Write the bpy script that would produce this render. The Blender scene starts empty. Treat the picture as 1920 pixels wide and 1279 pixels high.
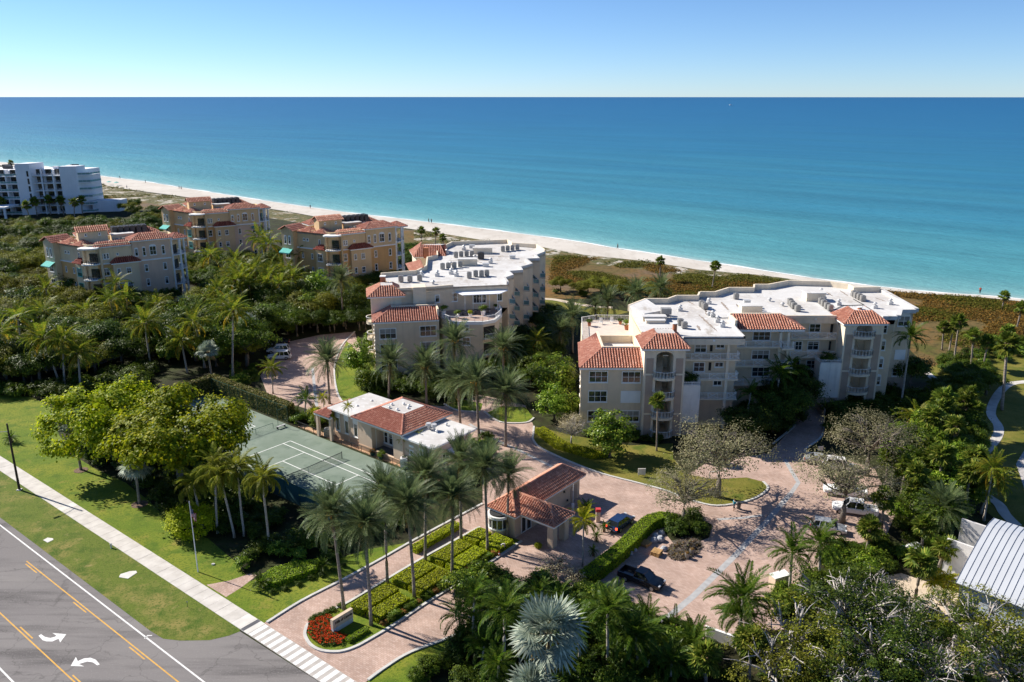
import bpy, bmesh, math, random
from mathutils import Vector, Matrix, noise
R = math.radians
rnd = random.Random(7)
sc = bpy.context.scene
col = sc.collection
# ------------------------------------------------------------------ camera, sky, sun, exposure
F_PX, CAM_H, HOR = 1530.0, 53.9, 181.0
PITCH = math.atan((639.5 - HOR) / F_PX)
cam_d = bpy.data.cameras.new('camera'); cam = bpy.data.objects.new('camera', cam_d); col.objects.link(cam)
cam_d.sensor_width = 36.0; cam_d.lens = 36.0 * F_PX / 1920.0
cam_d.clip_start = 1.0; cam_d.clip_end = 200000.0
cam.location = (0, 0, CAM_H); cam.rotation_euler = (math.pi / 2 - PITCH, 0, 0)
sc.camera = cam
SUN_EL, SHADOW_AZ = R(36.5), R(-27.4)          # shadows fall towards this azimuth (from +X)
SUN_AZ = SHADOW_AZ + math.pi
w = bpy.data.worlds.new('World'); sc.world = w; w.use_nodes = True
wn = w.node_tree.nodes; wl = w.node_tree.links
sky = wn.new('ShaderNodeTexSky'); sky.sky_type = 'NISHITA'; sky.sun_disc = False
sky.sun_elevation = SUN_EL; sky.sun_rotation = math.pi / 2 - SUN_AZ
sky.air_density = 0.68; sky.dust_density = 0.05; sky.ozone_density = 8.0; sky.altitude = 0
bgn = wn['Background']; bgn.inputs['Strength'].default_value = 0.078
wl.new(sky.outputs[0], bgn.inputs['Color'])
sun_d = bpy.data.lights.new('sun', 'SUN'); sun_d.energy = 4.7; sun_d.angle = R(0.53); sun_d.color = (1.0, 0.935, 0.84)
sun = bpy.data.objects.new('sun', sun_d); col.objects.link(sun)
sd = Vector((math.cos(SUN_AZ) * math.cos(SUN_EL), math.sin(SUN_AZ) * math.cos(SUN_EL), math.sin(SUN_EL)))
sun.rotation_euler = sd.to_track_quat('Z', 'Y').to_euler(); sun.location = (-60, 120, 120)
vs = sc.view_settings; vs.view_transform = 'Standard'; vs.look = 'None'; vs.exposure = 0.85; vs.gamma = 1.0; vs.use_curve_mapping = False

# ------------------------------------------------------------------ pixel -> place
_fx = Vector((0, math.cos(PITCH), -math.sin(PITCH))); _up = Vector((0, math.sin(PITCH), math.cos(PITCH)))
def ray(px, py): return _fx + Vector((1, 0, 0)) * ((px - 960) / F_PX) - _up * ((py - 639.5) / F_PX)
def G(px, py, z=0.0):
    d = ray(px, py); t = (CAM_H - z) / -d.z
    return Vector((d.x * t, d.y * t, z))
def atY(px, py, Y):
    d = ray(px, py); t = Y / d.y
    return Vector((d.x * t, Y, CAM_H + d.z * t))
def onwall(px, py, A, B):
    """point of the vertical plane through A, B (2D) seen at a pixel"""
    d = ray(px, py); nx, ny = B[1] - A[1], -(B[0] - A[0])
    t = (A[0] * nx + A[1] * ny) / (d.x * nx + d.y * ny)
    return Vector((d.x * t, d.y * t, CAM_H + d.z * t))
def pxm(P):   # pixels per metre at P
    d = Vector(P) - Vector((0, 0, CAM_H)); return F_PX / d.dot(_fx)

# ------------------------------------------------------------------ materials
MATS = {}
def _nt(name):
    m = bpy.data.materials.new(name); m.use_nodes = True
    nt = m.node_tree; return m, nt, nt.nodes['Principled BSDF']
def mat(name, c, rough=0.8, var=0.12, scale=1.5, bump=0.0, bscale=30.0, metal=0.0, spec=0.3, c2=None, detail=4.0, stretch=None, coord='Object', streak=0.0):
    """plain procedural surface: base colour with noise variation, optional second colour and relief"""
    if name in MATS: return MATS[name]
    m, nt, b = _nt(name); N = nt.nodes; L = nt.links
    tc = N.new('ShaderNodeTexCoord'); src = tc.outputs['Object' if coord == 'World' else coord]
    if coord == 'World':
        src = N.new('ShaderNodeNewGeometry').outputs['Position']
    if stretch:
        mp = N.new('ShaderNodeMapping'); mp.inputs['Scale'].default_value = stretch; L.new(src, mp.inputs['Vector']); src = mp.outputs[0]
    n1 = N.new('ShaderNodeTexNoise'); n1.inputs['Scale'].default_value = scale; n1.inputs['Detail'].default_value = detail; L.new(src, n1.inputs['Vector'])
    r = N.new('ShaderNodeValToRGB'); L.new(n1.outputs['Fac'], r.inputs['Fac'])
    if c2 is None:
        a = [max(0, x * (1 - var)) for x in c]; d = [min(1, x * (1 + var)) for x in c]
    else: a, d = c, c2
    r.color_ramp.elements[0].position = 0.35; r.color_ramp.elements[1].position = 0.65
    r.color_ramp.elements[0].color = (*a, 1); r.color_ramp.elements[1].color = (*d, 1)
    out = r.outputs['Color']
    if streak:
        mp2 = N.new('ShaderNodeMapping'); mp2.inputs['Scale'].default_value = (1.6, 1.6, 0.12); L.new(src, mp2.inputs['Vector'])
        n3 = N.new('ShaderNodeTexNoise'); n3.inputs['Scale'].default_value = 1.0; n3.inputs['Detail'].default_value = 5; L.new(mp2.outputs[0], n3.inputs['Vector'])
        mr = N.new('ShaderNodeMapRange'); mr.inputs['From Min'].default_value = 0.52; mr.inputs['From Max'].default_value = 0.75
        mr.inputs['To Min'].default_value = 1.0; mr.inputs['To Max'].default_value = 1 - streak; L.new(n3.outputs['Fac'], mr.inputs['Value'])
        mx = N.new('ShaderNodeMix'); mx.data_type = 'RGBA'; mx.blend_type = 'MULTIPLY'; mx.inputs[0].default_value = 1
        L.new(out, mx.inputs[6]); L.new(mr.outputs[0], mx.inputs[7]); out = mx.outputs[2]
    L.new(out, b.inputs['Base Color'])
    b.inputs['Roughness'].default_value = rough; b.inputs['Metallic'].default_value = metal; b.inputs['Specular IOR Level'].default_value = spec
    if bump:
        n2 = N.new('ShaderNodeTexNoise'); n2.inputs['Scale'].default_value = bscale; n2.inputs['Detail'].default_value = 3; L.new(src, n2.inputs['Vector'])
        bp = N.new('ShaderNodeBump'); bp.inputs['Strength'].default_value = bump; bp.inputs['Distance'].default_value = 0.1
        L.new(n2.outputs['Fac'], bp.inputs['Height']); L.new(bp.outputs[0], b.inputs['Normal'])
    MATS[name] = m; return m
def leafmat(name, c1, c2, c3=None, trans=0.3, rough=0.5, spec=0.35):
    """foliage: colour differs leaf by leaf, some light passes through"""
    if name in MATS: return MATS[name]
    m, nt, b = _nt(name); N = nt.nodes; L = nt.links
    g = N.new('ShaderNodeNewGeometry'); oi = N.new('ShaderNodeObjectInfo')
    r = N.new('ShaderNodeValToRGB'); e = r.color_ramp.elements
    e[0].color = (*c1, 1); e[1].color = (*c2, 1); e[0].position = 0.1; e[1].position = 0.75 if c3 else 0.95
    if c3: x = e.new(0.97); x.color = (*c3, 1)
    L.new(g.outputs['Random Per Island'], r.inputs['Fac'])
    hs = N.new('ShaderNodeHueSaturation'); L.new(r.outputs[0], hs.inputs['Color'])
    ma = N.new('ShaderNodeMapRange'); ma.inputs['To Min'].default_value = 0.78; ma.inputs['To Max'].default_value = 1.22; L.new(oi.outputs['Random'], ma.inputs['Value']); L.new(ma.outputs[0], hs.inputs['Value'])
    mh = N.new('ShaderNodeMapRange'); mh.inputs['To Min'].default_value = 0.494; mh.inputs['To Max'].default_value = 0.507; L.new(oi.outputs['Random'], mh.inputs['Value']); L.new(mh.outputs[0], hs.inputs['Hue'])
    L.new(hs.outputs[0], b.inputs['Base Color']); b.inputs['Roughness'].default_value = rough; b.inputs['Specular IOR Level'].default_value = spec * .6
    t = N.new('ShaderNodeBsdfTranslucent'); L.new(hs.outputs[0], t.inputs['Color'])
    mx = N.new('ShaderNodeMixShader'); mx.inputs[0].default_value = trans
    L.new(b.outputs[0], mx.inputs[1]); L.new(t.outputs[0], mx.inputs[2])
    L.new(mx.outputs[0], N['Material Output'].inputs['Surface'])
    MATS[name] = m; return m

# ------------------------------------------------------------------ mesh builder
class MB:
    def __init__(s): s.v = []; s.f = []; s.m = []; s.cur = 0
    def add(s, vs, fs):
        o = len(s.v); s.v.extend([tuple(p) for p in vs])
        for f in fs: s.f.append([i + o for i in f]); s.m.append(s.cur)
        return s
    def quad(s, a, b, c, d): return s.add([a, b, c, d], [(0, 1, 2, 3)])
    def tri(s, a, b, c): return s.add([a, b, c], [(0, 1, 2)])
    def poly(s, pts): return s.add(pts, [list(range(len(pts)))])
    def box(s, x0, x1, y0, y1, z0, z1, ang=0.0, org=(0, 0)):
        p = [(x0, y0), (x1, y0), (x1, y1), (x0, y1)]
        if ang:
            ca, sa = math.cos(ang), math.sin(ang); p = [(org[0] + x * ca - y * sa, org[1] + x * sa + y * ca) for x, y in p]
        elif org != (0, 0): p = [(x + org[0], y + org[1]) for x, y in p]
        return s.prism(p, z0, z1)
    def prism(s, p, z0, z1, top=True, bot=True):
        n = len(p); a = sum(p[i][0] * p[(i + 1) % n][1] - p[(i + 1) % n][0] * p[i][1] for i in range(n))
        if a < 0: p = p[::-1]
        vs = [(q[0], q[1], z0) for q in p] + [(q[0], q[1], z1) for q in p]
        fs = [(i, (i + 1) % n, n + (i + 1) % n, n + i) for i in range(n)]
        if top: fs.append(list(range(n, 2 * n)))
        if bot: fs.append(list(range(n - 1, -1, -1)))
        return s.add(vs, fs)
    def obox(s, c, ax, ay, az, hx, hy, hz):
        """box at c with half sizes along unit axes"""
        c, ax, ay, az = Vector(c), Vector(ax), Vector(ay), Vector(az)
        vs = [c + ax * hx * i + ay * hy * j + az * hz * k for k in (-1, 1) for j in (-1, 1) for i in (-1, 1)]
        return s.add(vs, [(0, 2, 3, 1), (4, 5, 7, 6), (0, 1, 5, 4), (1, 3, 7, 5), (3, 2, 6, 7), (2, 0, 4, 6)])
    def bar(s, a, b, w, h=None, up=(0, 0, 1)):
        a, b = Vector(a), Vector(b); d = b - a
        if d.length < 1e-6: return s
        x = d.normalized(); u = Vector(up)
        y = u.cross(x)
        if y.length < 1e-3: y = Vector((0, 1, 0)).cross(x)
        y.normalize(); z = x.cross(y)
        return s.obox((a + b) / 2, x, y, z, d.length / 2, w / 2, (h or w) / 2)
    def tube(s, pts, rad, n=7, cap=True):
        pts = [Vector(p) for p in pts]; o = len(s.v)
        for i, p in enumerate(pts):
            d = (pts[min(i + 1, len(pts) - 1)] - pts[max(i - 1, 0)]).normalized()
            u = d.cross(Vector((0, 0, 1)));
            if u.length < 1e-3: u = Vector((1, 0, 0))
            u.normalize(); t = d.cross(u); r = rad[i] if hasattr(rad, '__len__') else rad
            for k in range(n):
                a = 2 * math.pi * k / n; s.v.append(tuple(p + (u * math.cos(a) + t * math.sin(a)) * r))
        for i in range(len(pts) - 1):
            for k in range(n):
                s.f.append([o + i * n + k, o + (i + 1) * n + k, o + (i + 1) * n + (k + 1) % n, o + i * n + (k + 1) % n]); s.m.append(s.cur)
        if cap:
            s.f.append([o + k for k in range(n)]); s.m.append(s.cur)
            q = o + (len(pts) - 1) * n; s.f.append([q + n - 1 - k for k in range(n)]); s.m.append(s.cur)
        return s
    def cyl(s, x, y, z0, z1, r0, r1=None, n=12):
        return s.tube([(x, y, z0), (x, y, z1)], [r0, r0 if r1 is None else r1], n)
    def mesh(s, name, mats, smooth=False, off=None):
        me = bpy.data.meshes.new(name)
        vs = s.v if off is None else [(a - off[0], b - off[1], c - off[2]) for a, b, c in s.v]
        me.from_pydata(vs, [], s.f)
        mats = mats if isinstance(mats, (list, tuple)) else [mats]
        for m in mats: me.materials.append(m)
        if len(mats) > 1: me.polygons.foreach_set('material_index', s.m)
        if smooth: me.polygons.foreach_set('use_smooth', [True] * len(me.polygons))
        me.update(); return me
    def build(s, name, mats, parent=None, smooth=False, **kw):
        off = wloc(parent) if parent else None
        o = bpy.data.objects.new(name, s.mesh(name, mats, smooth, off)); col.objects.link(o)
        if parent: o.parent = parent
        tag(o, **kw); return o
def wloc(o):
    p = Vector((0, 0, 0))
    while o is not None: p = p + o.location; o = o.parent
    return p
def tag(o, label=None, cat=None, group=None, kind=None):
    if label: o['label'] = label
    if cat: o['category'] = cat
    if group: o['group'] = group
    if kind: o['kind'] = kind
    return o
def thing(name, loc, label, cat, group=None, rz=0.0):
    o = bpy.data.objects.new(name, None); col.objects.link(o); o.location = loc; o.rotation_euler = (0, 0, rz)
    o.empty_display_size = 0.3
    return tag(o, label, cat, group)
def clone(o, parent=None):
    c = o.copy(); col.objects.link(c); c.parent = parent
    for ch in list(KIDS.get(o.name, o.children)): clone(ch, c)
    return c
KIDS = {}
def struct(name, mb, m, parent=None, kind='structure', smooth=False):
    return mb.build(name, m, parent, smooth, kind=(kind if parent is None else None))
def sheet(name, pts, z, m, parent=None, kind='structure'):
    """flat polygon sheet (triangulated) from a list of 2D points"""
    from mathutils.geometry import tessellate_polygon
    b = MB(); P = [Vector((p[0], p[1], z)) for p in pts]
    tr = tessellate_polygon([P])
    fs = []
    for t in tr:
        a, c, d = P[t[0]], P[t[1]], P[t[2]]
        fs.append(t if (c - a).cross(d - a).z > 0 else (t[0], t[2], t[1]))
    b.add(P, fs); o = b.build(name, m, parent)
    if parent is None: o['kind'] = kind
    return o
def smoothline(pts, n=4):
    """Catmull-Rom through 2D/3D points"""
    P = [Vector(p) for p in pts]; out = []
    for i in range(len(P) - 1):
        a, b, c, d = P[max(i - 1, 0)], P[i], P[i + 1], P[min(i + 2, len(P) - 1)]
        for k in range(n):
            t = k / n
            out.append(0.5 * ((2 * b) + (c - a) * t + (2 * a - 5 * b + 4 * c - d) * t * t + (3 * b - a - 3 * c + d) * t ** 3))
    out.append(P[-1]); return out
def ribbon(mb, pts, wl_, wr, z0, z1):
    """solid strip along a 2D line: wl_ to the left, wr to the right"""
    P = [Vector((p[0], p[1])) for p in pts]; n = len(P); L_, R_ = [], []
    for i in range(n):
        d = (P[min(i + 1, n - 1)] - P[max(i - 1, 0)]).normalized(); nn = Vector((-d.y, d.x))
        L_.append(P[i] + nn * wl_); R_.append(P[i] - nn * wr)
    for i in range(n - 1):
        a, b, c, d = R_[i], R_[i + 1], L_[i + 1], L_[i]
        mb.quad((*a, z1), (*b, z1), (*c, z1), (*d, z1))
        mb.quad((*d, z1), (*c, z1), (*c, z0), (*d, z0)); mb.quad((*b, z1), (*a, z1), (*a, z0), (*b, z0))
    for i, s in ((0, 1), (n - 1, -1)):
        q = [(*R_[i], z0), (*R_[i], z1), (*L_[i], z1), (*L_[i], z0)]
        mb.poly(q if s < 0 else q[::-1])
    return mb
def P2(lst): return [G(*p).xy for p in lst]
def rect_pts(o, u, v, a0, a1, b0, b1): return [o + u * a + v * b for a, b in ((a0, b0), (a1, b0), (a1, b1), (a0, b1))]
# ================================================================== SETTING
SHORE = [(0,303.8),(89,312.7),(175,327.5),(267,339.4),(356,354),(445,368),(518,379),(648,397.5),(767,411.6),(886,426),(1060,449),(1144,463),(1297,486),(1479,514),(1599,531),(1767,548.5),(1920,560.5)]
INLAND = [(0,309),(89,320),(175,337),(208,348),(252,355),(342,367),(445,381),(535,394),(640,412),(776,428),(842,438),(916,450),(1020,462),(1096,476),(1225,489),(1290,502),(1431,514),(1503,524),(1599,536.8),(1719,547),(1920,562.5)]
sh = [G(*p).xy for p in SHORE]; inl = [G(*p).xy for p in INLAND]
dl = Vector((-0.83, 0.557)); dr = Vector((0.80, -0.6))
sh = [sh[0] + dl * 90000, sh[0] + dl * 1500, sh[0] + dl * 300] + sh + [sh[-1] + dr * 60, sh[-1] + dr * 400, sh[-1] + dr * 4000]
inl = [inl[0] + dl * 90000, inl[0] + dl * 1500, inl[0] + dl * 300] + inl + [inl[-1] + dr * 60, inl[-1] + dr * 400, inl[-1] + dr * 4000]
sh = [sh[0]] + [p.xy for p in smoothline([(*p, 0) for p in sh[1:-1]], 4)] + [sh[-1]]
inl = [inl[0]] + [p.xy for p in smoothline([(*p, 0) for p in inl[1:-1]], 4)] + [inl[-1]]
SEA_N = Vector((0.62, 0.785)).normalized()
# ---- ground: one sheet over all the land
def wmix(N, L, cols, facs, src):
    """layer colours one over another by masks"""
    cur = cols[0]
    for c, f in zip(cols[1:], facs):
        mx = N.new('ShaderNodeMix'); mx.data_type = 'RGBA'; L.new(f, mx.inputs[0])
        (L.new(cur, mx.inputs[6]) if hasattr(cur, 'is_linked') else setattr(mx.inputs[6], 'default_value', (*cur, 1)))
        (L.new(c, mx.inputs[7]) if hasattr(c, 'is_linked') else setattr(mx.inputs[7], 'default_value', (*c, 1)))
        cur = mx.outputs[2]
    return cur
def layered(name, base, layers, rough=0.9, bump=0.3, bscale=8.0, spec=0.15, fine=None):
    """ground cover: base colour, then (colour, noise scale, low, high[, stretch]) layers by position"""
    m, nt, b = _nt(name); N = nt.nodes; L = nt.links
    pos = N.new('ShaderNodeNewGeometry').outputs['Position']; facs = []; cols = [base]
    for k, ly in enumerate(layers):
        c, scl, lo, hi = ly[:4]; mp = N.new('ShaderNodeMapping'); mp.inputs['Location'].default_value = (k * 17.3, k * 5.1, 0)
        if len(ly) > 4: mp.inputs['Scale'].default_value = ly[4][:3]; mp.inputs['Rotation'].default_value = (0, 0, ly[4][3])
        L.new(pos, mp.inputs['Vector'])
        n = N.new('ShaderNodeTexNoise'); n.inputs['Scale'].default_value = scl; n.inputs['Detail'].default_value = 5; n.inputs['Roughness'].default_value = 0.62; L.new(mp.outputs[0], n.inputs['Vector'])
        r = N.new('ShaderNodeMapRange'); r.inputs['From Min'].default_value = lo; r.inputs['From Max'].default_value = hi; r.clamp = True; L.new(n.outputs['Fac'], r.inputs['Value'])
        facs.append(r.outputs[0]); cols.append(c)
    out = wmix(N, L, cols, facs, pos); L.new(out, b.inputs['Base Color'])
    b.inputs['Roughness'].default_value = rough; b.inputs['Specular IOR Level'].default_value = spec
    if bump:
        n2 = N.new('ShaderNodeTexNoise'); n2.inputs['Scale'].default_value = bscale; n2.inputs['Detail'].default_value = 4; L.new(pos, n2.inputs['Vector'])
        bp = N.new('ShaderNodeBump'); bp.inputs['Strength'].default_value = bump; bp.inputs['Distance'].default_value = 0.15; L.new(n2.outputs['Fac'], bp.inputs['Height']); L.new(bp.outputs[0], b.inputs['Normal'])
    MATS[name] = m; return m
m_soil = layered('soil', (0.024, 0.024, 0.010), [((0.040, 0.050, 0.014), 0.25, 0.45, 0.6), ((0.068, 0.052, 0.029), 0.6, 0.56, 0.72), ((0.016, 0.019, 0.007), 2.0, 0.5, 0.7)])
m_lawn = layered('lawn', (0.111, 0.172, 0.013), [((0.192, 0.215, 0.022), 0.14, 0.42, 0.60), ((0.068, 0.128, 0.010), 0.45, 0.5, 0.64), ((0.248, 0.208, 0.046), 0.30, 0.58, 0.72), ((0.075, 0.121, 0.010), 3.5, 0.50, 0.62), ((0.205, 0.221, 0.033), 9.0, 0.54, 0.66)], bump=0.5, bscale=14)
m_verge = layered('verge', (0.105, 0.147, 0.018), [((0.231, 0.200, 0.059), 0.22, 0.47, 0.64), ((0.055, 0.106, 0.010), 0.45, 0.5, 0.64), ((0.264, 0.224, 0.084), 0.7, 0.6, 0.75), ((0.066, 0.100, 0.012), 3.5, 0.50, 0.62), ((0.209, 0.194, 0.050), 9.0, 0.54, 0.66)], bump=0.5, bscale=14)
m_drylawn = layered('dry_lawn', (0.138, 0.135, 0.022), [((0.209, 0.176, 0.040), 0.12, 0.45, 0.6), ((0.083, 0.111, 0.016), 0.3, 0.5, 0.66), ((0.099, 0.106, 0.016), 4, 0.5, 0.7)], bump=0.5)
m_sand = layered('sand', (0.50, 0.46, 0.405), [((0.58, 0.545, 0.49), 0.05, 0.4, 0.6), ((0.41, 0.37, 0.315), 0.35, 0.52, 0.75, (1, 0.3, 1, -0.65)), ((0.45, 0.41, 0.355), 3, 0.5, 0.7)], bump=0.3, bscale=2.0)
m_dune = layered('dune', (0.130, 0.092, 0.034), [((0.17, 0.095, 0.030), 0.06, 0.46, 0.58), ((0.085, 0.085, 0.020), 0.07, 0.54, 0.64), ((0.15, 0.105, 0.07), 0.035, 0.52, 0.62), ((0.06, 0.05, 0.016), 0.6, 0.50, 0.64)], bump=1.0, bscale=1.5)
b = MB(); g0 = [Vector((6000, -3000)), Vector((6000, -4200))]
land = list(inl) + [Vector((9000, -9000)), Vector((-90000, -9000))]
sheet('ground', land, 0.0, m_soil)
# ---- beach, sloping into the water
b = MB(); n = len(sh)
def nearest(L_, p): return min(L_, key=lambda q: (q - p).length)
rows = []
for i, p in enumerate(sh):
    q = nearest(inl, p) if 2 < i < n - 3 else p - SEA_N * 18
    rows.append([(q - SEA_N * 6, -0.06), (q, 0.03), (p * 0.5 + q * 0.5, 0.06), (p, -0.21), (p + SEA_N * 6, -0.6), (p + SEA_N * 40, -2.5)])
for r0, r1 in zip(rows, rows[1:]):
    for k in range(5):
        b.quad((*r0[k][0], r0[k][1]), (*r1[k][0], r1[k][1]), (*r1[k + 1][0], r1[k + 1][1]), (*r0[k + 1][0], r0[k + 1][1]))
beach = struct('beach', b, m_sand)
bm = bmesh.new(); bm.from_mesh(beach.data); bmesh.ops.recalc_face_normals(bm, faces=bm.faces); bm.to_mesh(beach.data); bm.free()
if beach.data.polygons[len(beach.data.polygons) // 2].normal.z < 0: beach.data.flip_normals()
# ---- sea: strips parallel to the shore, the distance from the shore kept in a UV map
D = [0, 4, 9, 16, 26, 40, 60, 90, 130, 190, 280, 420, 650, 1000, 1600, 2600, 4500, 8000, 16000, 35000, 70000]
b = MB(); uv = []
for p in sh:
    for d in D: b.v.append((*(p + SEA_N * (d + (0.35 * math.sin(p.x * .11) - .2 if d == 0 else 0))), -0.22)); uv.append((p.dot(Vector((SEA_N.y, -SEA_N.x))) / 100, d))
k = len(D)
for i in range(n - 1):
    for j in range(k - 1): b.f.append([i * k + j, (i + 1) * k + j, (i + 1) * k + j + 1, i * k + j + 1]); b.m.append(0)
m, nt, bs = _nt('sea_water'); N = nt.nodes; L = nt.links
uvn = N.new('ShaderNodeUVMap'); sx = N.new('ShaderNodeSeparateXYZ'); L.new(uvn.outputs[0], sx.inputs[0])
pos = N.new('ShaderNodeNewGeometry').outputs['Position']
mp = N.new('ShaderNodeMapping'); mp.inputs['Rotation'].default_value = (0, 0, math.atan2(SEA_N.x, SEA_N.y)); L.new(pos, mp.inputs['Vector'])
mp2 = N.new('ShaderNodeMapping'); mp2.inputs['Scale'].default_value = (0.0022, 0.016, 1); L.new(mp.outputs[0], mp2.inputs['Vector'])
nb = N.new('ShaderNodeTexNoise'); nb.inputs['Scale'].default_value = 1.0; nb.inputs['Detail'].default_value = 6; nb.inputs['Roughness'].default_value = 0.6; L.new(mp2.outputs[0], nb.inputs['Vector'])
# depth = distance, disturbed by sand bars
ma = N.new('ShaderNodeMath'); ma.operation = 'MULTIPLY_ADD'; ma.inputs[1].default_value = 1.5; ma.inputs[2].default_value = 0.25; L.new(nb.outputs['Fac'], ma.inputs[0])
mb_ = N.new('ShaderNodeMath'); mb_.operation = 'MULTIPLY'; L.new(ma.outputs[0], mb_.inputs[0]); L.new(sx.outputs['Y'], mb_.inputs[1])
mc = N.new('ShaderNodeMath'); mc.operation = 'LOGARITHM'; mc.inputs[1].default_value = 10; 
md = N.new('ShaderNodeMath'); md.operation = 'ADD'; md.inputs[1].default_value = 1.0; L.new(mb_.outputs[0], md.inputs[0]); L.new(md.outputs[0], mc.inputs[0])
me_ = N.new('ShaderNodeMath'); me_.operation = 'DIVIDE'; me_.inputs[1].default_value = 4.5; L.new(mc.outputs[0], me_.inputs[0])
rp = N.new('ShaderNodeValToRGB'); L.new(me_.outputs[0], rp.inputs['Fac'])
e = rp.color_ramp.elements
stops = [(0.0, (0.44, 0.49, 0.45)), (0.10, (0.27, 0.41, 0.40)), (0.20, (0.15, 0.345, 0.35)), (0.36, (0.070, 0.25, 0.28)), (0.46, (0.042, 0.20, 0.262)), (0.58, (0.022, 0.150, 0.248)), (0.70, (0.014, 0.118, 0.238)), (0.84, (0.008, 0.100, 0.225)), (1.0, (0.006, 0.088, 0.21))]
e[0].position, e[0].color = stops[0][0], (*stops[0][1], 1); e[1].position, e[1].color = stops[-1][0], (*stops[-1][1], 1)
for p_, c_ in stops[1:-1]: x = e.new(p_); x.color = (*c_, 1)
# fine swell streaks
mp3 = N.new('ShaderNodeMapping'); mp3.inputs['Scale'].default_value = (0.004, 0.05, 1); L.new(mp.outputs[0], mp3.inputs['Vector'])
n3 = N.new('ShaderNodeTexNoise'); n3.inputs['Scale'].default_value = 1; n3.inputs['Detail'].default_value = 5; L.new(mp3.outputs[0], n3.inputs['Vector'])
mr = N.new('ShaderNodeMapRange'); mr.inputs['From Min'].default_value = .3; mr.inputs['From Max'].default_value = .7; mr.inputs['To Min'].default_value = 0.88; mr.inputs['To Max'].default_value = 1.12; L.new(n3.outputs['Fac'], mr.inputs['Value'])
mx = N.new('ShaderNodeMix'); mx.data_type = 'RGBA'; mx.blend_type = 'MULTIPLY'; mx.inputs[0].default_value = 1; L.new(rp.outputs[0], mx.inputs[6]); L.new(mr.outputs[0], mx.inputs[7])
mp5 = N.new('ShaderNodeMapping'); mp5.inputs['Scale'].default_value = (0.018, 0.30, 1); L.new(mp.outputs[0], mp5.inputs['Vector'])
n5 = N.new('ShaderNodeTexNoise'); n5.inputs['Scale'].default_value = 1; n5.inputs['Detail'].default_value = 6; n5.inputs['Roughness'].default_value = .65; L.new(mp5.outputs[0], n5.inputs['Vector'])
mr5 = N.new('ShaderNodeMapRange'); mr5.inputs['From Min'].default_value = .3; mr5.inputs['From Max'].default_value = .72; mr5.inputs['To Min'].default_value = 0.90; mr5.inputs['To Max'].default_value = 1.12; L.new(n5.outputs['Fac'], mr5.inputs['Value'])
mx5 = N.new('ShaderNodeMix'); mx5.data_type = 'RGBA'; mx5.blend_type = 'MULTIPLY'; mx5.inputs[0].default_value = 1; L.new(mx.outputs[2], mx5.inputs[6]); L.new(mr5.outputs[0], mx5.inputs[7])
L.new(mx5.outputs[2], bs.inputs['Base Color'])
bs.inputs['Roughness'].default_value = 0.4; bs.inputs['Specular IOR Level'].default_value = 0.12
mp4 = N.new('ShaderNodeMapping'); mp4.inputs['Scale'].default_value = (0.10, 0.35, 1); L.new(mp.outputs[0], mp4.inputs['Vector'])
n4 = N.new('ShaderNodeTexNoise'); n4.inputs['Scale'].default_value = 1; n4.inputs['Detail'].default_value = 6; n4.inputs['Roughness'].default_value = .65; L.new(mp4.outputs[0], n4.inputs['Vector'])
bp = N.new('ShaderNodeBump'); bp.inputs['Strength'].default_value = 0.8; bp.inputs['Distance'].default_value = 1.6; L.new(n4.outputs['Fac'], bp.inputs['Height']); L.new(bp.outputs[0], bs.inputs['Normal'])
sea = struct('sea', b, m)
ul = sea.data.uv_layers.new(name='UVMap')
for lp in sea.data.loops: ul.data[lp.index].uv = uv[lp.vertex_index]
if sea.data.polygons[0].normal.z < 0: sea.data.flip_normals()
# foam at the water's edge
b = MB(); rr = random.Random(3); fl = [p for p in sh if -520 < p.x < 190]; fl = [p.xy for p in smoothline([(*p, 0) for p in fl], 10)]
for i in range(len(fl) - 1):
    a0 = fl[i]; a1 = fl[i + 1]; w0 = 0.3 + 0.9 * abs(noise.noise(Vector((a0.x * .06, a0.y * .06, 1)))) * 2; w1 = 0.3 + 0.9 * abs(noise.noise(Vector((a1.x * .06, a1.y * .06, 1)))) * 2
    o = SEA_N * 0.4
    b.quad((*(a0 + o), -0.2), (*(a1 + o), -0.2), (*(a1 + o + SEA_N * w1), -0.2), (*(a0 + o + SEA_N * w0), -0.2))
fo = struct('surf_foam', b, mat('foam', (0.82, 0.84, 0.84), 0.8, 0.08, 1.0))
if fo.data.polygons[0].normal.z < 0: fo.data.flip_normals()

# ---- road
E0, E1 = G(33.7, 995.8).xy, G(280.7, 1182.4).xy        # edge of the asphalt
RD = (E1 - E0).normalized(); RN = Vector((RD.y, -RD.x))      # RN: away from the lawn
if RN.y > 0: RN = -RN
def rp_(along, across): return E0 + RD * along + RN * across
AP = [G(*p).xy for p in [(280.7,1182.4),(306,1198),(337,1201.5),(393,1200.7),(429.4,1192.2),(450,1184)]]
SWU0, SWU1 = G(102.4, 920).xy, G(566, 1211).xy
SWL0, SWL1 = G(56, 920).xy, G(449, 1182.4).xy
SD = ((SWU1 - SWU0).normalized() + (SWL1 - SWL0).normalized()).normalized(); SN = Vector((-SD.y, SD.x))   # SN: towards the lawn
SW_W = (SWU0 - SWL0).dot(SN)
def sw(along, across): return SWL0 + SD * along + SN * across
L_AP = (AP[-1] - SWL0).dot(SD)
m_asph = layered('asphalt', (0.185, 0.172, 0.168), [((0.225, 0.21, 0.20), 0.09, 0.42, 0.6, (0.25, 1, 1, math.atan2(-RD.y, RD.x))), ((0.115, 0.107, 0.105), 0.35, 0.50, 0.66, (0.12, 1.2, 1, math.atan2(-RD.y, RD.x))), ((0.26, 0.245, 0.235), 6, 0.55, 0.75)], rough=0.85, bump=0.25, bscale=40)
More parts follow.
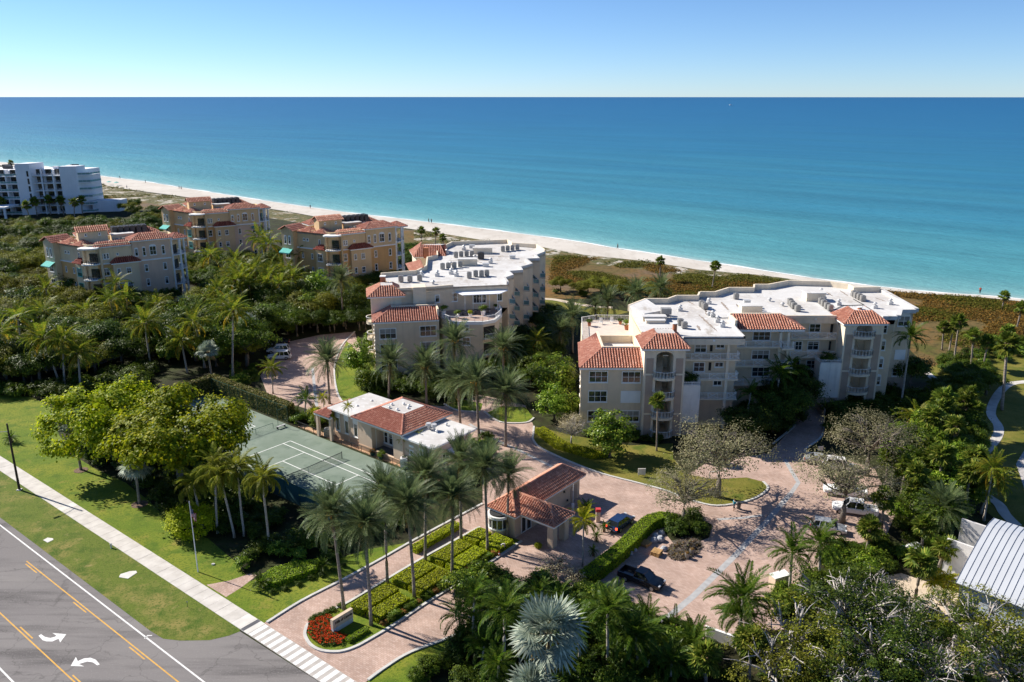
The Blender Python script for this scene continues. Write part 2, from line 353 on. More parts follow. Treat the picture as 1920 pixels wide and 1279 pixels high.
N = m_asph.node_tree.nodes; L = m_asph.node_tree.links    # cracks
vt = N.new('ShaderNodeTexVoronoi'); vt.feature = 'DISTANCE_TO_EDGE'; vt.inputs['Scale'].default_value = 0.14
pos = N.new('ShaderNodeNewGeometry').outputs['Position']; nn = N.new('ShaderNodeTexNoise'); nn.inputs['Scale'].default_value = 0.8; L.new(pos, nn.inputs['Vector'])
vm = N.new('ShaderNodeVectorMath'); vm.operation = 'MULTIPLY_ADD'; vm.inputs[1].default_value = (2.2, 2.2, 0); L.new(nn.outputs['Color'], vm.inputs[0]); L.new(pos, vm.inputs[2]); L.new(vm.outputs[0], vt.inputs['Vector'])
mr = N.new('ShaderNodeMapRange'); mr.inputs['From Min'].default_value = 0.0; mr.inputs['From Max'].default_value = 0.012; mr.inputs['To Min'].default_value = 0.72; L.new(vt.outputs['Distance'], mr.inputs['Value'])
pb = N['Principled BSDF']; old = pb.inputs['Base Color'].links[0].from_socket
mx = N.new('ShaderNodeMix'); mx.data_type = 'RGBA'; mx.blend_type = 'MULTIPLY'; mx.inputs[0].default_value = 1; L.new(old, mx.inputs[6]); L.new(mr.outputs[0], mx.inputs[7]); L.new(mx.outputs[2], pb.inputs['Base Color'])
rlen = (AP[0] - E0).dot(RD)
road_pts = [rp_(-250, 0), rp_(0, 0)] + AP + [sw(L_AP + 14, -0.02), sw(L_AP + 60, -0.02), rp_(120, 13.5), rp_(-250, 13.5)]
sheet('road', road_pts, 0.008, m_asph)
m_white = mat('road_white', (0.62, 0.61, 0.59), 0.8, 0.1, 3.0, c2=(0.78, 0.77, 0.75))
m_yellow = mat('road_yellow', (0.55, 0.30, 0.05), 0.8, 0.1, 2.5, c2=(0.68, 0.38, 0.07))
road = bpy.data.objects['road']
def stripe(name, pts, m, z=0.014):
    return sheet(name, pts, z, m, road)
def across_of(px, py): return (G(px, py).xy - E0).dot(RN)
def along_of(px, py): return (G(px, py).xy - E0).dot(RD)
def lane(name, px, py, wd, m, a0=-200, a1=110):
    c = across_of(px, py); stripe(name, [rp_(a0, c - wd / 2), rp_(a1, c - wd / 2), rp_(a1, c + wd / 2), rp_(a0, c + wd / 2)], m)
lane('edge_line', 140.3, 1092.7, 0.17, m_white)                       # white line near the verge
lane('edge_line', 11, 1265, 0.17, m_white)
c1 = across_of(170, 1148)                                            # solid yellow, broken yellow beside it
def seg(c, a0, a1, wd=0.13): stripe('centre_line', [rp_(a0, c - wd / 2), rp_(a1, c - wd / 2), rp_(a1, c + wd / 2), rp_(a0, c + wd / 2)], m_yellow)
seg(across_of(170, 1148), along_of(10, 1068), 110)
seg(across_of(60, 1205), -200, 110)
A_br = [along_of(32, 1085), along_of(124.6, 1166), along_of(233, 1260)]; pitch = (A_br[2] - A_br[0]) / 2
for k in range(-8, 6):
    s_ = along_of(10, 1073) + k * (along_of(98, 1147) - along_of(10, 1073))
    if s_ > along_of(8, 1070) - 1: seg(across_of(170, 1148) + 0.33, s_, s_ + 3.05)
    seg(across_of(60, 1205) - 0.33, along_of(29, 1180) + k * (along_of(125, 1272) - along_of(29, 1180)), along_of(29, 1180) + k * (along_of(125, 1272) - along_of(29, 1180)) + 3.05)
# turn arrows: shapes traced flat on the road
def zz(lst, ox, oy, s): return [G(ox + x / s, oy + y / s).xy for x, y in lst]
ar1 = [(257,970),(275,960),(300,978),(335,985),(365,978),(378,970),(350,952),(443,960),(402,1015),(392,990),(350,1008),(310,1008),(285,1000)]
ar2 = [(472,1172),(507,1112),(520,1140),(560,1122),(605,1117),(640,1130),(667,1162),(650,1168),(620,1148),(585,1143),(550,1152),(528,1160),(563,1175)]
stripe('turn_arrow', zz(ar1, 0, 920, 3.563), m_white); stripe('turn_arrow', zz(ar2, 0, 920, 3.563), m_white)
stripe('survey_mark', zz([(962,988),(985,966),(1016,966),(1016,971),(988,972),(970,990)], 0, 920, 3.563), m_white)

# ---- sidewalk: separate slabs with joints, crosswalk bars on the part that crosses the drive
m_conc = mat('concrete', (0.47, 0.44, 0.40), 0.9, 0.1, 0.7, 0.15, 25, coord='World', c2=(0.58, 0.55, 0.505))
m_conc2 = mat('concrete_light', (0.60, 0.575, 0.53), 0.9, 0.08, 0.9, 0.1, 25, coord='World')
m_joint = mat('joint', (0.30, 0.28, 0.25), 0.95, 0.1, 2)
S0, S1 = -60.0, L_AP + 40
b = MB(); b.prism([sw(S0, 0.02), sw(S1, 0.02), sw(S1, SW_W - 0.02), sw(S0, SW_W - 0.02)], 0.0, 0.035)
swk = struct('sidewalk', b, m_joint)
cw0, cw1 = L_AP + 1.0, L_AP + 15.8
a = S0; i = 0; rr = random.Random(5)
while a < cw0 - 0.3:
    ln = 1.52
    b = MB(); z1 = 0.055 + rr.uniform(-.006, .006); b.prism([sw(a + .015, 0), sw(a + ln - .015, 0), sw(a + ln - .015, SW_W), sw(a + .015, SW_W)], 0.0, z1)
    lite = (abs(a - (G(125, 945).xy - SWL0).dot(SD)) < 1.2) or a > cw0 - 3.4
    o = b.build('slab', m_conc2 if lite else m_conc, swk); a += ln
dg = (G(455, 1175).xy - SWL0).dot(SD)
b = MB(); b.prism([sw(cw0, 0), sw(S1, 0), sw(S1, SW_W), sw(cw0, SW_W)], 0.0, 0.05); b.build('slab', mat('conc_cross', (0.40, 0.37, 0.34), 0.9, 0.1, 0.8), swk)
sheet('ramp_mat', [sw(cw0 - 1.25, 0.02), sw(cw0 - 0.7, 0.02), sw(cw0 - 0.7, SW_W - .02), sw(cw0 - 1.25, SW_W - .02)], 0.068, mat('mat_dark', (0.10, 0.10, 0.11), 0.9), swk)
NB = 18; st = (cw1 - cw0 + 4) / NB
for k in range(NB): sheet('crosswalk_bar', [sw(cw0 + k * st + .15, 0.05), sw(cw0 + k * st + .15 + st * .55, 0.05), sw(cw0 + k * st + .15 + st * .55, SW_W - 0.05), sw(cw0 + k * st + .15, SW_W - .05)], 0.056, m_white, swk)

# ---- grass verge between road and sidewalk
vg = [rp_(-250, 0.0)] + [rp_(-30, 0), rp_(0, 0)] + AP + [sw(L_AP - .3, 0), sw(-60, 0), sw(-200, 0)]
sheet('grass_verge', vg, 0.016, m_verge)
# ---- lawns
lawn_A = [sw(-60, SW_W)] + [sw((G(499, 1166).xy - SWL0).dot(SD), SW_W)] + P2([(566,1127),(646,1086),(714,1049),(770,1017),(690,1030),(620,1052),(560,1062),(520,1070),(470,1090),(440,1052),(390,1010),(330,990),(280,940),(235,905),(180,880),(140,855),(110,815),(105,770),(60,745),(0,740),(-120,735)])
sheet('lawn', lawn_A, 0.012, m_lawn)
# ---- brick pavers: drive, plaza and parking
m_brick, nt, bs = _nt('brick_pavers'); N = nt.nodes; L = nt.links
pos = N.new('ShaderNodeNewGeometry').outputs['Position']
mp = N.new('ShaderNodeMapping'); mp.inputs['Rotation'].default_value = (0, 0, 0.62); L.new(pos, mp.inputs['Vector'])
bt = N.new('ShaderNodeTexBrick'); bt.inputs['Scale'].default_value = 1.0; bt.inputs['Brick Width'].default_value = 0.42; bt.inputs['Row Height'].default_value = 0.21; bt.inputs['Mortar Size'].default_value = 0.018
bt.inputs['Color1'].default_value = (0.50, 0.365, 0.305, 1); bt.inputs['Color2'].default_value = (0.40, 0.275, 0.22, 1); bt.inputs['Mortar'].default_value = (0.32, 0.235, 0.19, 1); L.new(mp.outputs[0], bt.inputs['Vector'])
n1 = N.new('ShaderNodeTexNoise'); n1.inputs['Scale'].default_value = 0.35; n1.inputs['Detail'].default_value = 6; L.new(pos, n1.inputs['Vector'])
mr = N.new('ShaderNodeMapRange'); mr.inputs['From Min'].default_value = .3; mr.inputs['From Max'].default_value = .7; mr.inputs['To Min'].default_value = 0.80; mr.inputs['To Max'].default_value = 1.16; L.new(n1.outputs['Fac'], mr.inputs['Value'])
mx = N.new('ShaderNodeMix'); mx.data_type = 'RGBA'; mx.blend_type = 'MULTIPLY'; mx.inputs[0].default_value = 1; L.new(bt.outputs['Color'], mx.inputs[6]); L.new(mr.outputs[0], mx.inputs[7]); L.new(mx.outputs[2], bs.inputs['Base Color'])
bs.inputs['Roughness'].default_value = 0.9; bs.inputs['Specular IOR Level'].default_value = 0.2
bp = N.new('ShaderNodeBump'); bp.inputs['Strength'].default_value = 0.4; bp.inputs['Distance'].default_value = 0.02; L.new(bt.outputs['Fac'], bp.inputs['Height']); bp.invert = True; L.new(bp.outputs[0], bs.inputs['Normal'])
swend = (G(670, 1277).xy - SWL0).dot(SD)
drive = [sw((G(499, 1166).xy - SWL0).dot(SD), SW_W), *P2([(566,1127),(646,1086),(714,1049),(770,1017),(844,977),(905,945),(905,880),(890,850),(850,842),(700,805),(620,780),(560,762),(505,748),(488,705),(520,655),(545,640),(600,628),(665,622),(690,700),(720,752),(830,762),(900,740),(985,760),(1001,800),(999,816),(1000,826),(1014,841),(1068,866),(1127,888),(1202,908),(1290,890),(1325,868),(1440,850),(1489,800),(1482,772),(1482,760),(1525,760),(1546,772),(1547,798),(1538,822),(1508,846),(1560,852),(1640,880),(1680,960),(1660,1010),(1540,1030),(1535,1080),(1445,1110),(1470,1180),(1300,1200),(1210,1150),(1107,1100),(1060,1110),(1000,1130),(904,1170),(844,1196),(770,1224),(726,1250),(690,1276),(660,1300)]), sw(swend + 3, SW_W)]
sheet('brick_drive', drive, 0.006, m_brick)
# brick foot path from the sidewalk to the planting
sheet('brick_path', [*P2([(387.3,1096.8),(430,1089),(468,1076),(482,1079),(455,1100),(424,1119.8)])], 0.02, m_brick)
# grey stone bands in the plaza
m_band = mat('grey_band', (0.36, 0.36, 0.36), 0.9, 0.12, 1.5, coord='World')
def band(pts, wd):
    b = MB(); ribbon(b, [p for p in P2(pts)], wd / 2, wd / 2, 0.004, 0.013); struct('paver_band', b, m_band)
band([(1235,1172),(1300,1118),(1380,1040),(1440,975),(1483,925)], 0.75)
band([(1483,925),(1497,905),(1485,885),(1472,862)], 0.6)
band([(1345,974),(1395,971),(1430,966)], 0.5)
band([(586,690),(590,730),(594,762)], 0.55)
band([(880,795),(930,825),(985,850),(1045,880)], 0.6)
# ---- kerbs
m_kerb = mat('kerb', (0.50, 0.49, 0.46), 0.9, 0.1, 1.2, coord='World')
def kerb(pts, wd=0.32, h=0.15, sm=True):
    p = P2(pts)
    if sm: p = [q.xy for q in smoothline([(*q, 0) for q in p], 4)]
    b = MB(); ribbon(b, p, wd / 2, wd / 2, 0.0, h); struct('kerb', b, m_kerb)
kerb([(500.7,1168),(566,1127),(646,1086),(714,1049),(770,1017),(844,977),(905,945)])
ISL = [(900,989),(844.4,1018.5),(770.4,1060),(696.3,1104.4),(646,1134),(595.6,1154.8),(580.7,1166.7),(573,1181),(572.5,1194),(583.7,1211),(604.4,1221),(637,1222.5),(666.7,1213.5),(696.3,1197.5),(740.7,1171),(800,1131),(871,1087),(934,1045),(978,1015)]
kerb(ISL)
sheet('island_lawn', P2(ISL), 0.06, m_lawn)
kerb([(690,1276),(726,1250),(770,1224),(844,1196),(904,1170)])
kerb([(1030,1135),(1107,1096),(1166,1050),(1195,1020)])
RLAWN = [(1001,800),(999.6,816),(1000,826),(1014.5,841),(1068,866),(1127.4,888.4),(1201.7,907.8),(1249,921),(1300,940),(1345,949),(1398,941),(1428,928),(1440,915),(1431,904),(1400,896),(1335,899),(1290,890),(1262,860),(1262,832),(1180,836),(1090,820)]
kerb(RLAWN[:14]); sheet('lawn_right', P2(RLAWN), 0.06, m_drylawn)
lp = [(1449,832.6),(1487.7,801),(1489,794)]; kerb(lp)
kerb([(1547,798),(1538,822),(1508.5,846),(1540,852)])
kerb([(665,622),(640,650),(627,690),(632,735),(645,758)]); sheet('lawn_plaza', P2([(650,640),(627,690),(632,735),(645,758),(700,752),(735,745),(700,690)]), 0.05, m_lawn)
sheet('lawn_clubhouse', P2([(836,760),(860,769),(900,772),(905,757),(870,750)]), 0.05, m_lawn); kerb([(833,758),(858,770),(900,773)])
sheet('lawn_front', P2([(912,775),(940,791),(985,792),(1000,783),(985,764),(940,762)]), 0.05, m_lawn); kerb([(908,772),(938,792),(986,793),(1001,784)])
sheet('lawn_court', P2([(430,695),(490,692),(486,715),(430,720)]), 0.02, m_lawn)
sheet('lawn_left_far', P2([(40,413),(95,412),(95,420),(40,421)]), 0.02, m_lawn)
sheet('lawn_seaside', P2([(1030,558),(1100,570),(1180,585),(1120,600),(1040,590),(1010,570)]), 0.02, m_drylawn)
sheet('lawn_bottom', P2([(690,1277),(726,1251),(770,1225),(844,1197),(850,1220),(800,1279),(760,1300),(680,1300)]), 0.012, m_lawn)
# right-hand lawn, winding path and sand
sheet('lawn_right_edge', P2([(1740,690),(1800,670),(1880,640),(2000,620),(2100,760),(2050,1000),(1900,1000),(1850,960),(1825,880),(1850,800),(1770,740)]), 0.012, m_drylawn)
b = MB(); pth = [q.xy for q in smoothline([(*G(*p).xy, 0) for p in [(1905,985),(1885,965),(1872,945),(1845,925),(1832,895),(1840,858),(1868,822),(1872,800),(1858,775),(1868,745),(1890,722),(1925,716),(1990,712)]], 5)]
ribbon(b, pth, 0.75, 0.75, 0.0, 0.05); struct('garden_path', b, m_conc)
b = MB(); pth = [q.xy for q in smoothline([(*G(*p).xy, 0) for p in [(1712,676),(1745,705),(1775,735),(1790,760)]], 5)]
ribbon(b, pth, 0.7, 0.7, 0.0, 0.05); struct('garden_path', b, m_conc)
b = MB(); pth = [q.xy for q in smoothline([(*G(*p).xy, 0) for p in [(1000,560),(1040,562),(1090,572),(1150,577)]], 5)]
ribbon(b, pth, 1.0, 1.0, 0.0, 0.05); struct('beach_path', b, mat('shell_path', (0.50, 0.42, 0.33), 0.95, 0.1, 1))
sheet('sand_yard', P2([(1655,1080),(1690,1075),(1780,1105),(1860,1140),(1790,1160),(1690,1125),(1640,1105)]), 0.012, mat('yard_sand', (0.52, 0.42, 0.31), 0.95, 0.12, 0.8, coord='World'))
sheet('sand_yard', P2([(1700,1215),(1800,1180),(2000,1200),(2000,1300),(1700,1300)]), 0.012, MATS['yard_sand'])
sheet('gravel_yard', P2([(1905,870),(1935,820),(2010,800),(2010,900),(1925,930)]), 0.02, mat('gravel', (0.42, 0.40, 0.38), 0.95, 0.35, 6, 0.8, 12, coord='World'))
# dune field between the buildings and the beach
sheet('dune_field', [*P2([(560,415),(640,418),(776,432),(842,442),(916,454),(1020,466),(1096,480),(1225,493),(1290,506),(1431,518),(1503,528),(1599,540),(1719,551),(1920,566),(2150,590),(2150,650),(1900,650),(1740,690),(1690,640),(1150,560),(1020,560),(900,520),(780,470),(560,440)])], 0.008, m_dune)
sheet('dune_field', [*P2([(-60,318),(60,326),(180,345),(252,360),(342,371),(445,386),(535,398),(500,410),(300,400),(200,380),(60,345),(-60,338)])], 0.008, m_dune)
m_dsand = layered('dune_sand', (0.46, 0.42, 0.36), [((0.10, 0.095, 0.035), 0.10, 0.44, 0.50), ((0.16, 0.12, 0.05), 0.22, 0.50, 0.58), ((0.05, 0.06, 0.018), 0.45, 0.52, 0.60), ((0.42, 0.38, 0.32), 0.9, 0.60, 0.70)], bump=.8, bscale=1.5)
sheet('dune_front', P2([(776,430),(842,440),(916,452),(1020,464),(1096,478),(1225,491),(1290,504),(1431,516),(1503,526),(1599,538),(1599,541),(1503,532),(1400,526),(1290,517),(1180,503),(1060,488),(980,478),(880,468),(776,450)]), 0.014, m_dsand)
sheet('dune_front', P2([(60,324),(180,344),(252,358),(342,370),(445,385),(535,397),(640,416),(600,424),(500,408),(400,398),(300,385),(200,366),(60,335)]), 0.014, m_dsand)
sheet('parking_lot', P2([(60,650),(230,640),(330,600),(370,560),(350,590),(300,640),(170,690),(20,700)]), 0.01, mat('lot', (0.30, 0.28, 0.30), 0.9, 0.1, 0.5, coord='World'))
for pts, lb in (([(288,332),(318,316),(355,321),(357,330),(318,349)], None), ([(795,580),(805,560),(870,540),(910,538),(916,550),(855,590)], None)):
    b = MB(); b.prism([G(x / 3.563, 920 + y / 3.563).xy for x, y in pts], 0.0, 0.05)
    o = b.build('utility_cover', m_conc2); tag(o, 'flat pale concrete utility cover in the verge, ' + ('the one nearer the left edge' if pts[0][0] == 288 else 'the chipped one nearer the drive'), 'utility cover')
# ================================================================== BUILDING PARTS
m_stucco = mat('stucco', (0.70, 0.565, 0.40), 0.9, 0.06, 0.5, 0.25, 12, coord='World', streak=0.12)
m_stucco_pale = mat('stucco_pale', (0.76, 0.65, 0.49), 0.9, 0.05, 0.5, 0.25, 12, coord='World', streak=0.12)
m_taupe = mat('taupe_panel', (0.42, 0.32, 0.245), 0.9, 0.06, 0.8, 0.2, 12, coord='World')
m_trim = mat('white_trim', (0.80, 0.79, 0.76), 0.6, 0.04, 1.0)
m_shaftw = mat('white_stucco', (0.76, 0.72, 0.65), 0.9, 0.06, 0.7, 0.2, 12, coord='World', streak=0.15)
m_roofw = layered('white_roof', (0.60, 0.59, 0.57), [((0.49, 0.465, 0.435), 0.10, .46, .62), ((0.36, 0.32, 0.27), 0.45, .58, .74, (1, .35, 1, .2)), ((0.66, 0.655, 0.64), 1.2, .52, .7), ((0.40, 0.35, 0.30), 1.1, .68, .80)], rough=.7, bump=.05)
_N = m_roofw.node_tree.nodes; _L = m_roofw.node_tree.links; _bt = _N.new('ShaderNodeTexBrick'); _bt.inputs['Scale'].default_value = 1; _bt.inputs['Brick Width'].default_value = 9.0; _bt.inputs['Row Height'].default_value = 1.9; _bt.inputs['Mortar Size'].default_value = .025; _bt.inputs['Color1'].default_value = (1, 1, 1, 1); _bt.inputs['Color2'].default_value = (.94, .94, .94, 1); _bt.inputs['Mortar'].default_value = (.80, .78, .76, 1)
_L.new(_N.new('ShaderNodeNewGeometry').outputs['Position'], _bt.inputs['Vector']); _p = _N['Principled BSDF']; _o = _p.inputs['Base Color'].links[0].from_socket; _mx = _N.new('ShaderNodeMix'); _mx.data_type = 'RGBA'; _mx.blend_type = 'MULTIPLY'; _mx.inputs[0].default_value = 1; _L.new(_o, _mx.inputs[6]); _L.new(_bt.outputs['Color'], _mx.inputs[7]); _L.new(_mx.outputs[2], _p.inputs['Base Color'])
m_stain = mat('roof_stain', (0.30, 0.25, 0.21), 0.9, 0.3, 1.5, coord='World')
m_tile = leafmat('clay_tile', (0.42, 0.18, 0.125), (0.50, 0.235, 0.165), (0.56, 0.30, 0.22), trans=0.0, rough=0.75, spec=0.2)
m_tiled = leafmat('clay_tile_dark', (0.27, 0.065, 0.045), (0.36, 0.105, 0.07), trans=0.0, rough=0.75, spec=0.2)
m_deck = mat('tile_bed_shade', (0.13, 0.04, 0.028), 0.9, 0.1, 3)  # bed darkened to paint shade into the valleys between tiles
m_glass = mat('window_glass', (0.012, 0.016, 0.019), 0.08, 0.5, 0.6, spec=0.9, coord='World', c2=(0.035, 0.045, 0.05))
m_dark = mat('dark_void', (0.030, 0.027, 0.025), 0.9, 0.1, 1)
m_metal = mat('grey_metal', (0.30, 0.29, 0.27), 0.5, 0.15, 2, metal=0.4)
m_metald = mat('dark_metal', (0.06, 0.06, 0.06), 0.5, 0.15, 2, metal=0.3)
m_galv = mat('galvanised', (0.55, 0.55, 0.54), 0.45, 0.1, 2, metal=0.3)
m_teal = mat('teal_awning', (0.10, 0.42, 0.37), 0.85, 0.1, 2)
m_terra = mat('terracotta', (0.42, 0.16, 0.08), 0.85, 0.1, 2)
m_glassrail = mat('glass_rail', (0.16, 0.30, 0.30), 0.12, 0.1, 2, spec=0.8)

def convex_span(poly, a):
    lo, hi = 1e9, -1e9; n = len(poly)
    for i in range(n):
        (x0, y0), (x1, y1) = poly[i], poly[(i + 1) % n]
        if (x0 - a) * (x1 - a) <= 0 and abs(x1 - x0) > 1e-9:
            y = y0 + (y1 - y0) * (a - x0) / (x1 - x0); lo = min(lo, y); hi = max(hi, y)
    return lo, hi
def tile_slope(mbt, mbd, pts, sp=0.30, course=0.42, prof=4, jit=None):
    """pan-and-barrel tiles on a planar roof face; pts[0]-pts[1] is the eave"""
    P = [Vector(p) for p in pts]; e = (P[1] - P[0]).normalized()
    nrm = (P[1] - P[0]).cross(P[2] - P[0]).normalized()
    if nrm.z < 0: nrm = -nrm
    s = nrm.cross(e).normalized()
    if s.z < 0: s = -s
    o = P[0]; q = [((p - o).dot(e), (p - o).dot(s)) for p in P]
    mbd.poly(P if (P[1] - P[0]).cross(P[2] - P[0]).z > 0 else P[::-1])
    a0 = min(x for x, _ in q); a1 = max(x for x, _ in q); nc = max(1, int((a1 - a0) / sp)); w = (a1 - a0) / nc; r = w * 0.36
    for i in range(nc):
        a = a0 + (i + .5) * w; lo, hi = convex_span(q, a)
        if hi - lo < 0.12: continue
        nt = max(1, int(round((hi - lo) / course))); L_ = (hi - lo) / nt
        for k in range(nt):
            b0 = lo + k * L_ - (0.05 if k == 0 else 0.0); b1 = lo + (k + 1) * L_ + 0.03
            vs = []
            for bb, lift, rr in ((b0, 0.035, r * 1.12), (b1, 0.005, r * 0.9)):
                for j in range(prof + 1):
                    th = math.pi * j / prof
                    vs.append(o + e * (a - rr * math.cos(th)) + s * bb + nrm * (lift + rr * 1.15 * math.sin(th)))
            n = prof + 1
            fs = [(j, j + 1, n + j + 1, n + j) for j in range(prof)]; fs.append(tuple(range(n - 1, -1, -1)))
            mbt.add(vs, fs)
def ridge(mbt, a, b, r=0.16, sp=0.45):
    a, b = Vector(a), Vector(b); n = max(1, int((b - a).length / sp)); d = (b - a) / n
    for i in range(n): mbt.tube([a + d * i, a + d * (i + 1.06)], [r * 1.1, r * .9], 6)
class Hip:
    """collects hip roof faces into two parts: roof (bed) and roof_tiles"""
    def __init__(s, sp=0.45, course=0.42, prof=4): s.t = MB(); s.d = MB(); s.tr = MB(); s.w = MB(); s.k = (sp, course, prof)
    def face(s, *pts): tile_slope(s.t, s.d, pts, *s.k); return s
    def rid(s, a, b): ridge(s.t, a, b); return s
    def hip(s, c, flat=None, z0=0, z1=1, fascia=0.28, sides=(0, 1, 2, 3)):
        """c: four eave corners (2D) in order; flat: four corners of the upper edge (2D)"""
        lo = [(*p, z0) for p in c]; up = [(*p, z1) for p in flat]
        for i in sides:
            j = (i + 1) % 4; pts = [lo[i], lo[j], up[j], up[i]]
            if (Vector(up[j]) - Vector(up[i])).length < 0.05: pts = pts[:3]
            s.face(*pts)
        for i in range(4):
            if i in sides and (i - 1) % 4 in sides: s.rid((Vector(lo[i]) + Vector((0, 0, .05))), Vector(up[i]) + Vector((0, 0, .05)))
        s.tr.prism([Vector(p) for p in c], z0 - fascia, z0 - 0.01)
        if (Vector(up[0]) - Vector(up[2])).length > 1.0 and (Vector(up[0]) - Vector(up[1])).length > .3 and (Vector(up[1]) - Vector(up[2])).length > .3:
            s.w.prism([Vector(p) for p in flat], z1 - .1, z1 + .08)
        return s
    def done(s, parent, mt=None, trim=None):
        r = s.d.build('roof', m_deck, parent)
        o = s.t.build('roof_tiles', mt or m_tile, r, kind='stuff')
        if s.tr.f: s.tr.build('eave_fascia', trim or m_trim, r)
        if s.w.f: s.w.build('roof_flat', m_roofw, r)
        return r
_wr = random.Random(17); m_blind = mat('blind', (0.30, 0.285, 0.25), .8, .15, .7, coord='World')
def perp(t): return Vector((t.y, -t.x))       # outward normal of a wall running along t (camera side when t points right)
def window(parent, C, t, w, h, nx=2, ny=2, trim=0.14, arch=False, frame=None, glass=None, depth=0.09, sill=True):
    """window frame part with its pane as sub-part; C centre on the wall face, t unit direction along the wall (2D)"""
    t3 = Vector((t[0], t[1], 0)); n3 = Vector((t3.y, -t3.x, 0)); up = Vector((0, 0, 1)); C = Vector(C); b = MB()
    def bx(x0, x1, z0, z1, d0, d1): b.obox(C + t3 * (x0 + x1) / 2 + up * (z0 + z1) / 2 + n3 * (d0 + d1) / 2, t3, n3, up, (x1 - x0) / 2, (d1 - d0) / 2, (z1 - z0) / 2)
    W, H_ = w / 2, h / 2
    bx(-W, -W + trim, -H_, H_, 0, depth); bx(W - trim, W, -H_, H_, 0, depth)
    bx(-W + trim, W - trim, H_ - trim, H_, 0, depth); bx(-W + trim, W - trim, -H_, -H_ + trim, 0, depth)
    if sill: bx(-W - .06, W + .06, -H_ - .1, -H_, 0, depth + .08)
    iw, ih = w - 2 * trim, h - 2 * trim
    for i in range(1, nx): x = -iw / 2 + iw * i / nx; bx(x - .035, x + .035, -ih / 2, ih / 2, 0.012, depth - .02)
    for i in range(1, ny): z = -ih / 2 + ih * i / ny; bx(-iw / 2, iw / 2, z - .03, z + .03, 0.012, depth - .025)
    if arch:
        r = W; pts = [(r * math.cos(math.pi * k / 8), r * .55 * math.sin(math.pi * k / 8)) for k in range(9)]
        f = [C + t3 * x + up * (H_ + y) + n3 * depth for x, y in pts]; k = [p - n3 * depth for p in f]
        b.poly(f)
        for i in range(8): b.quad(k[i], f[i], f[i + 1], k[i + 1])
    o = b.build('window', frame or m_trim, parent)
    g = MB(); g.obox(C + n3 * .012, t3, n3, up, iw / 2, .01, ih / 2); g.build('pane', glass or m_glass, o)
    if _wr.random() < .38 and h > 1.2:
        f = _wr.uniform(.25, .7); g = MB(); g.obox(C + n3 * .026 + up * (ih / 2 - ih * f / 2), t3, n3, up, iw / 2 - .02, .003, ih * f / 2); g.build('blind', m_blind, o)
    return o
def panel(parent, name, C, t, w, h, m, d=0.05):
    t3 = Vector((t[0], t[1], 0)); n3 = Vector((t3.y, -t3.x, 0)); b = MB(); b.obox(Vector(C) + n3 * d / 2, t3, n3, Vector((0, 0, 1)), w / 2, d / 2, h / 2)
    return b.build(name, m, parent)
def winpx(parent, px, py, wpx, hpx, A, B, nx=2, ny=2, **k):
    C = onwall(px, py, A, B); s = pxm(C); t = (Vector(B) - Vector(A)).normalized()
    return window(parent, C, t, wpx / s / max(.35, abs(t.x)), hpx / s / 0.93, nx, ny, **k)
def panpx(parent, name, px, py, wpx, hpx, A, B, m, d=0.05):
    C = onwall(px, py, A, B); s = pxm(C); t = (Vector(B) - Vector(A)).normalized()
    return panel(parent, name, C, t, wpx / s / max(.35, abs(t.x)), hpx / s / 0.93, m, d)
def railing(parent, line, z, h=1.05, sp=0.24, m=None, xs=False, glass=None, name='railing', bw=0.035):
    """line of 2D points; rails, posts and balusters"""
    b = MB(); P = [Vector((p[0], p[1], z)) for p in line]
    for a, c in zip(P, P[1:]):
        d = c - a; L_ = d.length
        if L_ < .05: continue
        u = d.normalized()
        b.bar(a + Vector((0, 0, h)), c + Vector((0, 0, h)), .09, .06); b.bar(a + Vector((0, 0, .1)), c + Vector((0, 0, .1)), .05, .05)
        npst = max(1, int(round(L_ / 1.6)))
        for i in range(npst + 1): q = a + u * (L_ * i / npst); b.bar(q, q + Vector((0, 0, h)), .07)
        if glass is None:
            nb = int(L_ / sp)
            for i in range(1, nb): q = a + u * (L_ * i / nb); b.bar(q + Vector((0, 0, .1)), q + Vector((0, 0, h)), bw)
            if xs:
                for i in range(npst):
                    if i % 2 == 0: continue
                    q0 = a + u * (L_ * i / npst); q1 = a + u * (L_ * (i + 1) / npst)
                    b.bar(q0 + Vector((0, 0, .12)), q1 + Vector((0, 0, h)), .06); b.bar(q1 + Vector((0, 0, .12)), q0 + Vector((0, 0, h)), .06)
    o = b.build(name, m or m_trim, parent)
    if glass is not None:
        g = MB()
        for a, c in zip(P, P[1:]): g.bar(a + Vector((0, 0, h * .55)), c + Vector((0, 0, h * .55)), .02, h * .8)
        g.build('glass_panel', glass, o)
    return o
def arc2(cx, cy, r, a0, a1, n=8, ry=None):
    return [Vector((cx + r * math.cos(R(a0 + (a1 - a0) * i / n)), cy + (ry or r) * math.sin(R(a0 + (a1 - a0) * i / n)))) for i in range(n + 1)]
def parapet(parent, pts, z0, z1, th=0.3, m=None, closed=False, name='parapet', cap=True):
    P = [Vector(p) for p in pts]; b = MB(); n = len(P); k = n if closed else n - 1
    for i in range(k):
        a, c = P[i], P[(i + 1) % n]; d = (c - a).normalized(); nn = Vector((-d.y, d.x)) * th
        b.prism([a, c, c + nn, a + nn], z0, z1 + (i % 2) * .004)
    return b.build(name, m or m_stucco_pale, parent)
ROOFKIT = {}
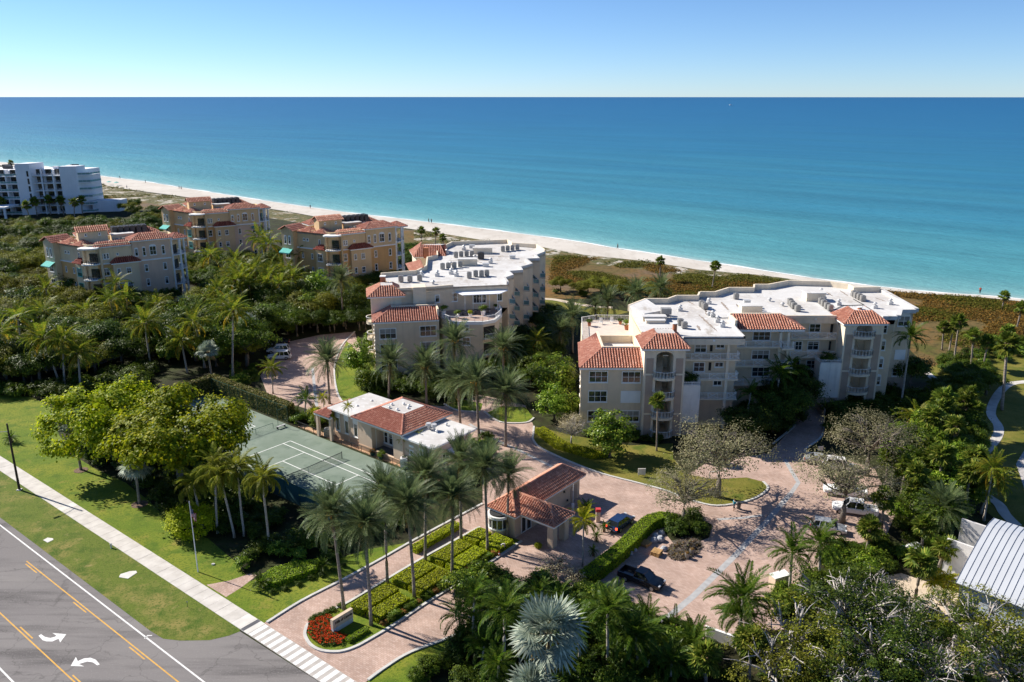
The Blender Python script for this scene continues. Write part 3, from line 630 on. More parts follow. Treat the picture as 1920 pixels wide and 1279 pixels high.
def ac_unit(parent, x, y, z, s=0.95, h=1.0, ang=0.0, m=None, group=True):
    """rooftop condenser: cabinet with grille ribs, fan ring on top, stand"""
    key = ('ac', round(s, 2), round(h, 2), (m or m_metal).name)
    if key not in ROOFKIT:
        b = MB(); q = s / 2
        c = [(q, -q + .12), (q, q - .12), (q - .12, q), (-q + .12, q), (-q, q - .12), (-q, -q + .12), (-q + .12, -q), (q - .12, -q)]
        b.prism(c, .18, h); b.prism([(x_ * .5, y_ * .5) for x_, y_ in c], h, h + .09)
        for i in range(5):
            zz_ = .25 + (h - .35) * i / 5; b.prism([(x_ * 1.02, y_ * 1.02) for x_, y_ in c], zz_, zz_ + (h - .35) / 12)
        for a_, c_ in ((-1, -1), (1, -1), (1, 1), (-1, 1)): b.box(a_ * q * .8 - .04, a_ * q * .8 + .04, c_ * q * .8 - .04, c_ * q * .8 + .04, 0, .18)
        ROOFKIT[key] = b.mesh('condenser', m or m_metal)
    o = bpy.data.objects.new('condenser', ROOFKIT[key]); col.objects.link(o); o.parent = parent
    o.location = Vector((x, y, z)) - wloc(parent); o.rotation_euler.z = ang; return o
def vent(parent, x, y, z, kind=0, s=1.0):
    key = ('vent', kind)
    if key not in ROOFKIT:
        b = MB()
        if kind == 0:
            b.box(-.42, .42, -.42, .42, 0, .55); b.cyl(0, 0, .55, .95, .22, .2, 10); b.cyl(0, 0, .95, 1.2, .4, .08, 10)
        elif kind == 1:
            b.cyl(0, 0, 0, .5, .25, .25, 10); b.cyl(0, 0, .5, .75, .42, .1, 10)
        else:
            b.box(-.6, .6, -.45, .45, 0, .6); b.box(-.66, .66, -.5, .5, .6, .68)
        ROOFKIT[key] = b.mesh('roof_vent', m_galv)
    o = bpy.data.objects.new('roof_vent', ROOFKIT[key]); col.objects.link(o); o.parent = parent
    o.location = Vector((x, y, z)) - wloc(parent); o.scale = (s, s, s); return o
def stain(parent, pts, z):
    b = MB(); P = [Vector(p) for p in pts]; d = (P[-1] - P[0]).normalized(); nn = Vector((-d.y, d.x)); rr = random.Random(len(pts) + int(P[0].x * 10))
    L_ = (P[-1] - P[0]).length; n = max(4, int(L_ / .4)); up, dn = [], []
    for i in range(n + 1):      # ragged run-off streak
        c = P[0] + d * (L_ * i / n); k = max(0, math.sin(math.pi * i / n)) ** .5
        up.append(c + nn * (.03 + k * rr.uniform(.02, .3))); dn.append(c - nn * (.03 + k * rr.uniform(.02, .3)))
    for i in range(n): b.quad((*dn[i], z), (*dn[i + 1], z), (*up[i + 1], z), (*up[i], z))
    return b.build('roof_stain', m_stain, parent)
# ================================================================== RIGHT CONDOMINIUM
RB = thing('apartment_building', (40, 140, 0), 'beige apartment block with stepped white roofs and two red-roofed stair towers, nearest on the right', 'building')
Ls = [1.75, 5.2, 8.65, 12.1]; ZR = 16.0; ZP = 16.5
V2 = lambda x, y: Vector((x, y))
rear = [(21.6,145.5),(25.5,150.5),(29.6,150.5),(31.8,153.1),(36.0,153.1),(37.0,156.2),(40.0,156.2),(43.6,159.9),(48.7,159.9),(49.6,162.8),(52.4,162.8),(57.7,166.4),(65.8,165.4),(68.6,162.8),(68.6,160.0),(74.2,160.4),(73.7,145.0),(70.6,144.9),(68.2,140.3)]
body = [V2(*p) for p in rear] + [V2(x, y) for x, y in ((58.2,140.3),(58.0,142.0),(48.6,142.0),(48.4,136.6),(38.0,136.6),(37.4,129.7),(28.0,129.7),(21.5,130.5),(21.5,140))]
b = MB(); b.prism(body, 0, ZR, top=False); b.build('wall', m_stucco, RB)
# flat roof, cut to each module, with front edge fascia that overhangs the galleries
roofp = [V2(*p) for p in rear] + [V2(x, y) for x, y in ((58.2,140.3),(57.9,140.9),(48.6,140.9),(48.4,137.5),(38.1,137.5),(38.1,127.7),(28.0,127.7),(21.7,131.5),(21.6,140))]
b = MB(); b.prism(roofp, 14.95, ZR + .12, bot=True); b.build('roof_slab', m_stucco_pale, RB)
sheet('roof_membrane', [V2(p.x * .999 + .04, p.y * .9995 + .05) for p in roofp], ZR + .135, m_roofw, RB)
rf = [V2(*p) for p in rear[:16]]
parapet(RB, rf, ZR, 17.2, .35)
parapet(RB, [V2(74.2,160.4), V2(73.7,145.0), V2(70.6,144.9), V2(68.2,140.3), V2(65.6,140.3)], ZR, 16.7, 0.9, m_roofw)
parapet(RB, [V2(57.9,140.9), V2(48.6,140.9)][::-1], ZR, ZP, -.3); parapet(RB, [V2(28.0,127.7), V2(38.1,127.7)], ZR, ZP - .1, .3, m_roofw)
parapet(RB, [V2(38.1,127.7), V2(38.1,136)], ZR, ZP - .1, .3, m_roofw)
# slanted wedge at the rear left corner
b = MB(); b.prism([V2(21.6,145.5), V2(25.5,150.5), V2(27.2,141.8), V2(23.4,139.5)], ZR + .12, 17.15); b.build('roof_upstand', m_roofw, RB)
b = MB(); b.box(22.9, 27.0, 138.0, 139.6, 12.0, 16.9); b.box(23.3, 26.6, 136.6, 138.0, 14.0, 16.6); b.build('stair_head', m_stucco_pale, RB)
b = MB(); b.box(22.8, 27.1, 137.9, 139.7, 16.9, 17.02); b.box(23.2, 26.7, 136.5, 137.9, 16.6, 16.72); b.build('stair_head_roof', m_roofw, RB)
panel(RB, 'louvre', (24.6, 136.6, 15.8), (1, 0), .6, .8, m_stucco, .04)
# penthouse plant boxes on the roof
for (x0, x1, y0, y1, h) in ((56.6,60.2,152.5,155.2,1.7),(41.5,45.2,142.8,145.0,1.6)):
    b = MB(); b.box(x0, x1, y0, y1, ZR + .1, ZR + h); b.build('plant_housing', m_stucco_pale, RB); b = MB(); b.box(x0 - .1, x1 + .1, y0 - .1, y1 + .1, ZR + h, ZR + h + .12); b.build('plant_roof', m_roofw, RB)
def onroof(px, py): return G(px, py, ZR + .12)
for px, py in ((1315,575),(1319,578),(1322,580),(1250,592),(1275,610),(1283,616),(1380,561),(1481,571),(1484,575),(1488,579),(1495,584),(1539,570),(1544,574),(1550,579),(1556,583),(1600,556),(1605,559),(1611,562),(1617,565)):
    p = onroof(px, py); ac_unit(RB, p.x, p.y, ZR + .12, 0.95, 1.15)
p = onroof(1248, 596); b = MB(); b.box(p.x - .9, p.x + .9, p.y - .6, p.y + .6, ZR + .9, ZR + 1.9); b.bar((p.x - .8, p.y - .5, ZR + .1), (p.x - .8, p.y - .5, ZR + .9), .08); b.bar((p.x + .8, p.y - .5, ZR + .1), (p.x + .8, p.y - .5, ZR + .9), .08); b.build('air_handler', m_metal, RB)
for px, py, k in ((1275,583,0),(1329,570,0),(1336,594,0),(1345,604,0),(1354,613,0),(1421,582,0),(1368,597,1),(1443,565,1),(1539,551,0),(1544,561,0),(1467,574,1),(1572,572,0),(1640,578,0),(1669,571,0),(1418,578,2),(1400,569,2),(1328,592,1)):
    p = onroof(px, py); vent(RB, p.x, p.y, ZR + .12, k)
for a_, c_ in (((1290,565),(1302,572)),((1310,590),(1345,622)),((1307,610),(1313,620)),((1352,566),(1366,582)),((1380,570),(1392,584)),((1550,548),(1562,556)),((1575,545),(1590,555)),((1640,558),(1662,566)),((1655,548),(1680,560)),((1330,582),(1340,590)),((1322,578),(1326,592))):
    stain(RB, [onroof(*a_).xy, onroof(*c_).xy], ZR + .142)
# pipes along the roof
b = MB(); pl = [onroof(x, y) + Vector((0, 0, .12)) for x, y in ((1322,584),(1330,592),(1345,598),(1368,597))]; b.tube(pl, .06, 5); b.build('roof_pipe', m_metald, RB); b = MB(); pl = [onroof(x, y) + Vector((0, 0, .12)) for x, y in ((1556,586),(1580,574),(1620,573),(1600,562))]; b.tube(pl, .07, 5); b.build('roof_pipe', m_metald, RB)
# ---- lower left wing with hipped red roof and a roof terrace behind
b = MB(); b.prism([V2(11.3,126.6), V2(21.4,126.6), V2(21.4,139.6), V2(12.4,139.6)], 0, 11.25); b.prism([V2(12.4,139.6), V2(22.5,139.6), V2(23.0,154.0), V2(16.5,154.4), V2(13.4,152.6)], 0, 11.9); b.build('wing_wall', m_stucco, RB)
hp = Hip(); hp.face((11.0,126.0,11.55),(21.45,126.0,11.55),(21.45,130.2,13.6),(15.0,130.2,13.6)); hp.face((11.9,139.8,11.55),(11.0,126.0,11.55),(15.0,130.2,13.6),(15.0,139.8,13.6))
hp.rid((11.0,126.0,11.6),(15.0,130.2,13.65)); hp.tr.prism([V2(11.0,126.0), V2(21.45,126.0), V2(21.45,126.4), V2(11.4,126.4), V2(12.2,139.8), V2(11.9,139.8)], 11.2, 11.54); hp.done(RB)
b = MB(); b.prism([V2(15.0,130.2), V2(21.4,130.2), V2(21.4,130.55), V2(15.35,130.55), V2(15.35,139.5), V2(15.0,139.5)], 11.25, 13.9); b.prism([V2(15.35,139.2), V2(21.4,139.2), V2(21.4,139.55), V2(15.35,139.55)], 11.25, 13.2); b.build('parapet', m_stucco_pale, RB)
sheet('roof_membrane', [V2(15.4,130.6), V2(21.4,130.6), V2(21.4,139.2), V2(15.4,139.2)], 11.9, m_roofw, RB)
sheet('terrace_floor', [V2(12.6,139.7), V2(22.4,139.7), V2(22.9,153.8), V2(16.5,154.2), V2(13.6,152.5)], 11.92, mat('terrace_tile', (0.58, 0.50, 0.43), 0.8, 0.06, 1.0), RB)
railing(RB, [(12.6,140.2),(13.5,152.5),(16.5,154.2),(22.9,153.8)], 11.92, 1.1, .2)
WA, WB = (11.3, 126.6), (21.4, 126.6)
for q in ((1122,706.3),(1183.7,707),(1120.5,743),(1181,780),(1119,780)): winpx(RB, *q, 36, 21.5, WA, WB, 3, 2)
panpx(RB, 'roller_shutter', 1182.2, 744.2, 37, 22, WA, WB, m_trim, .08)
for k, z in enumerate((3.0, 6.4, 9.6)):
    for yy in (129.5, 133.5, 137.0): window(RB, (11.3 + (yy - 126.6) * .0846 - .004, yy, z), (-.0843, -.9964), 1.3, 1.5, 1, 2)
# ---- stair towers
def stair_tower(x0, x1, yf, yb, levels, zt, flat, arch_z, zr):
    cx = (x0 + x1) / 2 ; ow = (x1 - x0) * .21; T = MB()
    T.box(x0, cx - ow, yf, yb, 0, zt); T.box(cx + ow, x1, yf, yb, 0, zt); T.box(cx - ow, cx + ow, yb - .35, yb, 0, zt)
    # arch head
    n = 10; zc = arch_z - ow * .55; pts = [(cx - ow, zt)] + [(cx - ow * math.cos(math.pi * k / n), zc + ow * .55 * math.sin(math.pi * k / n)) for k in range(n + 1)] + [(cx + ow, zt)]
    for k in range(1, n + 1):
        a_, c_ = pts[k], pts[k + 1]
        T.add([(a_[0], yf, a_[1]), (c_[0], yf, c_[1]), (c_[0], yf, zt), (a_[0], yf, zt), (a_[0], yf + .4, a_[1]), (c_[0], yf + .4, c_[1])], [(0, 1, 2, 3), (0, 4, 5, 1)])
    T.build('tower_wall', m_stucco_pale, RB)
    for s_ in (-1, 1):      # darker panels on the piers
        for za, zb in zip([0.1] + [l + .9 for l in levels[1::2]], [l + .6 for l in levels[1::2]] + [zt - 1.7]):
            if zb - za > .6: panel(RB, 'taupe_panel', (cx + s_ * (ow + (x1 - x0) * .5) / 2 * 1.02, yf, (za + zb) / 2), (1, 0), ((x1 - x0) / 2 - ow) * .62, zb - za, m_taupe, .04)
    for l in levels:
        b = MB(); arc = arc2(cx, yf, ow * 1.32, 180, 360, 10, 1.25); arc = [V2(cx - ow * 1.32, yf + .0)] + arc[1:-1] + [V2(cx + ow * 1.32, yf)]
        b.prism(arc, l, l + .42); b.box(cx - ow, cx + ow, yf + .02, yb - .4, l + .1, l + .38)
        bal = b.build('balcony', m_stucco_pale, RB); railing(bal, arc, l + .42, 1.0, .2)
        s2 = MB(); s2.bar((cx - ow * .55, yf + .9, l + .42), (cx + ow * .2, yb - .7, l + 2.1), 1.0, .16); s2.bar((cx + ow * .5, yb - .7, l + 2.1), (cx + ow * .2, yf + .9, l + 3.7), .9, .16); s2.bar((cx - ow * .05, yf + .7, l + 1.2), (cx + ow * .1, yb - .7, l + 2.9), .06, .12); s2.build('stair_flight', m_stucco_pale, bal)
    hp = Hip(); o = .55
    hp.hip([V2(x0 - o, yf - o), V2(x1 + o, yf - o), V2(x1 + o, yb + .4), V2(x0 - o, yb + .4)], [V2(*p) for p in flat], zt, zr); hp.done(RB)
stair_tower(21.35, 27.95, 125.1, 131.2, [-0.3, 3.15, 6.6, 10.0], 15.2, [(23.6,127.6),(26.6,127.6),(26.6,130.4),(23.6,130.4)], 14.6, 16.9)
stair_tower(58.4, 65.2, 137.6, 143.5, [2.9, 6.35, 9.8, 13.25], 15.9, [(60.6,139.9),(63.6,139.9),(63.6,142.6),(60.6,142.6)], 15.7, 17.6)
for x, y in ((26.9,129.8),(61.8,140.6)):
    b = MB(); b.cyl(x, y, 15.9, 18.0, .38, .38, 12); b.build('chimney', m_terra, RB); b = MB(); b.cyl(x, y, 18.0, 18.12, .46, .46, 12); b.build('chimney_cap', m_trim, RB)
# ---- white shafts with planters
for x0, x1, y0, y1, zt in ((28.0,30.8,125.6,129.2,8.7),(54.6,58.3,137.2,140.0,8.7)):
    b = MB(); b.box(x0, x1, y0, y1, 2.2, zt); b.build('shaft_wall', m_shaftw, RB); b = MB(); b.box(x0 - .06, x1 + .06, y0 - .06, y1 + .06, 0, 2.2); b.build('shaft_plinth', m_taupe, RB); railing(RB, [(x0, y1), (x0, y0), (x1, y0), (x1, y1)], zt, .55, .25)
# ---- galleries
def gallery(x0, x1, yf, yw, levels, ret=True, xs=True, cols=()):
    for l in levels:
        b = MB(); b.box(x0, x1, yf, yw, l, l + .25); g_ = b.build('balcony', m_stucco_pale, RB)
        ln = [(x0, yf + .06), (x1 - .06, yf + .06)] + ([(x1 - .06, yw)] if ret else []); railing(g_, ln, l + .25, 1.05, .24, xs=xs)
    for cxx in cols:
        b = MB(); b.box(cxx - .22, cxx + .22, yf + .1, yf + .54, 0, levels[-1] + 2.85); b.build('column', m_stucco_pale, RB)
gallery(28.0, 37.6, 128.0, 129.7, Ls[1:], cols=(35.6,))
gallery(37.5, 48.2, 135.0, 136.6, Ls[1:], cols=(46.4, 47.8))
gallery(48.6, 58.1, 140.2, 142.0, Ls, ret=False)
for l in Ls[1:]:
    b = MB(); b.box(46.4, 48.6, 133.9, 135.0, l, l + .25); g_ = b.build('balcony', m_stucco_pale, RB); railing(g_, [(46.4,135.0),(46.4,133.95),(48.55,133.95),(48.55,135.0)], l + .25, 1.05, .24)
hp = Hip(); hp.face((38.6,135.0,15.5),(50.4,135.0,15.5),(46.9,138.6,17.3),(38.6,138.6,17.3)); hp.face((50.4,135.0,15.5),(50.4,142.0,15.5),(46.9,138.6,17.3)); hp.rid((50.4,135.0,15.55),(46.9,138.6,17.35)); hp.tr.prism([V2(38.6,135.0), V2(50.4,135.0), V2(50.4,136.0), V2(38.6,136.0)], 15.1, 15.48); hp.done(RB)
b = MB(); b.box(38.3, 47.3, 138.5, 138.9, 15.5, 17.45); b.box(38.2, 38.6, 134.8, 138.9, 15.5, 17.2); b.build('parapet', m_stucco_pale, RB)
A1, B1 = (28.0,129.7), (37.4,129.7); A2, B2 = (38.0,136.6), (48.4,136.6); A3, B3 = (48.6,142.0), (58.0,142.0)
for q in ((1313.7,652,23,18,2,2),(1310.6,688,22,18,2,2),(1350.5,648,17,10,2,1),(1348,683.5,17,10,2,1),(1345,718,17,10,2,1)): winpx(RB, *q[:4], A1, B1, *q[4:])
for q in ((1333.7,651,5,15),(1331,687,5,15)): panpx(RB, 'door', *q, A1, B1, m_dark)
for q in ((1428,630,34,17,3,2),(1425.6,665,34,18,3,2),(1426,697,34,18,3,2)): winpx(RB, *q[:4], A2, B2, *q[4:])
for q in ((1527.8,615,22,16,2,2),(1524.4,648,22,17,2,2),(1497,648,14,17,2,2),(1492,683,16,16,2,2),(1521,683,20,16,2,2),(1515,716,22,16,2,2),(1488,717,14,14,2,2)): winpx(RB, *q[:4], A3, B3, *q[4:])
for q in ((1563,616,12,16),(1560,648,12,16)): panpx(RB, 'door', *q, A3, B3, m_dark)
A4, B4 = (65.2,140.3), (68.2,140.3)
for q in ((1656.8,616,14,18),(1652.7,648,15,18),(1648.6,681,15,18),(1644,713.5,14,17)): winpx(RB, *q, A4, B4, 1, 2, arch=True)
A5, B5 = (70.6,144.9), (73.7,144.95)
winpx(RB, 1694.7, 602, 23, 19, A5, B5, 2, 2, arch=True); winpx(RB, 1682, 698, 20, 15, A5, B5, 2, 2); panpx(RB, 'roller_shutter', 1687, 665, 20, 18, A5, B5, m_trim, .08)
b = MB(); b.prism([V2(70.62,144.8), V2(73.78,144.85), V2(74.2,160.3), V2(73.95,160.3), V2(73.7,145.0)], 0, 3.4); b.build('plinth', m_taupe, RB)
C = onwall(1500, 754, (48.6,138.6), (58,138.6))
b = MB(); b.box(49.4, 54.6, 138.4, 142.1, 0, 2.95); b.build('garage_wall', m_taupe, RB)
gd = MB()
for k in range(5): gd.box(50.2, 54.0, 138.30 - (k % 2) * .012, 138.42, 0.05 + k * .47, 0.05 + k * .47 + .45)
gd.build('garage_door', m_trim, RB)
b = MB(); b.box(54.7, 54.95, 133.5, 138.3, 0, 1.5); b.box(48.9, 49.15, 133.5, 138.3, 0, 1.5); b.build('retaining_wall', m_taupe, RB)
for x, y, z in ((33.0,127.66,15.7),(54.3,140.86,15.75),(66.6,140.27,15.2)):
    b = MB(); b.obox((x, y, z), (1, 0, 0), (0, 1, 0), (0, 0, 1), .17, .12, .15); b.build('wall_lamp', m_trim, RB)
# ================================================================== MIDDLE CONDOMINIUM
MBd = thing('apartment_building', (-12, 175, 0), 'beige apartment block with saw-tooth white roof and penthouse terrace, in the middle', 'building')
ZR2 = 16.3
def r2(px, py, z=17.0): return G(px, py, z).xy
rear2 = [r2(714,514), r2(780,509), r2(798,500), r2(800,484), r2(819,480), r2(818,468), r2(843,457), r2(846,455), r2(952,451), r2(962,457), r2(1007,460), r2(1023,470)]
saw2 = [r2(1006,477), r2(1012,483), r2(988,484), r2(999,493), r2(977,499), r2(981,505), r2(955,507), r2(963,514), r2(948,519), r2(954,527)]
e1 = Vector((0.984, 0.178)); e2 = Vector((-0.178, 0.984)); M0 = Vector((-27.2, 153.5))
def mp_(u, v): return M0 + e1 * u + e2 * v
def mu(p): q = Vector(p) - M0; return (q.dot(e1), q.dot(e2))
front2 = [r2(952,532,16.5), r2(850,536,16.5), mp_(12.9, 7.2), mp_(4.5, 6.6), r2(730,525)]
body2 = rear2 + saw2 + front2
b = MB(); b.prism(body2, 0, ZR2, top=False); b.build('wall', m_stucco, MBd)
b = MB(); b.prism(body2, ZR2 - .4, ZR2, bot=False); b.build('roof_slab', m_stucco_pale, MBd)
sheet('roof_membrane', body2, ZR2 + .012, m_roofw, MBd)
parapet(MBd, rear2[:9], ZR2, 17.3, -.32); parapet(MBd, rear2[8:12], ZR2, 17.3, -.32)
parapet(MBd, [rear2[-1]] + saw2, ZR2, 16.9, -.5, m_roofw)
parapet(MBd, front2[1:], ZR2, 16.75, -.3)
def on2(px, py): return G(px, py, ZR2)
for px, py in ((752,527),(769,527),(787,525),(880,520),(892,517),(903,517),(913,516),(830,503),(841,502),(852,501),(863,499),(855,481),(865,480),(875,479),(885,479),(943,470),(952,469),(961,468),(970,467)):
    p = on2(px, py + 2); ac_unit(MBd, p.x, p.y, ZR2 + .02, 1.0, 1.35)
p = on2(902, 486); ac_unit(MBd, p.x, p.y, ZR2 + .02, 1.5, 1.7, m=m_metald)
for px, py, k in ((791,518,0),(820,517,0),(846,513,0),(856,517,0),(870,468,0),(885,464,2),(838,476,0),(845,496,1),(911,499,2),(920,493,0),(961,484,2),(812,532,1),(890,483,1)):
    p = on2(px, py + 1); vent(MBd, p.x, p.y, ZR2 + .02, k, 1.15)
for px, py, w_, d_, h_ in ((877,497,2.2,2.0,1.5),(905,475,2.4,2.0,1.4)):
    p = on2(px, py); b = MB(); b.box(p.x - w_, p.x + w_, p.y - d_ * .5, p.y + d_ * .5, ZR2, ZR2 + h_); b.build('plant_housing', m_stucco_pale, MBd); b = MB(); b.box(p.x - w_ - .1, p.x + w_ + .1, p.y - d_ * .5 - .1, p.y + d_ * .5 + .1, ZR2 + h_, ZR2 + h_ + .1); b.build('plant_roof', m_roofw, MBd)
for a_, c_ in (((900,482),(955,481)),((880,489),(945,488)),((905,494),(890,488)),((850,510),(930,506)),((840,475),(900,472)),((860,469),(930,466)),((770,532),(850,528)),((840,489),(880,487))): stain(MBd, [on2(*a_).xy, on2(*c_).xy], ZR2 + .02)
# rear red roofs on the left flank
hp = Hip(); o1 = r2(768,470,16.4); q = [r2(776,482,16.2), r2(835,481,16.2), r2(838,470,16.2), r2(768,470,16.2)]
hp.hip(q, [q[0] * .45 + q[2] * .55 + Vector((-3, .3)), q[0] * .45 + q[2] * .55 + Vector((2, .3)), q[0] * .3 + q[2] * .7 + Vector((2, .3)), q[0] * .3 + q[2] * .7 + Vector((-3, .3))], 16.2, 18.2); hp.done(MBd)
b = MB(); b.prism([q[0] + Vector((.6, .5)), q[1] + Vector((-.5, .5)), q[2], q[3] + Vector((.6, 0))], 0, 16.0); b.build('tower_wall', m_stucco_pale, MBd)
hp = Hip(); hp.face((*r2(761,495,15.6),15.6),(*r2(770,511,15.6),15.6),(*r2(795,502,17.4),17.4),(*r2(790,489,17.4),17.4)); hp.done(MBd)
c = r2(799,472,18); b = MB(); b.box(c.x - .6, c.x + .6, c.y - .6, c.y + .6, 16.5, 19.0); b.build('chimney', m_terra, MBd)
# ---- left wing, two visible storeys under a hipped roof
b = MB(); b.prism([mp_(.3, .5), mp_(13.0, .5), mp_(13.0, 8.5), mp_(.3, 8.5)], 0, 11.3); b.build('wing_wall', m_stucco, MBd)
hp = Hip(); lo = 11.6; t = 13.5
hp.face((*mp_(0, 0), lo), (*mp_(13.0, 0), lo), (*mp_(13.0, 3.9), t), (*mp_(3.9, 3.9), t)); hp.face((*mp_(0, 8.8), lo), (*mp_(0, 0), lo), (*mp_(3.9, 3.9), t), (*mp_(3.9, 8.8), t)); hp.rid((*mp_(0, 0), lo + .05), (*mp_(3.9, 3.9), t + .05))
hp.tr.prism([mp_(0, 0), mp_(13, 0), mp_(13, .48), mp_(.48, .48), mp_(.48, 8.8), mp_(0, 8.8)], lo - .32, lo - .01); hp.done(MBd)
b = MB(); b.prism([mp_(3.8, 3.9), mp_(13.0, 3.9), mp_(13.0, 4.2), mp_(4.1, 4.2), mp_(4.1, 8.6), mp_(3.8, 8.6)], 11.3, 13.8); b.prism([mp_(12.7, 1.0), mp_(13.05, 1.0), mp_(13.05, 8.0), mp_(12.7, 8.0)], 11.3, 13.6); b.build('parapet', m_stucco_pale, MBd)
sheet('roof_membrane', [mp_(4.1, 4.2), mp_(12.7, 4.2), mp_(12.7, 7.4), mp_(4.1, 7.4)], 11.6, m_roofw, MBd)
# tower over the wing with its own hip roof, recessed shafts beside it
b = MB(); b.prism([mp_(-.1, 5.8), mp_(6.0, 5.8), mp_(6.0, 12.2), mp_(-.1, 12.2)], 0, 15.2); b.prism([mp_(8.4, 6.2), mp_(11.0, 6.2), mp_(11.0, 9.5), mp_(8.4, 9.5)], 11.3, 16.9); b.build('tower_wall', m_stucco_pale, MBd)
hp = Hip(); hp.hip([mp_(-.8, 5.1), mp_(6.7, 5.1), mp_(6.7, 12.8), mp_(-.8, 12.8)], [mp_(2.0, 7.6), mp_(4.4, 7.6), mp_(4.4, 10.4), mp_(2.0, 10.4)], 15.5, 17.2); hp.done(MBd)
c = mp_(2.6, 11.4); b = MB(); b.box(c.x - .5, c.x + .5, c.y - .5, c.y + .5, 16, 18.3); b.build('chimney', m_terra, MBd); b = MB(); b.box(c.x - .6, c.x + .6, c.y - .6, c.y + .6, 18.3, 18.45); b.build('chimney_cap', m_trim, MBd)
for l in (3.0, 6.4, 9.7):
    cc = mp_(.3, 6.8); arc = arc2(cc.x, cc.y, 1.5, 100, 280, 9); b = MB(); b.prism(arc, l, l + .45); g_ = b.build('balcony', m_stucco_pale, MBd); railing(g_, arc, l + .45, 1.0, .25)
WA, WB = mp_(.3, .5), mp_(13.0, .5)
for q in ((727.4,625.6,31,19.5),(802.6,620.5,31,19.5),(728.4,655,31,19.5),(803.5,650.5,31,19.5),(730,685,31,19.5),(803,681,31,19.5)): winpx(MBd, *q, WA, WB, 3, 2)
for z in (3.2, 6.6, 9.8):
    for v in (2.0, 4.6): C = mp_(.3, v); window(MBd, (C.x, C.y, z), (-e2.x, -e2.y), 1.1, 1.6, 1, 2)
# ---- penthouse terrace
TZ = 11.4; ter = [G(829,597,TZ).xy, G(843,603,TZ).xy, G(860,604,TZ).xy, G(905,604,TZ).xy, G(928,600,TZ).xy, G(941,589,TZ).xy, G(930,566,TZ).xy, G(955,548,TZ).xy]
tb = [r2(952,532,16.5), r2(850,536,16.5), mp_(13.0, 8.0)]
b = MB(); b.prism(ter + tb, 0, TZ - .1); b.build('lower_wall', m_stucco, MBd)
sheet('terrace_floor', ter + tb, TZ - .06, mat('terrace_tile_warm', (0.42, 0.30, 0.24), 0.8, 0.08, 0.8), MBd)
b = MB(); ribbon(b, ter[1:7], .45, .05, TZ - .55, TZ + .1); b.build('terrace_edge', m_trim, MBd)
railing(MBd, [p for p in ter[:7]], TZ + .1, 1.0, .22)
# penthouse front: awning roof, door, window, sliding doors
Pa, Pb = front2[0], front2[1]
tdir = (Pa - Pb).normalized(); nrm = perp(tdir)
b = MB(); aw = [Pb + tdir * .3 + nrm * 0.0, Pb + tdir * 1.6 + nrm * 3.2, Pa - tdir * 2.2 + nrm * 3.2, Pa - tdir * .1 + nrm * .6, Pa]
b.prism([Vector(p) for p in aw], 15.1, 15.25); b.build('terrace_awning', mat('awning_white', (0.74, 0.76, 0.80), 0.6, 0.03, 1), MBd)
for k in range(5):
    p = Pb + tdir * (2.0 + k * ((Pa - Pb).length - 4.6) / 4) + nrm * 3.0; b = MB(); b.bar((p.x, p.y, TZ), (p.x, p.y, 15.1), .1); b.build('post', m_trim, MBd)
for px, py, w_, h_, nx, ny in ((850,557,16,16,2,2),(899,557,26,22,4,1),(937,554,10,20,2,1)): winpx(MBd, px, py, w_, h_, Pb, Pa, nx, ny)
A6, B6 = front2[2], front2[1]; winpx(MBd, 820, 560, 9, 14, A6, B6, 1, 1)
# windows under the terrace (front); flat dark panels paint in the shade of the galleries
La, Lb = ter[2], ter[3]
for q in ((872,614,16,15,2,2),(874,640,16,15,2,2)): winpx(MBd, *q[:4], ter[2], ter[3], *q[4:])
for l in (1.5, 4.6, 7.9):
    for px0 in (917,): panel(MBd, 'gallery_shade', (*(onwall(px0, 620, ter[3], ter[4]).xy), l + 1.3), (ter[4] - ter[3]).normalized(), 2.6, 2.3, m_dark, .03)
    a_, c_ = onwall(906, 620, ter[3], ter[4]).xy, onwall(927, 620, ter[3], ter[4]).xy; nr = perp((c_ - a_).normalized()) * .8
    b = MB(); b.prism([a_, c_, c_ + nr, a_ + nr], l - .1, l + .12); g_ = b.build('balcony', m_stucco_pale, MBd); railing(g_, [a_ + nr, c_ + nr], l + .12, 1.0, .3)
# saw-tooth side: glass balconies in the recesses and angled fin walls
sawl = [rear2[-1]] + saw2 + [ter[6]]
for k in range(1, len(sawl) - 1, 2):
    a_, c_ = sawl[k], sawl[k + 1]; d = (c_ - a_)
    for l in (2.0, 5.3, 8.6, 11.9):
        out = Vector((1.0, -.35)).normalized() * 1.5
        b = MB(); b.prism([a_, c_, c_ + out, a_ + out], l, l + .25); g_ = b.build('balcony', m_stucco_pale, MBd)
        railing(g_, [a_ + out * .96, c_ + out * .96, c_ + out * .1], l + .25, 1.05, .3, glass=m_glassrail)
        pn = panel(MBd, 'balcony_door', (*((a_ + c_) / 2), l + 1.5), -d.normalized(), d.length * .7, 2.3, m_glass, .05)
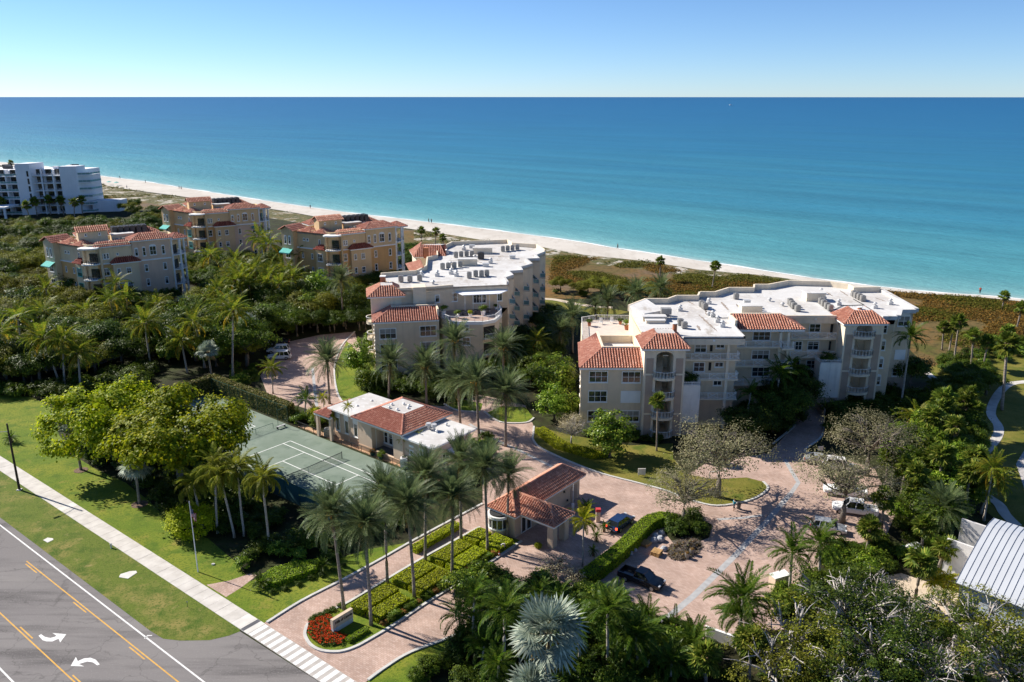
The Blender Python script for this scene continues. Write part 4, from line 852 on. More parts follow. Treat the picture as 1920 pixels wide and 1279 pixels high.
# terrace furniture: pots and plants stand on the terrace as things of their own (added with the planting)
# ================================================================== YELLOW VILLAS (three) AND FAR WHITE HOTEL
m_ochre = mat('ochre_stucco', (0.64, 0.37, 0.155), 0.9, 0.08, 0.3, 0.2, 10, coord='World', streak=.12)
m_cream = mat('cream_stucco', (0.72, 0.56, 0.36), 0.9, 0.06, 0.3, 0.2, 10, coord='World', streak=.12)
m_rose = mat('rose_stucco', (0.68, 0.48, 0.34), 0.9, 0.06, 0.3, 0.2, 10, coord='World', streak=.12)
m_teald = mat('teal_shutter', (0.07, 0.20, 0.22), 0.8, 0.1, 2)
m_tan = mat('tan_stucco', (0.68, 0.475, 0.26), 0.9, 0.07, 0.3, 0.2, 10, coord='World', streak=.14)
def villa(O, A, label, flip_end=False, teal=True, seed=0, skew=114):
    m_c = m_cream if seed == 1 else m_tan; B = thing('apartment_villa', (O[0], O[1], 0), label, 'building'); O = Vector(O)
    ca, sa = math.cos(A), math.sin(A); U = Vector((ca, sa)); Vv = Vector((-sa, ca))
    def L(u, v): return O + U * u + Vv * v
    wd = Vector((math.cos(R(skew)), math.sin(R(skew))))          # left facade direction (local)
    wn = Vector((-wd.y, wd.x))                                    # its outward normal (local)
    def LW(s, d=0): q = wd * s + wn * d; return L(q.x, q.y)
    foot = [L(1.2,0), L(19.5,0), L(22.0,3.0), L(22.0,12.0), L(18,14.5), L(8,15), LW(18.0,-10), LW(18.0,0), LW(1.2,0)]
    b = MB(); b.prism(foot, 0, 16.8, top=False); b.build('wall', m_c, B)
    b = MB(); b.prism(foot, 16.4, 16.8, bot=False); b.build('roof_slab', m_roofw, B)
    n = len(foot); parapet(B, foot + [foot[0]], 16.8, 17.5, .3, m_c)
    def wall_panel(u0, u1, z0, z1, m, d): b = MB(); b.prism([L(u0, -d), L(u1, -d), L(u1, 0.05), L(u0, 0.05)], z0, z1); return b.build('wall_panel', m, B)
    wall_panel(1.4, 4.8, 0, 12.3, m_ochre, .10); wall_panel(4.8, 11.0, 0, 12.4, m_c, 1.1); wall_panel(11.0, 19.3, 0, 12.2, m_rose if seed else m_ochre, .18)
    wall_panel(10.0, 19.4, 12.5, 17.6, m_c if seed != 1 else m_rose, .30); wall_panel(1.3, 10.0, 12.22, 12.55, m_trim, .3); wall_panel(11.0, 19.4, 12.15, 12.5, m_trim, .42)
    def win(u, z, w_, h_, nx, ny, d, **k): C = L(u, -d); return window(B, (C.x, C.y, z), U, w_, h_, nx, ny, **k)
    for z in (2.3, 6.3, 10.2):
        win(3.1, z, 1.8, 2.1, 2, 2, .10); win(6.0, z, .9, 1.7, 1, 2, 1.1); win(8.4, z, 1.2, 1.7, 2, 2, 1.1); win(12.9, z, .95, 2.0, 1, 2, .18); win(17.6, z, .95, 2.0, 1, 2, .18)
        if teal and z > 3:
            for u in (8.4, 12.9, 17.6):
                if (seed + int(u)) % 2: C = L(u, -.3 if u > 9 else -1.2); d3 = Vector((*perp(U), 0)); t3 = Vector((*U, 0)); b = MB(); p = Vector((*C, z + 1.3)); q = p + d3 * .9 - Vector((0, 0, .6)); b.add([p - t3 * .8, p + t3 * .8, q + t3 * .8, q - t3 * .8, q - t3 * .8 - Vector((0, 0, .2)), q + t3 * .8 - Vector((0, 0, .2))], [(0, 1, 2, 3), (3, 2, 5, 4), (0, 3, 4), (1, 5, 2)]); b.build('awning', m_teald, B)
    for u in (2.6, 3.3, 4.0): win(u, 14.3, .62, 1.5, 1, 2, 0)
    win(6.4, 14.6, .6, .6, 1, 1, 0); win(10.9, 14.6, .9, 2.0, 1, 2, .3, arch=True); win(12.8, 14.6, .85, 2.3, 1, 2, .3, arch=True); win(15.0, 14.7, 1.7, 2.4, 2, 2, .3, arch=True); win(17.6, 14.6, .85, 2.3, 1, 2, .3, arch=True)
    k = dict(sp=.5, course=.8, prof=3)
    hp = Hip(**k); a = [L(4.3,-1.7), L(11.5,-1.7), L(11.0,.4), L(4.8,.4)]
    hp.face((*a[0],12.5),(*a[1],12.5),(*L(9.9,.3),13.9),(*L(6.0,.3),13.9)); hp.face((*L(4.3,.4),12.5),(*a[0],12.5),(*L(6.0,.3),13.9)); hp.face((*a[1],12.5),(*L(11.5,.4),12.5),(*L(9.9,.3),13.9)); hp.tr.prism(a, 12.2, 12.48); hp.done(B, m_tiled)
    hp = Hip(**k); hp.face((*L(1.0,-.7),16.9),(*L(9.8,-.7),16.9),(*L(9.8,1.6),17.9),(*L(1.9,1.6),17.9)); hp.face((*L(1.0,2.0),16.9),(*L(1.0,-.7),16.9),(*L(1.9,1.6),17.9)); hp.tr.prism([L(1.0,-.7), L(9.8,-.7), L(9.8,0), L(1.0,0)], 16.6, 16.88); hp.done(B)
    hp = Hip(**k); hp.hip([L(9.4,-.9), L(20.1,-.9), L(20.1,5.4), L(9.4,5.4)], [L(12.6,2.1), L(16.9,2.1), L(16.9,2.3), L(12.6,2.3)], 17.7, 19.2); hp.done(B)
    b = MB(); b.prism([L(9.9,-.25), L(19.5,-.25), L(19.5,5.0), L(9.9,5.0)], 16.8, 17.45); b.build('tower_wall', m_c, B)
    hp = Hip(**k); hp.hip([L(19.6,.2), L(24.2,.6), L(24.2,6.0), L(19.6,6.0)], [L(21.6,2.9), L(22.0,2.9), L(22.0,3.3), L(21.6,3.3)], 17.2, 18.4); hp.done(B)
    for (u, v, s_) in ((16.5,12.0,2.6),(7.5,14.0,2.6),(1.5,16.5,2.6)):
        hp = Hip(**k); hp.hip([L(u - s_, v - s_), L(u + s_, v - s_), L(u + s_, v + s_), L(u - s_, v + s_)], [L(u - .1, v - .1), L(u + .1, v - .1), L(u + .1, v + .1), L(u - .1, v + .1)], 18.1, 19.4); hp.done(B); b = MB(); b.prism([L(u - s_ + .5, v - s_ + .5), L(u + s_ - .5, v - s_ + .5), L(u + s_ - .5, v + s_ - .5), L(u - s_ + .5, v + s_ - .5)], 16.8, 18.0); b.build('tower_wall', m_c, B)
    # balconies stacked at the right end, with columns
    for l in (.6, 4.6, 8.6, 12.6):
        out = [L(19.6,.3), L(22.2,.6), L(23.8,2.6), L(24.0,9.5), L(22.0,9.5), L(22.0,3.0), L(19.5,0.1)]
        b = MB(); b.prism(out, l, l + .3); g_ = b.build('balcony', m_trim, B); railing(g_, out[:4], l + .3, 1.05, .5, m=m_metald)
        panel(B, 'balcony_door', (*((L(19.5,0) + L(22,3)) / 2), l + 1.6), (L(22,3) - L(19.5,0)).normalized(), 2.8, 2.4, m_glass, .04); panel(B, 'balcony_door', (*L(22.0,6.5), l + 1.6), Vv, 4.5, 2.4, m_glass, .04)
    for q in (L(19.9,.35), L(22.1,.75), L(23.65,2.8), L(23.8,9.3)): b = MB(); b.cyl(q.x, q.y, 0, 17.0, .3, .3, 8); b.build('column', m_trim, B)
    # curved balconies at the bend
    c = L(.2, .6)
    for l in (.6, 4.6, 8.6, 12.6):
        aw = math.degrees(A); arc = [c + Vector((math.cos(R(aw + t_)), math.sin(R(aw + t_)))) * 2.5 for t_ in range(-62, -180, -13)]
        b = MB(); b.prism([LW(2.2,.1)] + arc[::-1] + [L(2.2,-.1)], l - .1, l + .2); g_ = b.build('balcony', m_trim, B)
        railing(g_, arc, l + .2, 1.05, .5, m=m_metald)
        if l > 1: panel(B, 'balcony_door', (*L(.8,.12), l + 1.5), (L(1.2,0) - LW(1.2,0)).normalized(), 1.9, 2.4, m_glass, .5)
    for q in (L(2.3,-.5), LW(2.3,.5)): b = MB(); b.cyl(q.x, q.y, 0, 16.9, .35, .35, 8); b.build('column', m_c, B)
    b = MB(); arc = [c + Vector((math.cos(R(aw + t_)), math.sin(R(aw + t_)))) * 2.9 for t_ in range(-60, -185, -12)]; b.prism([LW(2.6,0)] + arc[::-1] + [L(2.6,0)], 16.6, 16.95); b.build('balcony_roof', m_trim, B)
    # left facade: panels, bays, shutters, gable with arched windows and awnings
    def lp(s0, s1, z0, z1, m, d): b = MB(); b.prism([LW(s0, d), LW(s1, d), LW(s1, -.05), LW(s0, -.05)], z0, z1); return b.build('wall_panel', m, B)
    lp(2.6, 6.0, 0, 12.4, m_c, .9); lp(6.2, 13.4, 0, 12.2, m_ochre, .15); lp(2.4, 13.5, 12.2, 12.5, m_trim, .35); lp(13.6, 18.0, 0, 17.2, m_c, 1.6)
    wt = -(L(*wd) - O).normalized()
    def lwin(s, z, w_, h_, nx, ny, d, **k_): C = LW(s, d); return window(B, (C.x, C.y, z), wt, w_, h_, nx, ny, **k_)
    for z in (2.3, 6.3, 10.2):
        lwin(4.3, z, 1.9, 2.2, 3, 2, .9, frame=m_teal if seed else m_trim); lwin(8.0, z, .7, 1.6, 1, 2, .15); lwin(11.5, z, .7, 1.6, 1, 2, .15); lwin(15.8, z, 1.9, 2.0, 2, 2, 1.6)
    lwin(5.0, 14.5, .7, 1.4, 1, 2, 0); lwin(9.5, 14.8, .8, .8, 1, 1, 0); lwin(10.8, 14.8, .8, .8, 1, 1, 0); lwin(14.9, 14.4, .9, 2.3, 1, 2, 1.6, arch=True); lwin(16.5, 14.4, .9, 2.3, 1, 2, 1.6, arch=True)
    for z in (12.0, 4.2):
        n3 = Vector((*(LW(1, 1) - LW(1, 0)), 0)); t3 = Vector((*wt, 0)); p = Vector((*LW(15.8, 1.62), z)); b = MB(); q = p + n3 * 1.7 - Vector((0, 0, 1.0)); b.add([p - t3 * 2, p + t3 * 2, q + t3 * 2, q - t3 * 2, q - t3 * 2 - Vector((0, 0, .25)), q + t3 * 2 - Vector((0, 0, .25))], [(0, 1, 2, 3), (3, 2, 5, 4), (0, 3, 4), (1, 5, 2)]); b.build('awning', m_teal, B)
    hp = Hip(**k); hp.face((*LW(4.6,-.2),12.5),(*LW(2.2,1.5),12.5) ,(*LW(4.3,.1),13.8)); hp.face((*LW(6.4,1.5),12.5),(*LW(2.2,1.5),12.5),(*LW(3.4,.05),13.8),(*LW(5.2,.05),13.8)); hp.done(B, m_tiled)
    hp = Hip(**k); hp.face((*LW(13.0,2.3),17.2),(*LW(13.0,-4),17.2),(*LW(15.8,-4),18.6),(*LW(15.8,2.3),18.6)); hp.face((*LW(18.6,-4),17.2),(*LW(18.6,2.3),17.2),(*LW(15.8,2.3),18.6),(*LW(15.8,-4),18.6)); hp.done(B)
    b = MB(); b.tri((*LW(13.6,1.6),17.2),(*LW(18.0,1.6),17.2),(*LW(15.8,1.6),18.4)); b.build('gable', m_c, B)
    hp = Hip(**k)
    for s0, s1 in ((2.4,7.0),(7.4,12.6)): hp.face((*LW(s1,.8),17.0),(*LW(s0,.8),17.0),(*LW((s0 + s1) / 2,-1.6),18.3)); hp.face((*LW(s0,.8),17.0),(*LW(s0,-3.5),17.0),(*LW((s0 + s1) / 2,-1.6),18.3)); hp.face((*LW(s1,-3.5),17.0),(*LW(s1,.8),17.0),(*LW((s0 + s1) / 2,-1.6),18.3))
    hp.done(B)
    # penthouse with gabled roof, plant box, condensers
    p0 = [L(-1.5,5.5), L(5.5,5.5), L(5.5,9.0), L(-1.5,9.0)]; b = MB(); b.prism(p0, 16.8, 20.4); b.add([(*p0[1],20.4),(*p0[2],20.4),(*((p0[1] + p0[2]) / 2),21.3),(*p0[0],20.4),(*p0[3],20.4),(*((p0[0] + p0[3]) / 2),21.3)], [(0,1,2),(4,3,5)]); b.build('penthouse_wall', m_c, B)
    for u in (.3, 3.6): C = L(u, 5.5); window(B, (C.x, C.y, 19.4), U, .6, .7, 1, 1)
    hp = Hip(**k); hp.face((*L(-2.0,4.9),20.2),(*L(6.0,4.9),20.2),(*L(6.0,7.25),21.4),(*L(-2.0,7.25),21.4)); hp.face((*L(6.0,9.6),20.2),(*L(-2.0,9.6),20.2),(*L(-2.0,7.25),21.4),(*L(6.0,7.25),21.4)); hp.done(B)
    b = MB(); b.prism([L(6.5,6.2), L(12.0,6.2), L(12.0,9.0), L(6.5,9.0)], 16.8, 18.7); b.build('plant_housing', m_c, B); b = MB(); b.prism([L(6.4,6.1), L(12.1,6.1), L(12.1,9.1), L(6.4,9.1)], 18.7, 18.85); b.build('plant_roof', m_roofw, B)
    for i in range(6):
        for j in range(2): q = L(8.0 + i * 1.5, 10.4 + j * 1.5); ac_unit(B, q.x, q.y, 17.9, 1.25, 2.3, A, m_metald)
    b = MB(); b.prism([L(7.2,9.7), L(16.4,9.7), L(16.4,12.7), L(7.2,12.7)], 17.6, 17.9); b.build('plant_platform', m_metal, B)
    for i in range(4):
        for j in range(2): q = L(7.6 + i * 2.8, 10.0 + j * 2.4); b = MB(); b.bar((*q, 16.8), (*q, 17.6), .2); b.build('platform_leg', m_metal, B)
    for i in range(3): q = L(7.6 + i * 1.6, 4.6); ac_unit(B, q.x, q.y, 16.85, 1.0, 1.1, A)
    return B
villa((-50.0, 226.5), R(36.5), 'ochre apartment villa with red hip roofs and teal awnings, just left of the saw-tooth block', seed=0, teal=False)
villa((-103.5, 269.5), R(31.5), 'ochre apartment villa with small teal window awnings, farthest of the three red-roofed villas', seed=2)
villa((-108.0, 206.5), R(34.7), 'rose and cream apartment villa above dark green trees, leftmost of the three red-roofed villas', seed=1, teal=False)
# ---- far white hotel
HB = thing('hotel_building', (-222, 395, 0), 'far white modern hotel with stacked balconies at the left edge', 'building')
m_hw = mat('hotel_white', (0.74, 0.75, 0.77), 0.8, 0.05, 0.2, coord='World', streak=.06)
hA, hB = Vector((-268, 386)), Vector((-232, 388)); hC = Vector((-226.5, 390)); hD = Vector((-206, 397)); hE = Vector((-203, 409)); hF = Vector((-268, 412))
b = MB(); b.prism([hA + Vector((0, 3)), hB + Vector((0, 3)), hC + Vector((0, 4)), Vector((-215.5, 396)), hD, hE, hF], 0, 20.5); b.build('wall', m_hw, HB)
b = MB(); b.prism([hB, hC, hC + Vector((2, 9)), hB + Vector((1, 9))], 0, 23.8); b.prism([Vector((-213.5,391.5)), Vector((-206.5,393.5)), Vector((-205.5,400)), Vector((-213.0,398))], 0, 22.3); b.build('fin_tower', m_hw, HB)
for l in range(6):
    z = .6 + l * 3.5; b = MB(); b.prism([hA, hB, hB + Vector((0, 3.2)), hA + Vector((0, 3.2))], z - .25, z + .1); g_ = b.build('balcony', m_hw, HB); railing(g_, [hA, hB], z + .1, 1.0, 2.0, m=m_hw, glass=m_glassrail)
    b = MB(); pc = [Vector((-226,391)), Vector((-222,391.6)), Vector((-219,391)), Vector((-213.4,392.5))]; b.prism(pc + [Vector((-213.4,397)), Vector((-226,395))], z - .25, z + .1); g_ = b.build('balcony', m_hw, HB); railing(g_, pc, z + .1, 1.0, 1.2, m=m_hw)
    b = MB(); pe = [Vector((-206.4,394)), Vector((-201.5,395.5)), Vector((-200.5,404)), Vector((-204,405))]; b.prism(pe, z - .25, z + .1); g_ = b.build('balcony', m_hw, HB); railing(g_, pe[:3], z + .1, 1.0, 1.2, m=m_hw, glass=m_glassrail)
    for k in range(7): q = hA + (hB - hA) * ((k + .5) / 7) + Vector((0, 2.97)); panel(HB, 'window', (*q, z + 1.6), (hB - hA).normalized(), 3.6, 2.4, m_glass, .05)
    for k in range(3): q = Vector((-224.5 + k * 4.0, 394.25 + k * .75)); panel(HB, 'window', (*q, z + 1.6), Vector((.98, .19)).normalized(), 2.6, 2.4, m_glass, .4)
    if l: C = hB + (hC - hB) * .8; panel(HB, 'window', (*C, z + 1.0), (hC - hB).normalized(), .8, 2.6, m_glass, .03)
for k in range(8): q = hA + (hB - hA) * (k / 7); b = MB(); b.box(q.x - .25, q.x + .25, q.y + .05, q.y + 3.0, 0, 21.0); b.build('fin_wall', m_hw, HB)
for q in ((-222.3,391.3),(-217,391.5)): b = MB(); b.box(q[0] - .3, q[0] + .3, q[1], q[1] + .6, 0, 21); b.build('column', m_hw, HB)
b = MB(); b.prism([Vector((-262,373)), Vector((-232,375)), Vector((-232,386)), Vector((-262,385))], 4.5, 5.4); b.build('entrance_canopy', m_hw, HB)
for k in range(5): b = MB(); q = Vector((-260 + k * 6.8, 373.8 + k * .4)); b.box(q.x - .4, q.x + .4, q.y, q.y + .8, 0, 4.5); b.build('canopy_column', m_hw, HB)
b = MB(); b.prism([Vector((-203.5,398)), Vector((-192,401)), Vector((-191,408)), Vector((-203,406))], 0, 5.5); b.build('pool_wall', m_hw, HB)
rr = random.Random(4)
for k in range(16): x = rr.uniform(-262, -208); b = MB(); s_ = rr.uniform(.8, 2.2); y = 400 + rr.uniform(-2, 6); b.box(x - s_, x + s_, y - 1, y + 1, 20.5, 20.5 + rr.uniform(.8, 2.0)); b.build('roof_plant', m_metald if k % 2 else m_hw, HB)
# ================================================================== CLUBHOUSE, COURTS, GATEHOUSE, METAL-ROOF BUILDING
CO = Vector((-42.252, 115.53)); CU = Vector((0.77709, -0.62939)); CV = Vector((0.62939, 0.77709))
def K(u, v): return CO + CU * u + CV * v
# ---- tennis courts
m_court = layered('court_green', (0.165, 0.21, 0.165), [((0.20, 0.245, 0.20), 0.2, .42, .6), ((0.135, 0.18, 0.14), 0.5, .52, .68), ((0.23, 0.255, 0.215), 1.4, .62, .8)], rough=.9, bump=.1, bscale=30)
m_line = mat('court_line', (0.72, 0.73, 0.70), 0.8, 0.06, 2)
sheet('tennis_court', [K(-4.6,-3.0), K(29,-3.0), K(29,13.6), K(-4.6,13.6)], 0.02, m_court)
sheet('tennis_court', [K(-30,-3.0), K(-6.8,-3.0), K(-6.8,13.6), K(-30,13.6)], 0.02, m_court)
sheet('court_gap', [K(-6.8,-3), K(-4.6,-3), K(-4.6,13.6), K(-6.8,13.6)], 0.018, mat('court_gap', (0.15, 0.195, 0.155), .9, .1, .5))
tc0, tc1 = bpy.data.objects['tennis_court'], bpy.data.objects['tennis_court.001']
def cl(u0, u1, v0, v1, par, wd=.07):
    if abs(u1 - u0) > abs(v1 - v0): pts = [K(u0, v0 - wd), K(u1, v0 - wd), K(u1, v0 + wd), K(u0, v0 + wd)]
    else: pts = [K(u0 - wd, v0), K(u0 + wd, v0), K(u0 + wd, v1), K(u0 - wd, v1)]
    sheet('court_line', pts, .026 + (.001 if abs(u1 - u0) > abs(v1 - v0) else 0), m_line, par)
for o_, par in ((0, tc0), (-33.5, tc1)):
    for v in (-1.37, 0, 8.23, 9.6): cl(max(o_, -29.8), o_ + 23.77, v, v, par)
    if o_ == 0: cl(o_, o_, -1.37, 9.6, par)
    cl(o_ + 23.77, o_ + 23.77, -1.37, 9.6, par); cl(o_ + 18.285, o_ + 18.285, 0, 8.23, par)
    if o_ == 0: cl(5.485, 5.485, 0, 8.23, par); cl(5.485, 18.285, 4.115, 4.115, par)
net = thing('tennis_net', (*K(11.885, 4.1), 0), 'dark tennis net across the near green court', 'net')
for v in (-2.3, 10.5): q = K(11.885, v); b = MB(); b.cyl(q.x, q.y, 0, 1.2, .06, .06, 8); b.build('net_post', m_metald, net)
b = MB()
for i in range(64): v = -2.3 + 12.8 * i / 63; q = K(11.885, v); h = .93 + .14 * abs(v - 4.1) / 6.4; b.bar((q.x, q.y, .03), (q.x, q.y, h), .022)
for i in range(6):
    for s_ in (0, 1): a, c = K(11.885, -2.3 if s_ == 0 else 4.1), K(11.885, 4.1 if s_ == 0 else 10.5); za = .05 + i * .17; b.bar((*a, za), (*c, za), .02)
b.build('mesh', m_metald, net, kind='stuff')
b = MB(); a, m_, c = K(11.885,-2.3), K(11.885,4.1), K(11.885,10.5); b.bar((*a, 1.07), (*m_, .93), .05, .09); b.bar((*m_, .93), (*c, 1.07), .05, .09); b.build('tape', mat('net_tape', (0.05, 0.055, 0.06), .8), net)
b = MB(); b.bar((*m_, .02), (*m_, .93), .05); b.build('centre_strap', m_trim, net)
m_fence = mat('fence_green', (0.02, 0.075, 0.055), .6, .1, 2); m_screen = mat('windscreen', (0.018, 0.075, 0.085), .9, .12, .6, coord='World')
def fence(pts, h, label, screen=False, wire=True, sp=3.0, m=None):
    P = [Vector(p) for p in pts]; f = thing('court_fence', (*P[0], 0), label, 'fence'); m = m or m_fence
    for i, (a, c) in enumerate(zip(P, P[1:])):
        L_ = (c - a).length; n = max(1, int(round(L_ / sp)))
        for k in range(n + (1 if i == len(P) - 2 else 0)): q = a + (c - a) * k / n; b = MB(); b.cyl(q.x, q.y, 0, h, .04, .04, 6); b.build('post', m, f)
        b = MB(); b.bar((*a, h), (*c, h), .05); b.build('top_rail', m, f)
        if screen:
            d = Vector((-(c - a).y, (c - a).x)).normalized() * .03
            b = MB(); b.quad((*(a + d), .1), (*(c + d), .1), (*(c + d), h - .05), (*(a + d), h - .05)); b.quad((*(a + d * 2), .1), (*(a + d * 2), h - .05), (*(c + d * 2), h - .05), (*(c + d * 2), .1)); b.build('windscreen', m_screen, f)
        elif wire:
            b = MB(); nw = int(L_ / .28)
            for k in range(nw):
                q = a + (c - a) * k / nw; q2 = a + (c - a) * min(nw, k + 3.2 * h) / nw if False else a + (c - a) * min(1, (k + h / .28) / nw)
                hh = h * min(1.0, (1 - k / nw) * nw * .28 / h); b.bar((*q, .05), (*q2, hh), .008); q3 = a + (c - a) * max(0, (k - h / .28) / nw); b.bar((*q, .05), (*q3, h * min(1.0, k * .28 / h)), .008)
            b.build('wire', m, f, kind='stuff')
    return f
fence([K(-30,14.0), K(-6.6,14.0), K(-6.6,12.0)], 3.0, 'tall green chain-link fence beside the clipped vine hedge of the far court')
fence([K(10,-3.2), K(29.2,-3.2)], 3.0, 'blue-green windscreen fence along the near side of the near court', screen=True)
fence([K(29.2,-3.2), K(29.2,13.8)], 3.0, 'green windscreen fence at the palm end of the near court', screen=True)
fence([K(-4.4,14.0), K(29.2,14.0)], 1.05, 'low dark mesh fence between near court and clubhouse', sp=2.4, m=m_metald)
fence([K(-6.6,-2.5), K(-6.6,11.0)], 1.0, 'low mesh divider between the two courts', sp=3.3)
fence([K(-30,-3.2), K(10,-3.2)], 3.0, 'green chain-link fence behind the big shade trees')
# bench with shade by the court gate
bench = thing('court_bench', (*K(-5.6, 12.0), 0), 'small grey bench at the corner between the two courts', 'bench')
for k in range(3): b = MB(); q = K(-5.9 + k * .16, 12.0); b.bar((*K(-5.9 + k * .16, 11.2), .45), (*K(-5.9 + k * .16, 12.8), .45), .13, .04); b.build('seat_slat', m_galv, bench)
for v in (11.3, 12.7): b = MB(); b.bar((*K(-5.8, v), 0), (*K(-5.8, v), .43), .3, .06); b.build('leg', m_metald, bench)
# sports bags / equipment
# ---- clubhouse
CB = thing('clubhouse', (*K(16, 19), 0), 'single-storey clubhouse with red hip roof and white flat roofs beside the tennis court', 'building')
m_club = mat('club_stucco', (0.62, 0.48, 0.36), .9, .07, .6, .2, 12, coord='World', streak=.1); m_clubb = mat('club_base', (0.47, 0.32, 0.215), .9, .07, .6, coord='World')
def kp(b, u0, u1, v0, v1, z0, z1): return b.prism([K(u0, v0), K(u1, v0), K(u1, v1), K(u0, v1)], z0, z1)
b = MB(); kp(b, 11.1, 14.2, 14.7, 24.2, 0, 5.3); kp(b, 19.1, 21.2, 14.7, 24.2, 0, 5.3); kp(b, 14.2, 19.1, 17.0, 24.2, 0, 5.3); kp(b, 14.2, 19.1, 14.7, 15.0, 4.5, 5.3); kp(b, 14.2, 19.1, 14.7, 15.0, 0, .75); b.build('wall', m_club, CB)
b = MB(); kp(b, 4.2, 11.1, 15.3, 23.2, 0, 5.05); kp(b, 21.2, 27.4, 15.0, 23.2, 0, 4.8); b.build('wing_wall', m_club, CB)
b = MB(); kp(b, 4.15, 11.05, 15.2, 15.32, 0, 1.1); kp(b, 11.05, 14.2, 14.6, 14.72, 0, .9); kp(b, 14.2, 21.3, 14.6, 14.72, 0, .72); b.build('plinth', m_clubb, CB)
b = MB(); kp(b, 3.7, 10.7, 14.8, 23.6, 5.05, 5.25); b.build('wing_roof', m_roofw, CB); b = MB(); kp(b, 21.4, 28.0, 14.4, 23.7, 4.8, 5.02); b.build('wing_roof', m_roofw, CB)
b = MB(); kp(b, 21.35, 28.06, 14.3, 14.45, 4.72, 5.0); kp(b, 3.6, 10.7, 14.7, 14.8, 4.95, 5.22); kp(b, 28.0, 28.1, 14.3, 23.7, 4.72, 5.0); b.build('fascia', m_trim, CB)
hp = Hip(sp=.34, course=.42); hp.hip([K(10.4,13.9), K(21.9,13.9), K(21.9,25.0), K(10.4,25.0)], [K(13.9,17.2), K(18.9,17.2), K(18.9,21.8), K(13.9,21.8)], 5.5, 7.05); hp.done(CB)
hp = Hip(sp=.34, course=.42); hp.face((*K(1.6,13.4),4.2),(*K(5.6,13.4),4.2),(*K(4.6,15.2),5.1),(*K(3.4,15.2),5.1)); hp.face((*K(1.6,20),4.2),(*K(1.6,13.4),4.2),(*K(3.4,15.2),5.1),(*K(3.4,20),5.1)); hp.tr.prism([K(1.6,13.4), K(5.6,13.4), K(5.6,14), K(2.2,14), K(2.2,20), K(1.6,20)], 3.9, 4.18); hp.done(CB)
for u, v in ((2.0,13.9),(5.2,14.0),(2.0,18)): q = K(u, v); b = MB(); b.box(-.25, .25, -.25, .25, 0, 4.0, math.atan2(CU.y, CU.x), tuple(q)); b.build('column', m_club, CB)
def cw(u, v, z, w_, h_, nx, ny, **k): C = K(u, v); return window(CB, (C.x, C.y, z), CU, w_, h_, nx, ny, **k)
for u in (5.4, 7.6, 9.8): cw(u, 15.3, 2.6, 1.0, 2.3, 1, 1, trim=.1); panel(CB, 'shutter_box', (*K(u, 15.3), 4.2), CU, 1.15, .9, m_trim, .12)
for u, w_ in ((15.0, .9), (16.1, 1.0)): cw(u, 17.0, 2.4, w_, 2.3, 1, 2, trim=.12)
for u in (17.1, 18.1): cw(u, 17.0, 1.75, .95, 3.2, 1, 2, trim=.13, sill=False)
b = MB(); q = K(14.0, 15.6); b.cyl(q.x, q.y, .1, 4.4, .22, .22, 10); b.build('column', m_trim, CB)
sheet('porch_floor', [K(14.2,15.0), K(19.1,15.0), K(19.1,17.0), K(14.2,17.0)], .62, mat('porch', (.12, .115, .12), .8), CB)
for u in (22.8, 25.0): cw(u, 15.0, 2.6, .8, .8, 1, 1); panel(CB, 'shutter_box', (*K(u, 15.0), 3.6), CU, .95, .35, m_trim, .1)
window(CB, (*K(27.4, 17.5), 2.2), CV, 1.6, 1.6, 2, 2); b = MB(); b.bar((*K(27.5,19.0), 3.4), (*K(29.0,19.0), 3.2), 3.0, .08); b.build('awning', m_trim, CB)
for px, py in ((734.6,759),(757,758.5),(767,761.5),(730,765),(745,769),(765,766)): p = G(px, py, 7.15); b = MB(); b.cyl(p.x, p.y, 7.1, 7.35, .16, .16, 8); b.cyl(p.x, p.y, 7.35, 7.5, .26, .06, 8); b.build('roof_vent', m_trim, CB)
for px, py in ((670,763),(697,753.5),(837,797),(819,810)): p = G(px, py, 5.1); b = MB(); b.cyl(p.x, p.y, 5.0, 5.35, .16, .16, 8); b.cyl(p.x, p.y, 5.35, 5.5, .26, .06, 8); b.build('roof_vent', m_trim, CB)
for px, py in ((804,804),(814,806)): p = G(px, py, 5.1); b = MB(); b.cyl(p.x, p.y, 5.0, 5.7, .22, .22, 10); b.cyl(p.x, p.y, 5.7, 6.05, .5, .42, 10); b.build('exhaust_fan', m_galv, CB)
sheet('court_terrace', [K(-4,14.1), K(29,14.1), K(29,14.6), K(21,14.6), K(11,14.6), K(11,15.2), K(4,15.2), K(-4,15.2)], .03, mat('terrace_peach', (.52, .33, .20), .9, .1, 1, coord='World'))
for i, (u, v, kk) in enumerate(((3.2, 14.75, 0), (21.7, 14.4, 1))):
    h_ = thing('heat_pump', (*K(u, v), 0), ('grey' if kk == 0 else 'tall white') + ' round-topped air-conditioning unit against the clubhouse wall, ' + ('at the far end' if kk == 0 else 'at the palm end'), 'air conditioner')
    q = K(u, v); b = MB(); s_ = .55; b.box(q.x - s_, q.x + s_, q.y - s_, q.y + s_, 0, 1.3 + kk * .3); b.build('cabinet', m_galv if kk else m_metal, h_); b = MB(); b.cyl(q.x, q.y, 1.3 + kk * .3, 1.42 + kk * .3, .5, .5, 14); b.build('fan_ring', m_trim if kk else m_galv, h_); b = MB(); b.cyl(q.x, q.y, 1.42 + kk * .3, 1.45 + kk * .3, .38, .38, 14); b.build('fan_grille', m_metald, h_)
